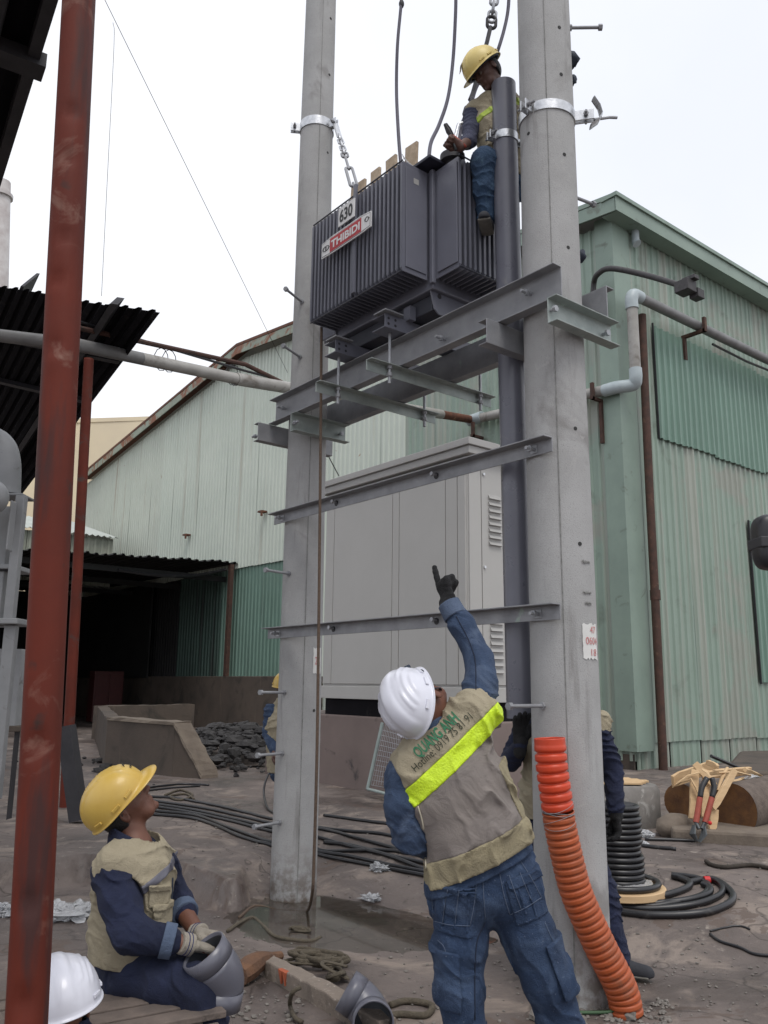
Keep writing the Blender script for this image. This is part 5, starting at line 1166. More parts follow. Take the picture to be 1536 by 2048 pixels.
pk = [((1345, 1562, 6.2), (1425, 1532, 6.4), .09, 'pale plank slanting up over the dark log'), ((1389, 1540, 6.05), (1386, 1638, 5.95), .055, 'upright pale plank left of the cutters'), ((1412, 1540, 6.1), (1409, 1636, 5.95), .05, 'upright pale plank between the cutter handles'),
      ((1390, 1527, 6.1), (1430, 1572, 6.0), .05, 'pale plank crossing behind the cutter handles'), ((1415, 1549, 6.2), (1500, 1541, 6.6), .06, 'long pale plank lying on top of the pile'), ((1470, 1540, 6.0), (1426, 1618, 5.85), .045, 'narrow pale plank slanting down over the pile'),
      ((1450, 1576, 6.1), (1498, 1562, 6.5), .075, 'wide pale plank behind the log'), ((1430, 1618, 5.88), (1424, 1660, 5.85), .05, 'short pale plank hanging beside the thick log'), ((1490, 1540, 6.3), (1526, 1555, 6.8), .035, 'thin pale stick at the right end of the pile'), ((1414, 1524, 6.3), (1436, 1534, 6.2), .04, 'small splintered plank on top of the pile')]
for a, b, w, lab in pk:
    A = DD(*a); B = DD(*b); w *= K_; d = B-A; L = np.linalg.norm(d); d /= L; s = nrm(np.cross(d, FWD)); t = np.cross(d, s); m = MB(); n_ = 6; vs = []
    for i in range(n_+1):
        p = A+d*L*i/n_; e0 = w/2*(1-.25*random.random()*(i in (0, n_))); e1_ = w/2*(1-.5*random.random()*(i in (0, n_)))
        for q, r in ((-e0, -.016), (e1_, -.016), (e1_, .016), (-e0, .016)): vs.append(p+s*(q+random.uniform(-.004, .004))+t*r)
    m.add(vs, [(4*i+j, 4*i+(j+1) % 4, 4*(i+1)+(j+1) % 4, 4*(i+1)+j) for i in range(n_) for j in range(4)]+[(3, 2, 1, 0), tuple(4*n_+j for j in range(4))]); mk('plank', m, woodp, label=lab, cat='plank', group='pale planks piled on the logs', bevel=.003)
for (a, b) in (((1400, 1545, 6.0), (1352, 1568, 6.0)), ((1420, 1553, 6.02), (1462, 1560, 6.1)), ((1436, 1545, 6.0), (1508, 1552, 6.3)), ((1381, 1556, 5.98), (1402, 1600, 5.95)), ((1455, 1535, 6.1), (1436, 1580, 5.95)), ((1404, 1538, 5.95), (1424, 1560, 5.9)), ((1380, 1560, 6.1), (1345, 1575, 6.2))):
    mk('split_stick', MB().tube([DD(*a), (DD(*a)+DD(*b))/2+UP*.02, DD(*b)], [.016, .022, .010], 5, flat=.5), woodp, label='thin pale split stick, one of the scraps on the plank pile at the right', cat='stick', group='thin split sticks on the plank pile')
mk('steel_bar', MB().tube([DD(1422, 1512, 6.6), DD(1500, 1545, 6.8)], .018, 8), cable, label='thin black bar sticking up from the plank pile', cat='bar')
mk('film_scrap', MB().ball(DD(1505, 1556, 6.3), .06, 9, 6, (1.6, 1, .5), .4), film, label='scrap of clear film on the plank pile', cat='film')
ck = thing('cable_cutters', 'long handled cable cutters with red grips leaning on the planks', 'cutters', DD(1395, 1685, 5.7))
for s, (h0, h1, h2, h3) in enumerate((((1414, 1556), (1404, 1575), (1400, 1595), (1392, 1645)), ((1424, 1556), (1428, 1575), (1424, 1595), (1410, 1645)))):
    mk('handle', MB().tube(spline([DD(*h0, 5.82), DD(*h1, 5.8), DD(*h2, 5.78)], 5), .025, 10), cable, ck, smooth=True); mk('grip_sleeve', MB().tube([DD(*h2, 5.78), DD(*h3, 5.74)], .026, 10), redh, ck, smooth=40); mk('arm', MB().tube([DD(*h3, 5.74), DD(1398+s*6, 1658, 5.72)], .018, 8), steeld, ck)
mk('blade', MB().tube([DD(1388, 1650, 5.72), DD(1385, 1668, 5.71), DD(1394, 1683, 5.7)], [.016, .034, .016], 8, flat=.4), steeld, ck); mk('blade', MB().tube([DD(1408, 1652, 5.72), DD(1408, 1668, 5.71), DD(1398, 1684, 5.7)], [.016, .034, .016], 8, flat=.4), steeld, ck)
mk('stop_pad', MB().ball(DD(1420, 1646, 5.7), .018, 8, 6), cablet, ck)
# film scraps
def scrap(label, px, py, s, n=3):
    c = Gt(px, py); V = []; F_ = []; seed = int(px)
    for k in range(n):
        o = c+np.array([random.uniform(-s, s)*.9, random.uniform(-s, s)*.9, s*.22]); b = MB().ball((0, 0, 0), 1, 26, 16); v = np.array(b.v)
        q = v*2.2+seed+k*7; r = .45+.9*np.abs(vnoise(q, 1)-.5)*2+.35*np.abs(vnoise(q*2.7, 2)-.5)*2; v = v*r[:, None]*s*np.array([random.uniform(.7, 1.3), random.uniform(.7, 1.3), random.uniform(.35, .6)])+o
        v[:, 2] = np.maximum(v[:, 2], gz(c[0], c[1])+.002); F_ += [tuple(i+len(V) for i in f) for f in b.f]; V += [tuple(p) for p in v]
    mk('plastic_scrap', (V, F_), film, label=label, cat='plastic film', smooth=35)
scrap('crumpled clear plastic film at the far side of the puddle', 745, 1740, .07, 4); scrap('knotted clear plastic scrap lying in the puddle', 740, 1800, .05, 3)
scrap('crumpled plastic bag behind the seated worker', 135, 1830, .12, 5); scrap('crumpled plastic bag at the left edge beside the ledge', 2, 1830, .08, 4); scrap('white plastic scrap beside the spool', 1288, 1672, .07, 3); scrap('small white plastic scrap before the spool', 1295, 1692, .06, 2)
# ------------------------------------------------------------------ foreground: kerb beam, rope heaps, elbows, wood
def beamgr(name, label, cat, A, B, w, h, mt, z=None, bev=.008, rough=.01, par=None):
    A = np.array(A, float); B = np.array(B, float); d = B-A; d[2] = 0; L = np.linalg.norm(d); d /= L; s = np.array([-d[1], d[0], 0]); n_ = max(2, int(L/.05)); m = MB(); vs = []
    for i in range(n_+1):
        p = A+(B-A)*i/n_
        for (a, b) in ((0, -.05), (w, -.05), (w, h), (0, h)):
            j = rough if b > 0 else 0; q = p+s*(a+random.uniform(-j, j)); vs.append((q[0], q[1], p[2]+b+random.uniform(-j, j)*.6))
    m.add(vs, [(4*i+j, 4*i+(j+1) % 4, 4*(i+1)+(j+1) % 4, 4*(i+1)+j) for i in range(n_) for j in range(4)]+[(3, 2, 1, 0), tuple(4*n_+j for j in range(4))])
    return mk(name, m, mt, par, label=label, cat=cat, bevel=bev)
kA = Gt(512, 1946); kB = Gt(760, 2085)
kb = thing('kerb_beam', 'broken concrete kerb beam with a red brick chip lying in the foreground', 'kerb', kA)
kz0 = min(kA[2], kB[2]); beamgr('kerb_body', None, None, (kA[0], kA[1], kA[2]), (kB[0], kB[1], kB[2]), .10, .085, kerbm, par=kb)
q = Gt(563, 1985); dk = nrm((kB-kA)*np.array([1, 1, 0])); sk_ = np.array([-dk[1], dk[0], 0])
for s in (0, .04): 
    c = kA+(kB-kA)*.24+dk*s; o = np.array([c[0], c[1], kA[2]+.055])-sk_*.012; mk('brick_chip', MB().add([o+dk*-.02+UP*.03, o+dk*.02+UP*.028, o+dk*.012-UP*.035, o+sk_*.03-dk*.02+UP*.03, o+sk_*.03+dk*.02+UP*.028, o+sk_*.03+dk*.012-UP*.035], [(0, 1, 2), (5, 4, 3), (0, 3, 4, 1), (1, 4, 5, 2), (2, 5, 3, 0)]), brickm, kb)
# weathered stump of wood
w0 = Gt(478, 1952, .05); w1 = Gt(560, 1912, .05); mk('wood_stub', MB().tube(spline([w0, (w0+w1)/2+UP*.025, w1], 4), [.055, .06, .062, .055, .05, .038, .03, .028, .026], 9), M('brown_wood', (.17, .085, .045), (.10, .055, .035), 14, .8, bump=.8), label='brown splintered wood stub beside the grey elbow', cat='wood', smooth=30)
def heap(label, cx, cy, n, sx, sy, r, seed, loops=.93, hh=.05, mt=ropem):
    rnd = random.Random(seed); c = Gt(cx, cy); pts = []
    for k in range(n):
        a = k*2.1*loops+rnd.uniform(-.5, .5); rr = rnd.uniform(.45, 1)
        p = c+RH*sx*rr*math.cos(a)+FH*sy*rr*math.sin(a); pts.append(np.array([p[0], p[1], gz(p[0], p[1])+r+hh*rnd.random()]))
    return mk('rope_heap', MB().tube(spline(pts, 10), r, 8, flat=.5), mt, smooth=True, label=label, cat='rope')
heap('large heap of flat dirty webbing rope in the foreground behind the kerb beam', 632, 1932, 22, .19, .15, .0155, 3)
heap('loops of webbing rope beside the upright of the grey elbow', 668, 1962, 12, .08, .10, .013, 5, hh=.07)
heap('small knotted heap of rope before the puddle', 600, 1868, 16, .11, .07, .009, 9, hh=.03)
gcable('dark rope line lying from the puddle to the knotted heap', [(478, 1835), (510, 1812), (560, 1822), (612, 1826)], .010, mt=rope2, name='rope', cat='rope')
gcable('twisted rope running left of the knotted heap', [(455, 1862), (480, 1845), (505, 1835), (525, 1850), (550, 1872), (590, 1880), (622, 1882), (642, 1875)], .012, mt=ropem, name='rope', cat='rope')
gcable('webbing loop lying right of the grey elbow in front', [(780, 2010), (810, 2002), (850, 2006), (865, 2014), (850, 2030), (800, 2028), (775, 2034)], .016, mt=ropem, name='rope', cat='rope')
gcable('rope strand drooping over the kerb beam', [(600, 1975, .12), (585, 1985, .11), (580, 2010, .02), (590, 2035, .01), (605, 2045)], .011, mt=ropem, name='rope', cat='rope')
def elbow(label, A, dA, B, dB, r, name='pvc_elbow'):
    A = np.array(A, float); B = np.array(B, float); dA = nrm(dA); dB = nrm(dB); root = thing(name, label, 'pipe fitting', A)
    sa, sb = r*.75, r*.75; P = [A, A+dA*sa*.98]; Q = [B+dB*sb*.98, B]
    lk = np.linalg.norm(P[1]-Q[0])*.36; c1 = P[1]+dA*lk; c2 = Q[0]+dB*lk; mid = [P[1]+0*dA, c1, c2, Q[0]]; pts = []
    for t in np.linspace(0, 1, 12): pts.append((1-t)**3*mid[0]+3*(1-t)**2*t*mid[1]+3*(1-t)*t*t*mid[2]+t**3*mid[3])
    mk('bend', MB().tube(pts, r*.985, 36, caps=False), pvc, root, smooth=True, solid=.006)
    mk('socket', MB().tube([A, A+dA*sa], r, 36, caps=False), pvc, root, smooth=40, solid=.008); mk('socket', MB().tube([B, B+dB*sb], r, 36, caps=False), pvc, root, smooth=40, solid=.008)
    mk('inner_wall', MB().tube([A+dA*.01]+[A+dA*sa]+pts[1:-1]+[B+dB*.01], r*.93, 30, caps=False), pvci, root, smooth=True); return root
e1 = Gt(745, 2038, .09)
elbow('grey plastic elbow lying open end towards us in the foreground', e1-FH*.05+RH*.005, nrm(FH*.85-RH*.1-UP*.05), e1-RH*.125+FH*.10+UP*.085, nrm(RH*.75-UP*.45-FH*.1), .088)
# gravel and grit
gv = MB(); rnd = random.Random(4)
for k in range(1400):
    if k < 160: u, v = rnd.uniform(1160, 1340), rnd.uniform(2000, 2060)
    elif k < 215: u, v = rnd.uniform(430, 620), rnd.uniform(1985, 2048)
    else: u, v = rnd.uniform(200, 1536), rnd.uniform(1640, 2048)
    p = Gt(u, v) if k % 3 == 0 else pl(u, v, 2, .0); z = gz(p[0], p[1]); s = rnd.uniform(.004, .011)*(1.4 if k < 215 else 1); gv.ball((p[0], p[1], z+s*.4), s, 5, 4, (rnd.uniform(.7, 1.4), rnd.uniform(.7, 1.4), .6), .3)
mk('gravel', gv, stonem, kind='stuff', label='loose small stones scattered over the yard', cat='gravel')
gp = Gt(1068, 2040); 
st = [(1075, 2030), (1100, 2042), (1130, 2028), (1160, 2046), (1262, 2032), (1245, 1998)]
for k, (u, v) in enumerate(st):
    p = Gt(u, v, .015); mk('broken_stone', MB().ball(p, .03+.012*random.random(), 7, 5, (1.2, .9, .7), .3), stonem, label='broken grey stone at the foot of the right pole, %s' % ('leftmost', 'second from the left', 'third from the left', 'fourth from the left', 'rightmost', 'touching the conduit')[k], cat='stone', group='broken stones at the pole foot')
# vehicle mirror at the right edge
mr = thing('vehicle_mirror', 'black rounded vehicle mirror reaching in at the right edge', 'mirror', D(1560, 1090, 2.6)); c = J(1548, 1085, 2.6)
hs = ell((c[0], c[1], c[2]), (.062, .05, .088)); f_ = lambda P: ((((P[:, 0]-c[0])/.062)**4+((P[:, 1]-c[1])/.05)**4+((P[:, 2]-c[2])/.088)**4)**.25-1)*.05
sdf('mirror_shell', f_, c-.1, c+.1, .006, mirrm, mr); mk('mirror_band', MB().box((-.0635, -.0515, -.022), (.0635, .0515, .012), [RH, FH, UP], lc(c)), M('band_plastic', (.035, .035, .04)), mr, bevel=.004)
mk('mirror_arm', MB().tube([lc(c+(0.02, 0, -.05)), lc(c+(.25, .0, -.3)), lc(c+(.3, 0, -1.8))], .014, 8), mirrm, mr)
# ------------------------------------------------------------------ people
def frame(cr, f):
    cr = nrm(cr); f = np.array(f, float); f = nrm(f-cr*(f@cr)); s = np.cross(f, cr); return s, f, cr      # s: the wearer's right
def helmet(par, c, s, f, cr, mat, style, k=1.0, brim=.05, mark=None):
    s, f, cr, c = [lc(np.array(q, float)) for q in (s, f, cr, c)]; rs, rf_, rc, z0 = .120*k, .148*k, .135*k, .030*k
    def dome(u, v, off=0):      # u azimuth from front, v from crown 0..1 rim
        a = v*math.pi/2; su, cu = math.sin(u), math.cos(u); prof = math.sin(a)**.92; x = rs*su*prof; y = rf_*cu*prof; z = rc*math.cos(a)**.88 if v < 1 else 0
        if style == 'cap':
            h_ = .0045*sum(max(0, 1-abs((x-q)/.006)) for q in (-.032, .032))+(.004 if abs(x) < .030 else 0); h_ *= max(0, min(1, (1-v)*4))
        else:
            h_ = .006*max(0, 1-(x/.03)**4)*max(0, min(1, (1-v)*5))
            for q in (.055, .072, .089): h_ += .0055*max(0, 1-abs((abs(x)-q)/.006))*max(0, min(1, (v-.34)*12, (.80-v)*12))*(1 if abs(y) < rf_*.75 else 0)
        n = nrm([x/rs**2, y/rf_**2, (z+.02)/rc**2]); p = np.array([x, y, z+z0])+n*(h_+off); return c+s*p[0]+f*p[1]+cr*p[2]
    nu, nv = 96, 30; m = MB(); vs = [dome(0, .0001)]
    for j in range(1, nv+1):
        for i in range(nu): vs.append(dome(2*math.pi*i/nu, j/nv))
    for q in (0, 1):
        for i in range(nu):
            u = 2*math.pi*i/nu; cu = math.cos(u); w = (.008+brim*max(0, cu)**2.2)*(1 if q else .5); dr = -.004-(.016*max(0, cu)**2 if q else .006*max(0, cu)**2)-.006*max(0, -cu)
            x, y = (rs+w)*math.sin(u), (rf_+w)*cu; vs.append(c+s*x+f*y+cr*(z0+dr*1.0))
    fs = [(0, 1+i, 1+(i+1) % nu) for i in range(nu)]
    for j in range(nv+1):
        for i in range(nu): a = 1+j*nu; fs.append((a+i, a+nu+i, a+nu+(i+1) % nu, a+(i+1) % nu))
    m.add(vs, fs); o = mk('helmet_shell', m, mat, par, smooth=True, solid=.003); HP = par; par = o
    for u in (R(62), R(-62), R(90), R(-90), R(130), R(-130)):
        p = dome(u, .93, .003); q = dome(u+.14, .93, .003); q0 = dome(u-.14, .93, .003); d = nrm(q-q0); mk('helmet_clip', MB().box((-.020*k, -.003, -.006), (.020*k, .004, .006), [d, nrm(np.cross(cr, d)), cr], p), mat, par, bevel=.002)
    ri = rs-.006; mk('headband', MB().tube([c+s*(ri*math.sin(a))+f*((rf_-.02)*math.cos(a))+cr*(z0-.004) for a in np.linspace(0, 2*math.pi, 33)[:-1]], .009, 6, closed=True), strapm, par, smooth=True)
    return dome, (c, s, f, cr)
def head_bits(par, B, k=1.0, hair=True):
    for sx in (-1, 1):
        mk('eye', MB().ball(lc(B(.031*sx, .080, .0)), .0135*k, 12, 8), eyew, par, smooth=True); mk('iris', MB().ball(lc(B(.031*sx, .0885, .0)), .0062*k, 10, 6), eyed, par, smooth=True)
        mk('eyebrow', MB().tube([lc(B(sx*.015, .092, .022)), lc(B(sx*.032, .088, .028)), lc(B(sx*.048, .078, .023))], .0035*k, 6), hairm, par)
def garment(name, f, h, mat, par, pts, pad, label=None):
    pts = np.array([np.array(p, float) for p in pts]); return sdf(name, f, pts.min(0)-pad, pts.max(0)+pad, h, mat, par, label)
def shoe(par, an, dr, pre=''):
    an = np.array(an, float); dr = nrm([dr[0], dr[1], 0]); toe = an+dr*.185; sd_ = np.cross(dr, [0, 0, 1.]); b = an[2]-.055
    f = U([lambda P: seg(P, an+dr*.0, an-np.array([0, 0, .03]), (.040, .045), (.040, .05), sd_), lambda P: seg(P, [an[0]-dr[0]*.03, an[1]-dr[1]*.03, b+.035], [toe[0]-dr[0]*.03, toe[1]-dr[1]*.03, b+.028], .037, .035), lambda P: seg(P, an+np.array([0, 0, -.01])+dr*.03, [toe[0]-dr[0]*.05, toe[1]-dr[1]*.05, b+.03], .040, .030)], .03)
    f = isect(f, plane((0, 0, b+.012), (0, 0, -1))); garment('shoe', f, .006, shoem, par, [an, toe], .08)
    g = U([lambda P: seg(P, [an[0]-dr[0]*.03, an[1]-dr[1]*.03, b+.012], [toe[0]-dr[0]*.03, toe[1]-dr[1]*.03, b+.012], (.043, .013), (.043, .013), sd_)], .01); garment('shoe_sole', isect(g, plane((0, 0, b+.022), (0, 0, 1)), plane((0, 0, b), (0, 0, -1))), .005, solem, par, [an, toe], .08)
AX = lambda v: nrm(v)
def ptmap(s, o, e1, e2, w, h, bvhs, mat, par, name, bold=0, off=.005, spacing=1.0):
    o, e1, e2 = lc(np.array(o, float)), lc(nrm(e1)), lc(nrm(e2)); v, f, _ = text2d(s, bold, spacing=spacing); out = []
    for a, b in v:
        p = o+e1*a*w+e2*b*h; st = Vector(p-FH*.5); best = None
        for bv in bvhs:
            hit = bv.ray_cast(st, Vector(FH))
            if hit[0] is not None and (best is None or hit[3] < best): best = hit[3]
        q = np.array(st)+FH*((best if best is not None else .5)-off); out.append(q)
    return mk(name, (out, f), mat, par)
def bvh_of(o):
    me = o.data; L = Vector(root_of(o)); return BVHTree.FromPolygons([v.co+L for v in me.vertices], [tuple(p.vertices) for p in me.polygons])

def seam(par, objs, px, mat, r=.0013, name='stitching'):
    bv = [bvh_of(o) for o in objs]; P = spline([(x, y, 0) for x, y in px], 6); out = []
    for p in P:
        dr = Vector(ray(p[0], p[1])).normalized(); best = None
        for b in bv:
            h = b.ray_cast(Vector(CAMP), dr)
            if h[0] is not None and (best is None or h[3] < best[3]): best = h
        if best is not None: out.append(np.array(best[0])-np.array(dr)*.002)
    if len(out) > 2: mk(name, MB().tube(out, r, 5), mat, par, smooth=True)
# ---- worker pointing up, back to us
def pointing_worker():
    d = 3.0; pel = J(965, 1748, d); w1 = J(948, 1668, d-.01); w2 = J(912, 1580, d-.01); w3 = J(884, 1508, d-.01); nk = J(862, 1478, d); hd = J(838, 1410, d-.015)
    sR = J(950, 1422, d+.01); eR = J(958, 1318, d+.10); wR = J(900, 1212, d+.17); sL = J(812, 1552, d-.01); eL = J(822, 1668, d-.03); wL = J(885, 1692, d+.12)
    hpL = J(924, 1790, d); hpR = J(1022, 1776, d); kL = J(920, 1985, d-.04); kR = J(1092, 1962, d-.02); ft = lambda x, b, z: np.array([(x-768)/1705*b, b, z])
    aL_ = ft(960, 2.96, .09); aR_ = ft(1175, 3.10, .09)
    t = thing('person', 'worker seen from behind in beige vest and white helmet pointing up with raised arm', 'person', lc([pel[0], pel[1], 0]))
    s, f, cr = frame([-.82, -.50, .26], [-.22, .66, .70]); hf, B = head_f(hd, s, f, cr)
    hdir = nrm([-.03, .04, .09])
    hn = nrm([.8, .5, .1])
    hnd = hand(wR, nrm(J(878, 1140, d+.2)-wR), nrm([.9, .35, -.1]), (.0, .95, 1, 1), side=1, sc=1.0, thumb=.9)
    body = U([hf, chain([nk-(hd-nk)*.2, hd-cr*.05], [.06, .055]), chain([pel, w1, w2, w3], [(.14, .09), (.13, .09), (.15, .09), (.13, .08)], .03, (.9, 0, .35)), chain([w3, sR, eR, wR], [.05, .05, .04, .028]), chain([w3, sL, eL, wL], [.05, .05, .04, .028]), chain([pel, hpL, kL, aL_], [.09, .08, .055, .04]), chain([pel, hpR, kR, aR_], [.09, .08, .055, .04]), hnd], .02)
    P_ = [pel, w3, hd, eR, wR, J(875, 1110, d+.2), eL, aL_, aR_]
    garment('body', body, .0065, skin, t, P_, .16); head_bits(t, B)
    g = hand(wR, nrm(J(878, 1140, d+.2)-wR), nrm([.9, .35, -.1]), (.02, .95, 1, 1), side=1, sc=1.04, thumb=.95, glove=.0035)
    garment('glove', folded(U([g, chain([wR-(wR-eR)*-.0, wR-nrm(wR-eR)*.03], [.034, .036])], .02), .001, 150, (0, 0, 1), 3), .0035, glovek, t, [wR, J(878, 1110, d+.2)], .07)
    # denim shirt
    arms = U([chain([w3+(sR-w3)*.3, sR, J(962, 1372, d+.05), eR, J(925, 1250, d+.15), wR], [.078, .070, .062, .055, .048, .041], .02), chain([w3+(sL-w3)*.3, sL, J(808, 1615, d-.03), eL, wL], [.085, .074, .068, .064, .05], .02)], .02)
    shirt = U([arms, chain([pel, w1, w2, w3], [(.15, .10), (.14, .10), (.155, .10), (.15, .09)], .03, (.9, 0, .35))], .03)
    fold1 = nrm(wR-sR); sh = folded(shirt, .0085, 70, nrm(fold1+np.array([.5, 0, .1])), 2, 3.5)
    sh = isect(sh, plane(wR+nrm(wR-eR)*.005, wR-eR) if True else None)
    # keep the cut only near the wrist
    cut = lambda P: np.where(np.linalg.norm(P-wR, axis=1) < .16, (P-(wR+nrm(wR-eR)*.006))@nrm(wR-eR), -1)
    sh = lambda P, b=folded(shirt, .0075, 44, nrm(fold1+np.array([.9, 0, .1])), 2, 3.2): np.maximum(b(P), cut(P))
    oS = garment('denim_shirt', sh, .006, denims, t, [pel, w3, eR, wR, sL, eL, wL, sR], .12)
    cu = nrm(wR-eR); cf = isect(folded(chain([wR-cu*.055, wR+cu*.01], [.047, .044]), .002, 90, (1, 0, 0), 5), plane(wR-cu*.05, -cu), plane(wR+cu*.012, cu)); garment('cuff', cf, .004, denimc, t, [wR], .08)
    garment('collar', isect(folded(chain([nk-(hd-nk)*.25, nk+(hd-nk)*.50], [.074, .070]), .004, 50, (1, 0, 0), 2), plane(nk+(hd-nk)*.55, hd-nk), plane(nk-(hd-nk)*.3, nk-hd)), .005, denims, t, [nk], .11)
    # vest
    sp = [pel-np.array([-.012, 0, .0]), w1, w2, w3, nk-(hd-nk)*.05]
    tors = chain([pel+(pel-w1)*.35, pel, w1, w2, w3], [(.188, .150), (.186, .148), (.176, .140), (.180, .132), (.160, .112)], .04, (.86, 0, .50))
    tors = U([tors, chain([w3+(sL-w3)*.75, w3+(sR-w3)*.98], [(.085, .10), (.088, .10)], .02, (0, 0, 1))], .05)
    arm_cut = U([chain([sR+(sR-w3)*.40+np.array([.01, 0, .0]), eR+np.array([.03, 0, 0])], [.060, .07]), chain([sL+(sL-w3)*.10-np.array([.012, 0, 0]), J(806, 1615, d-.03), eL, J(850, 1700, d)], [.064, .066, .066, .05])], .01)
    neck_cut = chain([nk+(hd-nk)*.30, hd], [.066, .085])
    v0 = folded(tors, .010, 24, nrm([.75, 0, .45]), 7, 2.2)
    hem_n = nrm([.41, 0, -.91]); hem_p = J(958, 1722, d)
    vest = lambda P: np.max([v0(P), -arm_cut(P), -neck_cut(P), (P-hem_p)@hem_n], axis=0)
    bn = nrm([.67, 0, -.74]); bp = J(907, 1518, 2.89); pb = J(945, 1560, d)
    bd = lambda P: (P-bp)@bn
    pads = [pel, w1, w2, w3, sL, sR]
    o1 = garment('vest_yoke', lambda P: np.maximum(vest(P), bd(P)+.030), .0055, vestm, t, pads, .2)
    o2 = garment('vest_lower', lambda P: np.max([vest(P), -(bd(P)-.028), (P-hem_p)@hem_n+.072], axis=0), .0055, vestn, t, pads, .2)
    o3 = garment('reflective_band', lambda P: np.max([vest(P)-.0035, np.abs(bd(P))-.031], axis=0), .005, hivis, t, pads, .2)
    o4 = garment('vest_hem', lambda P: np.max([vest(P)-.004, -((P-hem_p)@hem_n+.075)], axis=0), .0055, vesth, t, pads, .2)
    sx = lambda P: (P-w2)@nrm([.9, 0, .42])
    o5 = garment('side_border', lambda P: np.max([vest(P)-.003, -(sx(P)-.158), -(bd(P)-.12), (P-hem_p)@hem_n+.072], axis=0), .0055, vesth, t, pads, .2)
    bv = [bvh_of(o1), bvh_of(o2)]
    e1 = nrm([.74, 0, .67]); e2 = nrm([-.67, 0, .74])
    ptmap('QUANG ANH', J(841, 1521, 2.88), e1, e2, .188, .045, bv, inkg, t, 'vest_print', bold=.022)
    ptmap('Hotline: 0919 75 81 91', J(832, 1545, 2.88), e1, e2, .262, .026, bv, inkd, t, 'vest_print', bold=.0)
    # jeans
    j0 = U([chain([pel+np.array([-.005, 0, .05]), pel-np.array([0, 0, .02])], [(.165, .125), (.180, .135)], .03, (.96, 0, .28)), chain([hpL+np.array([-.0, -.0, .03]), hpL, (hpL+kL)/2, kL, aL_], [.098, .098, .088, .074, .064], .03), chain([hpR+np.array([0, 0, .03]), hpR, (hpR+kR)/2, kR, aR_], [.100, .099, .090, .076, .068], .03), ell(hpL+np.array([.01, -.045, .0]), (.085, .07, .09)), ell(hpR+np.array([-.01, -.045, .0]), (.085, .07, .09))], .035)
    j1 = folded(j0, .0075, 30, nrm([.75, .2, .60]), 11, 3.0)
    hemz = lambda P: .07-P[:, 2]
    oJ = garment('jeans', lambda P: np.max([j1(P), hemz(P), (P-(hem_p+np.array([0, 0, .10])))@(-hem_n)], axis=0), .006, denim, t, [pel, hpL, hpR, aL_, aR_, kR], .17)
    # pockets and seams
    pk_ = []
    def pocket(nm, c, ax, hw, hh, off=.006, flapd=0):
        u = nrm(ax); w = np.array([-u[2], 0, u[0]]) if abs(u[1]) < .9 else u; f = lambda P: np.max([j1(P)-off, np.abs((P-c)@w)-hw, np.abs((P-c)@u)-hh, (P[:, 1]-c[1])], axis=0); pk_.append(garment(nm, f, .0045, denim, t, [c], .14))
    up1 = nrm([.06, 0, 1]); up2 = nrm([-.28, 0, .95])
    pocket('back_pocket', J(905, 1808, d), up1, .062, .072); pocket('back_pocket', J(1045, 1782, d), up2, .060, .070); pocket('pocket_flap', J(1040, 1743, d), up2, .064, .016, .012)
    pocket('pocket_flap', J(903, 1763, d), up1, .066, .014, .011)
    for (cx, cy, ax) in ((882, 1800, up1), (905, 1802, up1), (928, 1806, up1), (1030, 1775, up2), (1052, 1782, up2)): pocket('pocket_pleat', J(cx, cy, d), ax, .0045, .06, .0095)
    gL = lambda P: np.max([j1(P)-.010, np.abs((P-J(878, 1940, d))@nrm([.1, 0, 1]))-.085, (P-J(893, 1940, d))@nrm([1, .3, 0])], axis=0); garment('cargo_pocket', gL, .005, denim, t, [J(878, 1940, d)], .15)
    gR = lambda P: np.max([j1(P)-.016, np.abs((P-J(1115, 1925, d))@nrm([-.35, 0, .94]))-.09, -((P-J(1098, 1925, d))@nrm([.94, 0, .35]))], axis=0); garment('cargo_pocket', gR, .005, denim, t, [J(1115, 1925, d)], .15)
    for px in ([(863, 1767), (864, 1800), (867, 1842)], [(867, 1842), (900, 1850), (940, 1852)], [(940, 1852), (948, 1810), (953, 1767)], [(895, 1780), (889, 1812), (885, 1845)], [(918, 1780), (914, 1812), (910, 1847)], [(998, 1740), (1008, 1790), (1020, 1830)], [(1020, 1830), (1052, 1815), (1083, 1795)], [(1083, 1795), (1062, 1755), (1040, 1720)],
        [(1018, 1750), (1030, 1785), (1043, 1820)], [(1040, 1745), (1052, 1775), (1063, 1800)], [(966, 1765), (968, 1800), (971, 1838)], [(875, 1880), (890, 1900), (897, 1960), (899, 2025)], [(1090, 1845), (1103, 1875), (1138, 1945)], [(875, 1762), (920, 1758), (960, 1750), (1010, 1735), (1050, 1712)]): seam(t, [oJ]+pk_, px, threadm)
    for px in ([(971, 1845), (955, 1880), (950, 1940), (950, 2040)], [(975, 1845), (1000, 1900), (1030, 1960), (1060, 2040)]): seam(t, [oJ], px, darkseam, .002)
    seam(t, [oS], [(912, 1232), (935, 1275), (950, 1320), (952, 1385)], darkseam, .0018)
    for px in ([(776, 1517), (785, 1550), (805, 1580), (828, 1600)], [(836, 1612), (846, 1650), (850, 1700), (852, 1740)]): seam(t, [o1, o2, o4], px, pipingm, .0028, 'piping')
    garment('belt', lambda P: np.max([j0(P)-.010, np.abs((P-(hem_p+np.array([0, 0, -.012])))@hem_n)-.022], axis=0), .005, denim, t, [pel], .2)
    shoe(t, aL_-np.array([0, 0, .02]), (-.2, 1)); shoe(t, aR_-np.array([0, 0, .02]), (.5, .8))
    hb = helmet(t, hd, s, f, cr, helmw, 'ribbed', .87, .012); mk('goggles', MB().tube([lc(B(q, .135-7*q*q, .045)) for q in (-.05, -.03, 0, .03, .05)], .013, 8, flat=.6), strapm, t, smooth=True)
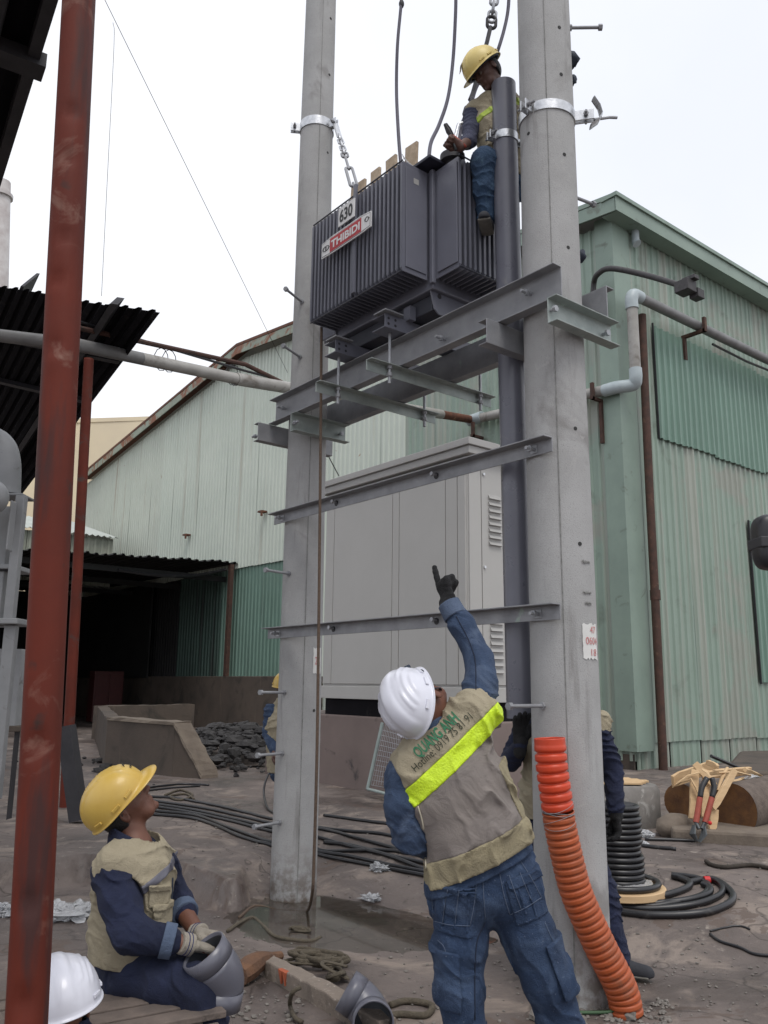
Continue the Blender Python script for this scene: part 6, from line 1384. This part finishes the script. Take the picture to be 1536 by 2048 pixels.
    mk('chin_strap', MB().tube([lc(B(.075, .0, .02)), lc(B(.072, .035, -.05)), lc(B(.03, .07, -.105)), lc(B(-.05, .06, -.08))], .006, 6, flat=.4), strapm, t)
    mk('sweatband', MB().tube([lc(B(q, .118-.9*q*q*8, .035)) for q in (-.09, -.06, 0, .06, .09)], .012, 8), strapm, t)
pointing_worker()

# ---- seated worker in a yellow helmet looking up, holding a pipe elbow
def seated_worker():
    d = 3.55; hd = J(246, 1612, d); nk = J(266, 1684, d); ch = J(268, 1755, d+.02); wa = J(262, 1850, d+.03); pel = J(262, 1935, d+.05)
    sN = J(226, 1742, d-.10); eN = J(262, 1868, d-.20); wN = J(372, 1888, d-.16); sF = J(318, 1725, d+.16); eF = J(352, 1800, d+.24); wF = J(396, 1868, d+.06)
    hipN = J(275, 1950, d-.06); kN = J(395, 1975, d-.18); hipF = J(285, 1940, d+.14); kF = J(415, 1955, d+.16); aN = np.array([kN[0]+.085, kN[1]-.02, gz(*lc([kN[0]+.085, kN[1]-.02, 0])[:2])+.09]); aF = np.array([kF[0]+.03, kF[1]+.03, gz(*lc([kF[0]+.03, kF[1]+.03, 0])[:2])+.09])
    t = thing('person', 'seated worker in yellow helmet and beige vest looking up, holding a grey elbow', 'person', lc([pel[0], pel[1], .05]))
    s, f, cr = frame([-.68, -.40, .62], [.70, .12, .70]); hf, B = head_f(hd, s, f, cr, .98)
    gd = nrm(J(405, 1895, d-.12)-wN); gF = nrm(J(440, 1872, d+.0)-wF)
    body = U([hf, chain([nk-(hd-nk)*.35, hd-cr*.05-f*.02], [.058, .055]), chain([pel, wa, ch, nk-(hd-nk)*.2], [(.14, .11), (.13, .1), (.14, .1), (.08, .07)], .03, (0, 1, 0)), chain([ch, sN, eN, wN], [.05, .05, .042, .030]), chain([ch, sF, eF, wF], [.05, .05, .042, .030]), chain([pel, hipN, kN, aN], [.09, .08, .055, .04]), chain([pel, hipF, kF, aF], [.09, .08, .055, .04]), hand(wN, gd, nrm([.2, .3, -.9]), (.5,)*4, 1, .9, .5)], .02)
    P_ = [hd, pel, ch, sN, eN, wN, eF, wF, kN, kF, aN, aF]
    garment('body', body, .0055, skin, t, P_, .15); head_bits(t, B, .98)
    garment('hair', isect(ell(B(0, -.02, .0), (.082, .092, .10), (s, f, cr)), plane(B(0, -.0, .02), f-.35*cr)), .006, hairm, t, [hd], .14)
    # shirt
    arm = U([chain([ch+(sN-ch)*.4+np.array([0, 0, .05]), sN, (sN+eN)/2-np.array([.01, 0, 0]), eN, wN-(wN-eN)*.32], [.075, .080, .076, .070, .056], .025), chain([ch+(sF-ch)*.4+np.array([0, 0, .05]), sF, eF, eF+(wF-eF)*.35], [.075, .074, .064, .056], .025)], .02)
    shirt = U([arm, chain([pel, wa, ch, nk-(hd-nk)*.45], [(.15, .12), (.14, .115), (.15, .115), (.09, .08)], .03, (0, 1, 0))], .03)
    garment('work_shirt', folded(shirt, .008, 34, nrm([.5, 0, 1]), 21, 3.0), .006, navy, t, [pel, ch, sN, eN, wN, sF, eF], .13)
    cu = nrm(wN-eN); c0 = wN-(wN-eN)*.33; garment('turned_cuff', isect(folded(chain([c0-cu*.03, c0+cu*.025], [.064, .062]), .002, 90, (0, 0, 1), 4), plane(c0-cu*.022, -cu), plane(c0+cu*.022, cu)), .004, denimc, t, [c0], .09)
    cu = nrm(wF-eF); c0 = eF+(wF-eF)*.36; garment('turned_cuff', isect(chain([c0-cu*.03, c0+cu*.025], [.060, .058]), plane(c0-cu*.022, -cu), plane(c0+cu*.022, cu)), .005, denimc, t, [c0], .09)
    garment('collar', minus(isect(folded(chain([nk-np.array([0, 0, .05]), nk+np.array([-.012, 0, .045])], [.106, .086]), .003, 40, (1, 0, 0), 2), plane(nk+np.array([0, 0, .035]), (.45, 0, 1))), chain([nk-np.array([-.015, 0, .03]), hd], [.060, .070])), .005, navy, t, [nk], .15)
    # vest
    tors = U([chain([pel-np.array([.02, 0, .03]), wa, ch, nk-(hd-nk)*.55], [(.190, .150), (.178, .150), (.182, .150), (.13, .115)], .05, (0, 1, 0)), chain([sN+np.array([0, -.015, .015]), nk-np.array([0, 0, .04]), sF+np.array([0, .01, .01])], [(.075, .09), (.09, .09), (.075, .08)], .03, (1, 0, 0))], .04)
    cut = U([chain([sN+np.array([.005, -.10, -.075]), (sN+eN)/2+np.array([0, -.02, 0]), eN], [.082, .088, .09]), chain([sF+np.array([0, .05, .02]), eF], [.082, .08])], .01); ncut = chain([nk-(hd-nk)*.12+np.array([.03, 0, 0]), hd], [.075, .09])
    v0 = folded(tors, .009, 26, nrm([.45, 0, 1]), 31, 2.6); hemn = nrm([-.12, 0, -1]); hemp = J(280, 1925, d)
    vest = lambda P: np.max([v0(P), -cut(P), -ncut(P), (P-hemp)@hemn], axis=0)
    pads = [pel, wa, ch, nk, sN, sF]
    o1 = garment('vest', vest, .0055, vestm, t, pads, .2)
    bd = lambda P, c: (P-c)@nrm([.35, 0, -.95]); bc = J(320, 1757, d)
    bandn = nrm([.62, -.2, -.75])
    garment('reflective_band', lambda P: np.max([vest(P)-.0035, np.abs((P-J(300, 1760, d))@nrm([.55, .1, -.83]))-.016, -(P-J(282, 1760, d))@nrm([1, 0, 0])], axis=0), .005, greyt, t, pads, .2)
    for k, (x, y) in enumerate(((322, 1800), (330, 1842))):
        c = J(x, y, d-.1); garment('chest_pocket', lambda P, c=c: np.max([vest(P)-.010, np.abs((P-c)@nrm([.25, 0, 1]))-.034, -(P-c)@nrm([1, .3, 0])-.045, (P-c)@nrm([1, .3, 0])-.035, P[:, 1]-(d+.05)], axis=0), .0045, vestm, t, [c], .14)
        garment('pocket_flap', lambda P, c=c+np.array([0, 0, .036]): np.max([vest(P)-.016, np.abs((P-c)@nrm([.25, 0, 1]))-.012, -(P-c)@nrm([1, .3, 0])-.048, (P-c)@nrm([1, .3, 0])-.038, P[:, 1]-(d+.05)], axis=0), .0045, vestm, t, [c], .12)
    garment('zip', lambda P: np.max([vest(P)-.006, np.abs(P[:, 1]-(d+.03))-.004, -(P[:, 0]-ch[0]-.05), P[:, 2]-ch[2]], axis=0), .0045, strapm, t, pads, .2)
    # trousers
    j0 = U([chain([wa-np.array([0, 0, .04]), pel], [(.15, .12), (.175, .135)], .03, (0, 1, 0)), chain([hipN, (hipN+kN)/2, kN, (kN+aN)/2, aN], [.100, .092, .080, .070, .064], .03), chain([hipF, (hipF+kF)/2, kF, aF], [.100, .092, .080, .064], .03)], .03)
    garment('trousers', lambda P, j=folded(j0, .008, 30, nrm([.8, 0, .5]), 41, 3.0): np.max([j(P), -(P[:, 2]-min(aN[2], aF[2])+.02)], axis=0), .006, navy, t, [pel, kN, kF, aN, aF], .16)
    shoe(t, aN-np.array([0, 0, .03]), (1, -.1)); shoe(t, aF-np.array([0, 0, .03]), (1, .1))
    # gloves holding the elbow
    for (w, g, nn, th_, sd_) in ((wN, gd, nrm([.35, .2, -.9]), .4, 1), (wF, gF, nrm([.3, -.5, -.8]), .4, -1)):
        hh = hand(w, g, nn, (.45, .5, .5, .55), sd_, 1.02, th_, glove=.005); garment('knit_glove', folded(hh, .0012, 160, g, 8), .0042, glovew, t, [w, w+g*.18], .07)
        garment('glove_cuff', isect(chain([w-g*.03, w+g*.03], [.038, .040]), plane(w-g*.025, -g), plane(w+g*.025, g)), .004, glovew, t, [w], .06)
        for q in (-.006, .008): mk('cuff_stripe', MB().tube([lc(w+g*q+.0395*(np.cos(a)*nrm(np.cross(g, [0, 1, .2]))+np.sin(a)*nrm(np.cross(g, np.cross(g, [0, 1, .2]))))) for a in np.linspace(0, 6.283, 25)[:-1]], .0018, 5, closed=True), gloveb, t)
    dome, fr = helmet(t, hd, s, f, cr, helmy, 'cap', .95, .048)
    for (v_, n_) in ((.60, 3),):
        for q in (-.012, .012):
            p = dome(q*6, v_, .004); mk('helmet_mark', MB().tube([p+fr[1]*(.010*math.cos(a))+fr[3]*(.008*math.sin(a)) for a in np.linspace(0, 6.283, 17)[:-1]], .0012, 4, closed=True), signk, t)
        for q in (-.03, -.01, .012, .034): p = dome(q*5, .74, .003); mk('helmet_mark', MB().box((-.004, -.0008, -.006), (.0, .0008, .006), [fr[1], fr[2], fr[3]], p), signk, t)
    return d, wN, gd, wF, gF
SW = seated_worker()
d = 3.40
eA = lc(J(406, 1900, 3.36)); eB = lc(J(434, 2012, 3.42))
elbow('grey plastic pipe elbow held between the gloves of the seated worker', eA, nrm(RH*.55-UP*.78+FH*.25), eB-RH*.0, nrm(RH*.16+UP*.98), .084)
# wooden pallet he sits on
pz = .40; C0 = pl(194, 2048, 2, pz); C1 = pl(417, 2006, 2, pz); a1 = nrm(C1-C0); a2 = np.array([-a1[1], a1[0], 0]); a2 = a2 if a2@FH > 0 else -a2; LL = np.linalg.norm(C1-C0)
pal = thing('pallet', 'weathered wooden pallet crate the seated worker sits on in the foreground', 'pallet', C0-UP*(pz-.02))
def skew(v): return v
for k in range(6):
    e_ = LL-.028*k+random.uniform(-.008, .008); mk('plank', MB().box((-.55, .098*k-.10, -.024+.004*(k % 2)), (e_+.03, .098*(k+1)-.112, .003*(k % 3)), [a1, a2, UP], C0), woodg, pal, bevel=.004)
for q in (-.45, -.05, LL-.14): mk('bearer', MB().box((q, -.09, -pz+.02), (q+.09, .45, -.026), [a1, a2, UP], C0), woodg, pal, bevel=.004)
mk('side_board', MB().box((-.55, -.118, -.14), (LL+.0, -.102, -.03), [a1, a2, UP], C0), woodg, pal, bevel=.004); mk('side_board', MB().box((-.55, -.118, -.28), (LL+.0, -.102, -.16), [a1, a2, UP], C0), M('teal_wood', (.06, .085, .08), (.09, .07, .06), 8, .85), pal, bevel=.004)
# ---- man in the white helmet at the bottom edge
def white_helmet_man():
    d = 2.98; hd = J(122, 2026, d); s, f, cr = frame([-.12, -.10, .98], [-.25, -.95, -.05])
    s, f, cr = frame([-.16, -.05, .98], [-.5, .85, .05])
    t = thing('person', 'crouching worker at the bottom left of whom mostly the white helmet shows', 'person', lc([hd[0], hd[1], 0])); hf, B = head_f(hd, s, f, cr)
    ch = hd+np.array([-.06, .0, -.28]); pel = hd+np.array([-.22, 0, -.50]); pel[2] = max(pel[2], .2); k1_ = pel+np.array([.34, -.12, .06]); k2_ = pel+np.array([.34, .12, .06]); a1_ = np.array([k1_[0]-.05, k1_[1], .08]); a2_ = np.array([k2_[0]-.05, k2_[1], .08])
    arms = [(ch+np.array([0, -.18, .05]), ch+np.array([.12, -.22, -.14]), k1_+np.array([.02, -.0, .10])), (ch+np.array([0, .18, .05]), ch+np.array([.12, .22, -.14]), k2_+np.array([.02, 0, .10]))]
    fs = [hf, chain([ch, hd-cr*.06], [.07, .055]), chain([pel, ch], [(.15, .11), (.16, .11)], .03, (0, 1, 0)), chain([pel, k1_, a1_], [.09, .06, .045]), chain([pel, k2_, a2_], [.09, .06, .045])]
    for a in arms: fs += [chain(a, [.05, .04, .03]), hand(a[2], nrm([1, 0, -.5]), nrm([0, 0, -1]), (.3,)*4, 1, .95)]
    garment('body', U(fs, .02), .0075, skin, t, [hd, pel, ch, k1_, k2_, a1_, a2_], .26)
    sh = U([chain([pel, ch, ch+np.array([0, 0, .08])], [(.19, .14), (.19, .14), (.15, .12)], .04, (0, 1, 0)), chain([ch, hd+np.array([.05, 0, -.09])], [.14, .075])]+[chain(a, [.075, .062, .05]) for a in arms]+[chain([ch, hd-cr*.09], [.10, .075])], .03)
    garment('work_shirt', folded(sh, .008, 55, (0, 0, 1), 3), .0075, navy, t, [pel, ch, arms[0][1], arms[1][1], k1_], .18)
    garment('trousers', folded(U([chain([pel, k1_, a1_], [.12, .085, .07]), chain([pel, k2_, a2_], [.12, .085, .07])], .03), .008, 50, (1, 0, 1), 5), .0075, navy, t, [pel, k1_, k2_, a1_, a2_], .15)
    shoe(t, a1_, (1, 0)); shoe(t, a2_, (1, 0)); head_bits(t, B)
    helmet(t, hd, s, f, cr, helmw, 'ribbed', 1.04, .012); mk('chin_strap', MB().tube([lc(B(-.07, .02, .03)), lc(B(-.072, .03, -.04)), lc(B(-.03, .06, -.11)), lc(B(.03, .06, -.11))], .008, 6, flat=.4), teal, t)
white_helmet_man()

# ---- worker up on the transformer
def upper_worker():
    fh_ = lambda x, y, b: J(x, y, b)
    dd = 5.04; hd = J(972, 142, dd-.06); nk = J(1004, 192, dd+.03); ch = J(998, 258, dd+.05); wa = J(1005, 325, dd+.06); pel = J(1016, 372, dd+.08)
    sN = J(944, 228, dd+.03); sF = J(1068, 200, dd+.16); eF = J(1085, 260, dd+.12); wF = J(1060, 290, dd+.06)
    hipN = J(1000, 345, dd+.02); kN = J(968, 322, dd-.08); aN = J(974, 436, dd-.01); hipF = J(1050, 370, dd+.15); kF = J(1085, 380, dd+.18); aF = J(1075, 470, dd+.22)
    eN = J(938, 282, dd-.04); wN = J(922, 294, dd-.18); hn_ = nrm(J(896, 280, dd-.21)-wN)
    t = thing('person', 'worker in a yellow helmet sitting up on the transformer end holding pliers', 'person', lc(pel))
    s, f, cr = frame([-.66, -.22, .70], [-.68, -.25, -.68]); hf, B = head_f(hd, s, f, cr)
    hd_sdf = hand(wN, hn_, nrm([-.2, -.5, -.6]), (.85, .9, .95, .95), -1, 1.0, .7)
    body = U([hf, chain([nk+(nk-hd)*.2, hd-cr*.04], [.060, .056]), chain([pel, wa, ch, nk], [(.14, .1), (.13, .1), (.15, .1), (.09, .07)], .03, (1, .3, 0)), chain([ch+np.array([0, 0, .1]), sN, eN, wN], [.05, .05, .04, .030]), chain([ch+np.array([0, 0, .1]), sF, eF, wF], [.05, .05, .04, .030]), chain([pel, hipN, kN, aN], [.09, .08, .06, .042]), chain([pel, hipF, kF, aF], [.09, .08, .06, .042]), hd_sdf, hand(wF, nrm([-.5, -.4, -.1]), nrm([0, 0, -1]), (.6,)*4, 1, 1)], .018)
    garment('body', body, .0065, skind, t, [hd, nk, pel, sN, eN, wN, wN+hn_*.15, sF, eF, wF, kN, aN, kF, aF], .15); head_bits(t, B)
    garment('hair', isect(ell(B(0, -.02, .0), (.082, .092, .10), (s, f, cr)), plane(B(0, -.0, .02), f-.35*cr)), .007, hairm, t, [hd], .14)
    sh = U([chain([ch+np.array([0, 0, .08]), sN, (sN+eN)/2, eN, wN+(eN-wN)*.75], [.06, .058, .056, .052, .050], .02), chain([ch+np.array([0, 0, .08]), sF, eF, wF], [.075, .07, .058, .045], .02), chain([pel, wa, ch, nk-(nk-ch)*.2], [(.15, .11), (.145, .115), (.165, .12), (.11, .09)], .03, (1, .3, 0))], .03)
    garment('work_shirt', folded(sh, .009, 58, (0, 0, 1), 51, 3), .0065, M('blue_grey_cotton', (.055, .06, .10), (.035, .04, .075), 8, .9, bump=.5, bsc=300, obj=True), t, [pel, ch, sN, eN, sF, eF, wF, nk], .13)
    tors = U([chain([pel, wa, ch, nk-(nk-ch)*.25], [(.165, .14), (.16, .14), (.18, .145), (.15, .115)], .04, (1, .3, 0)), chain([nk-np.array([0, 0, .05]), sN+np.array([.01, 0, .03])], [.09, .065])], .04); cut = U([chain([sN-np.array([.035, .0, .03]), eN-np.array([.02, 0, 0])], [.055, .065]), chain([sF+np.array([.04, .0, .0]), eF], [.072, .075])], .01)
    v0 = folded(tors, .010, 40, nrm([.5, 0, 1]), 61, 2.6); vest = lambda P: np.max([v0(P), -cut(P), -chain([nk+np.array([-.04, -.04, 0]), hd], [.07, .085])(P), (pel[2]+.02-P[:, 2])], axis=0)
    pads = [pel, wa, ch, nk, sN, sF]; garment('vest', vest, .0065, vestm, t, pads, .19)
    bc = J(968, 242, dd); garment('reflective_band', lambda P: np.max([vest(P)-.004, np.abs((P-bc)@nrm([.5, 0, -.86]))-.022], axis=0), .0055, M('faded_hivis', (.40, .52, .06), (.34, .45, .05), 60, .5, obj=True), t, pads, .19)
    j0 = U([chain([wa-np.array([0, 0, .05]), pel], [(.15, .12), (.165, .13)], .03, (1, .3, 0)), chain([hipN, kN, (kN+aN)/2, aN], [.10, .088, .080, .068], .03), chain([hipF, kF, aF], [.10, .088, .068], .03)], .03)
    garment('jeans', lambda P, j=folded(j0, .010, 52, nrm([.3, 0, 1]), 71, 3.4): np.max([j(P), (P-aN)@nrm(aN-kN)*(1.0)-.0], axis=0) if False else j(P), .0065, M('teal_denim', (.035, .075, .14), (.02, .045, .095), 8, .9, bump=.6, bsc=300, dirt=((.07, .13, .2), 9, .58, .12), obj=True), t, [pel, kN, kF, aN, aF, hipN, hipF], .14)
    shoe(t, aN-np.array([0, 0, .055]), (-.25, -.95)); shoe(t, aF-np.array([0, 0, .055]), (-.1, -1))
    dome, fr = helmet(t, hd+np.array([-.0, 0, 0]), s, f, cr, helmy2, 'cap', 1.0, .05)
    c_, s__, f__, cr__ = fr; p = dome(0.30, .62, .005); q = dome(.30, .5, .005); upv = nrm(q-p); sv = nrm(np.cross(upv, np.array(p)-c_)); nv = nrm(np.cross(sv, upv)); nv = nv if nv@(np.array(p)-c_) > 0 else -nv
    mk('helmet_badge', MB().box((-.020, -.001, -.030), (.020, .002, .030), [sv, nv, upv], p), M('badge', (.26, .20, .10), (.2, .15, .08), 30, .6), t, bevel=.006)
    mk('badge_print', MB().tube([p+sv*(.011*math.cos(a))+upv*(.010+.014*math.sin(a))+nv*.003 for a in np.linspace(0, 6.283, 21)[:-1]], .0012, 4, closed=True).box((-.009, .0022, -.022), (.009, .003, -.013), [sv, nv, upv], p).box((-.006, .0022, .009), (.006, .003, .0115), [sv, nv, upv], p).box((-.0012, .0022, .004), (.0012, .003, .017), [sv, nv, upv], p), signk, t)
    return wN, hn_, dd
UWR = upper_worker()
pw_ = thing('pliers', 'red handled pliers held up in the hand of the upper worker', 'pliers', D(905, 270, UWR[2]-.18)); dp = UWR[2]-.2
pt = lambda x, y, q=0: D(x, y, dp+q)
mk('jaw', MB().tube([pt(889, 248), pt(896, 262), pt(902, 272)], [.010, .018, .014], 8, flat=.5), blkst, pw_); mk('jaw', MB().tube([pt(893, 247), pt(900, 258), pt(906, 270)], [.008, .014, .014], 8, flat=.5), blkst, pw_)
mk('handle', MB().tube([pt(902, 270), pt(906, 284), pt(912, 300)], .009, 8), steeld, pw_, smooth=True); mk('handle', MB().tube([pt(904, 270), pt(920, 282), pt(932, 294)], .009, 8), redh, pw_, smooth=True)

# ---- worker behind the right pole, holding the riser pipe
def hidden_worker():
    d = 5.08; cx = 1130; hd = J(1128, 1392, d); ch = J(1120, 1500, d); wa = J(1112, 1590, d); pel = J(1125, 1655, d); nk = J(1124, 1440, d)
    sR = J(1196, 1462, d); eR = J(1226, 1545, d+.02); wR = J(1232, 1625, d-.04); sL = J(1050, 1460, d); eL = J(1022, 1520, d-.05); wL = J(1040, 1490, d-.22)
    hR = J(1160, 1670, d); kR = J(1205, 1790, d-.04); aR_ = J(1236, 1912, d-.10); aR_[2] = gz(*lc([aR_[0], aR_[1], 0])[:2])+.09; hL = J(1090, 1670, d); kL = J(1080, 1800, d); aL_ = J(1075, 1900, d+.05); aL_[2] = gz(*lc([aL_[0], aL_[1], 0])[:2])+.09
    t = thing('person', 'worker mostly hidden behind the right pole, one gloved hand on the grey riser pipe', 'person', lc([pel[0], pel[1], aR_[2]-.09])); s, f, cr = frame([0, 0, 1], [-.35, -.9, .3]); hf, B = head_f(hd, s, f, cr)
    body = U([hf, chain([ch, hd-cr*.05], [.07, .055]), chain([pel, wa, ch], [(.14, .1), (.13, .1), (.15, .1)], .03, (1, 0, 0)), chain([ch+np.array([0, 0, .1]), sR, eR, wR], [.05, .05, .04, .03]), chain([ch+np.array([0, 0, .1]), sL, eL, wL], [.05, .05, .04, .03]), chain([pel, hR, kR, aR_], [.09, .08, .055, .04]), chain([pel, hL, kL, aL_], [.09, .08, .055, .04])], .02)
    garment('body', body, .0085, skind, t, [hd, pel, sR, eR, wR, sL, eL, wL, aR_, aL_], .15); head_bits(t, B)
    sh = U([chain([ch+np.array([0, 0, .08]), sR, eR, wR-(wR-eR)*.1], [.08, .074, .062, .05], .02), chain([ch+np.array([0, 0, .08]), sL, eL, wL], [.08, .074, .062, .045], .02), chain([pel, wa, ch], [(.16, .12), (.15, .12), (.17, .12)], .03, (1, 0, 0))], .03)
    garment('work_shirt', folded(sh, .009, 58, (0, 0, 1), 81, 3), .007, navy, t, [pel, ch, sR, eR, wR, sL, eL, wL], .13)
    tors = chain([pel, wa, ch, nk-(nk-ch)*.1], [(.20, .15), (.20, .155), (.22, .15), (.18, .11)], .04, (1, 0, 0)); tors = U([tors, chain([nk, sR+np.array([0, 0, .04])], [.09, .085])], .04); cut = U([chain([sR+np.array([.05, 0, -.04]), eR], [.072, .072]), chain([sL-np.array([.035, 0, 0]), eL], [.072, .072])], .01)
    v0 = folded(tors, .010, 40, nrm([.5, 0, 1]), 91, 2.6); vest = lambda P: np.max([v0(P), -cut(P), pel[2]+.05-P[:, 2]], axis=0)
    garment('vest', vest, .007, vestm, t, [pel, ch, nk, sR, sL], .2)
    j0 = U([chain([wa-np.array([0, 0, .05]), pel], [(.16, .12), (.17, .13)], .03, (1, 0, 0)), chain([hR, kR, aR_], [.10, .085, .070], .03), chain([hL, kL, aL_], [.10, .085, .07], .03)], .03)
    garment('trousers', folded(j0, .010, 50, nrm([.3, 0, 1]), 95, 3.4), .007, navy, t, [pel, kR, kL, aR_, aL_], .14)
    for w, g, nn_, sd_, cu in ((wR, nrm([.05, -.05, -1]), (-1, 0, 0), 1, .35), (wL, nrm([.02, -.1, 1]), nrm([.4, -1, 0]), 1, .12)):
        garment('glove', hand(w, g, nn_, (cu,)*4, sd_, 1.05, .5, glove=.005, spread=.6), .0045, glovek, t, [w, w+g*.19], .07); garment('glove_cuff', chain([w-g*.04, w+g*.02], [.036, .038]), .006, glovek, t, [w], .08)
    shoe(t, aR_-np.array([0, 0, .02]), (.95, -.45)); shoe(t, aL_-np.array([0, 0, .02]), (-.5, -.8)); helmet(t, hd, s, f, cr, helmw, 'ribbed', .95, .02)
hidden_worker()
# ---- worker in a yellow helmet behind the left pole
def far_worker():
    d = 8.0; hd = J(572, 1378, d); ch = J(572, 1450, d); pel = J(574, 1545, d); nk = J(572, 1410, d); kA = J(566, 1600, d-.05); kB_ = J(590, 1600, d); 
    gzz = gz(*lc([hd[0], d, 0])[:2]); aA = np.array([kA[0], d, gzz+.09]); aB = np.array([kB_[0]+.02, d+.05, gzz+.09]); sL = J(545, 1420, d); eL = J(538, 1465, d-.02); wL = J(548, 1500, d-.15); sR = J(606, 1420, d); eR = J(612, 1468, d); wR = J(604, 1500, d-.1)
    t = thing('person', 'worker in a yellow helmet half hidden behind the left pole', 'person', lc([pel[0], d, gzz])); s, f, cr = frame([.05, -.1, 1], [.3, .9, .0]); hf, B = head_f(hd, s, f, cr)
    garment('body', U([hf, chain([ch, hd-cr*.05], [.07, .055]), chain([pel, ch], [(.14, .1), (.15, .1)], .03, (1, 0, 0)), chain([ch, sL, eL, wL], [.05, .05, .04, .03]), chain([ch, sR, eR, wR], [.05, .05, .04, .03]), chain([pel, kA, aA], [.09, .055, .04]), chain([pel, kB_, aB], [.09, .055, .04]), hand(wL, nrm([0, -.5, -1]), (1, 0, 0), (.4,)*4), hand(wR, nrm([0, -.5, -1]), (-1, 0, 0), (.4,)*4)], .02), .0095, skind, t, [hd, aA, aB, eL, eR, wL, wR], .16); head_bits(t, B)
    garment('work_shirt', folded(U([chain([ch+np.array([0, 0, .04]), sL, eL, wL], [.08, .075, .065, .05]), chain([ch+np.array([0, 0, .04]), sR, eR, wR], [.08, .075, .065, .05]), chain([pel, ch], [(.16, .12), (.16, .12)], .03, (1, 0, 0))], .03), .008, 50, (0, 0, 1), 5), .009, denims, t, [pel, ch, eL, eR, wL, wR], .14)
    garment('vest', lambda P, v=folded(chain([pel, ch, nk-(nk-ch)*.1], [(.185, .15), (.19, .15), (.13, .1)], .04, (1, 0, 0)), .008, 40, (0, 0, 1), 6): np.max([v(P), pel[2]+.0-P[:, 2]], axis=0), .009, vestm, t, [pel, ch, nk], .2)
    garment('trousers', folded(U([chain([pel, kA, aA], [.12, .085, .07]), chain([pel, kB_, aB], [.12, .085, .07])], .03), .008, 50, (0, 0, 1), 7), .009, navy, t, [pel, kA, kB_, aA, aB], .15)
    shoe(t, aA-np.array([0, 0, .02]), (.2, 1)); shoe(t, aB-np.array([0, 0, .02]), (.3, 1)); helmet(t, hd, s, f, cr, helmy, 'cap', 1.0, .03)
far_worker()
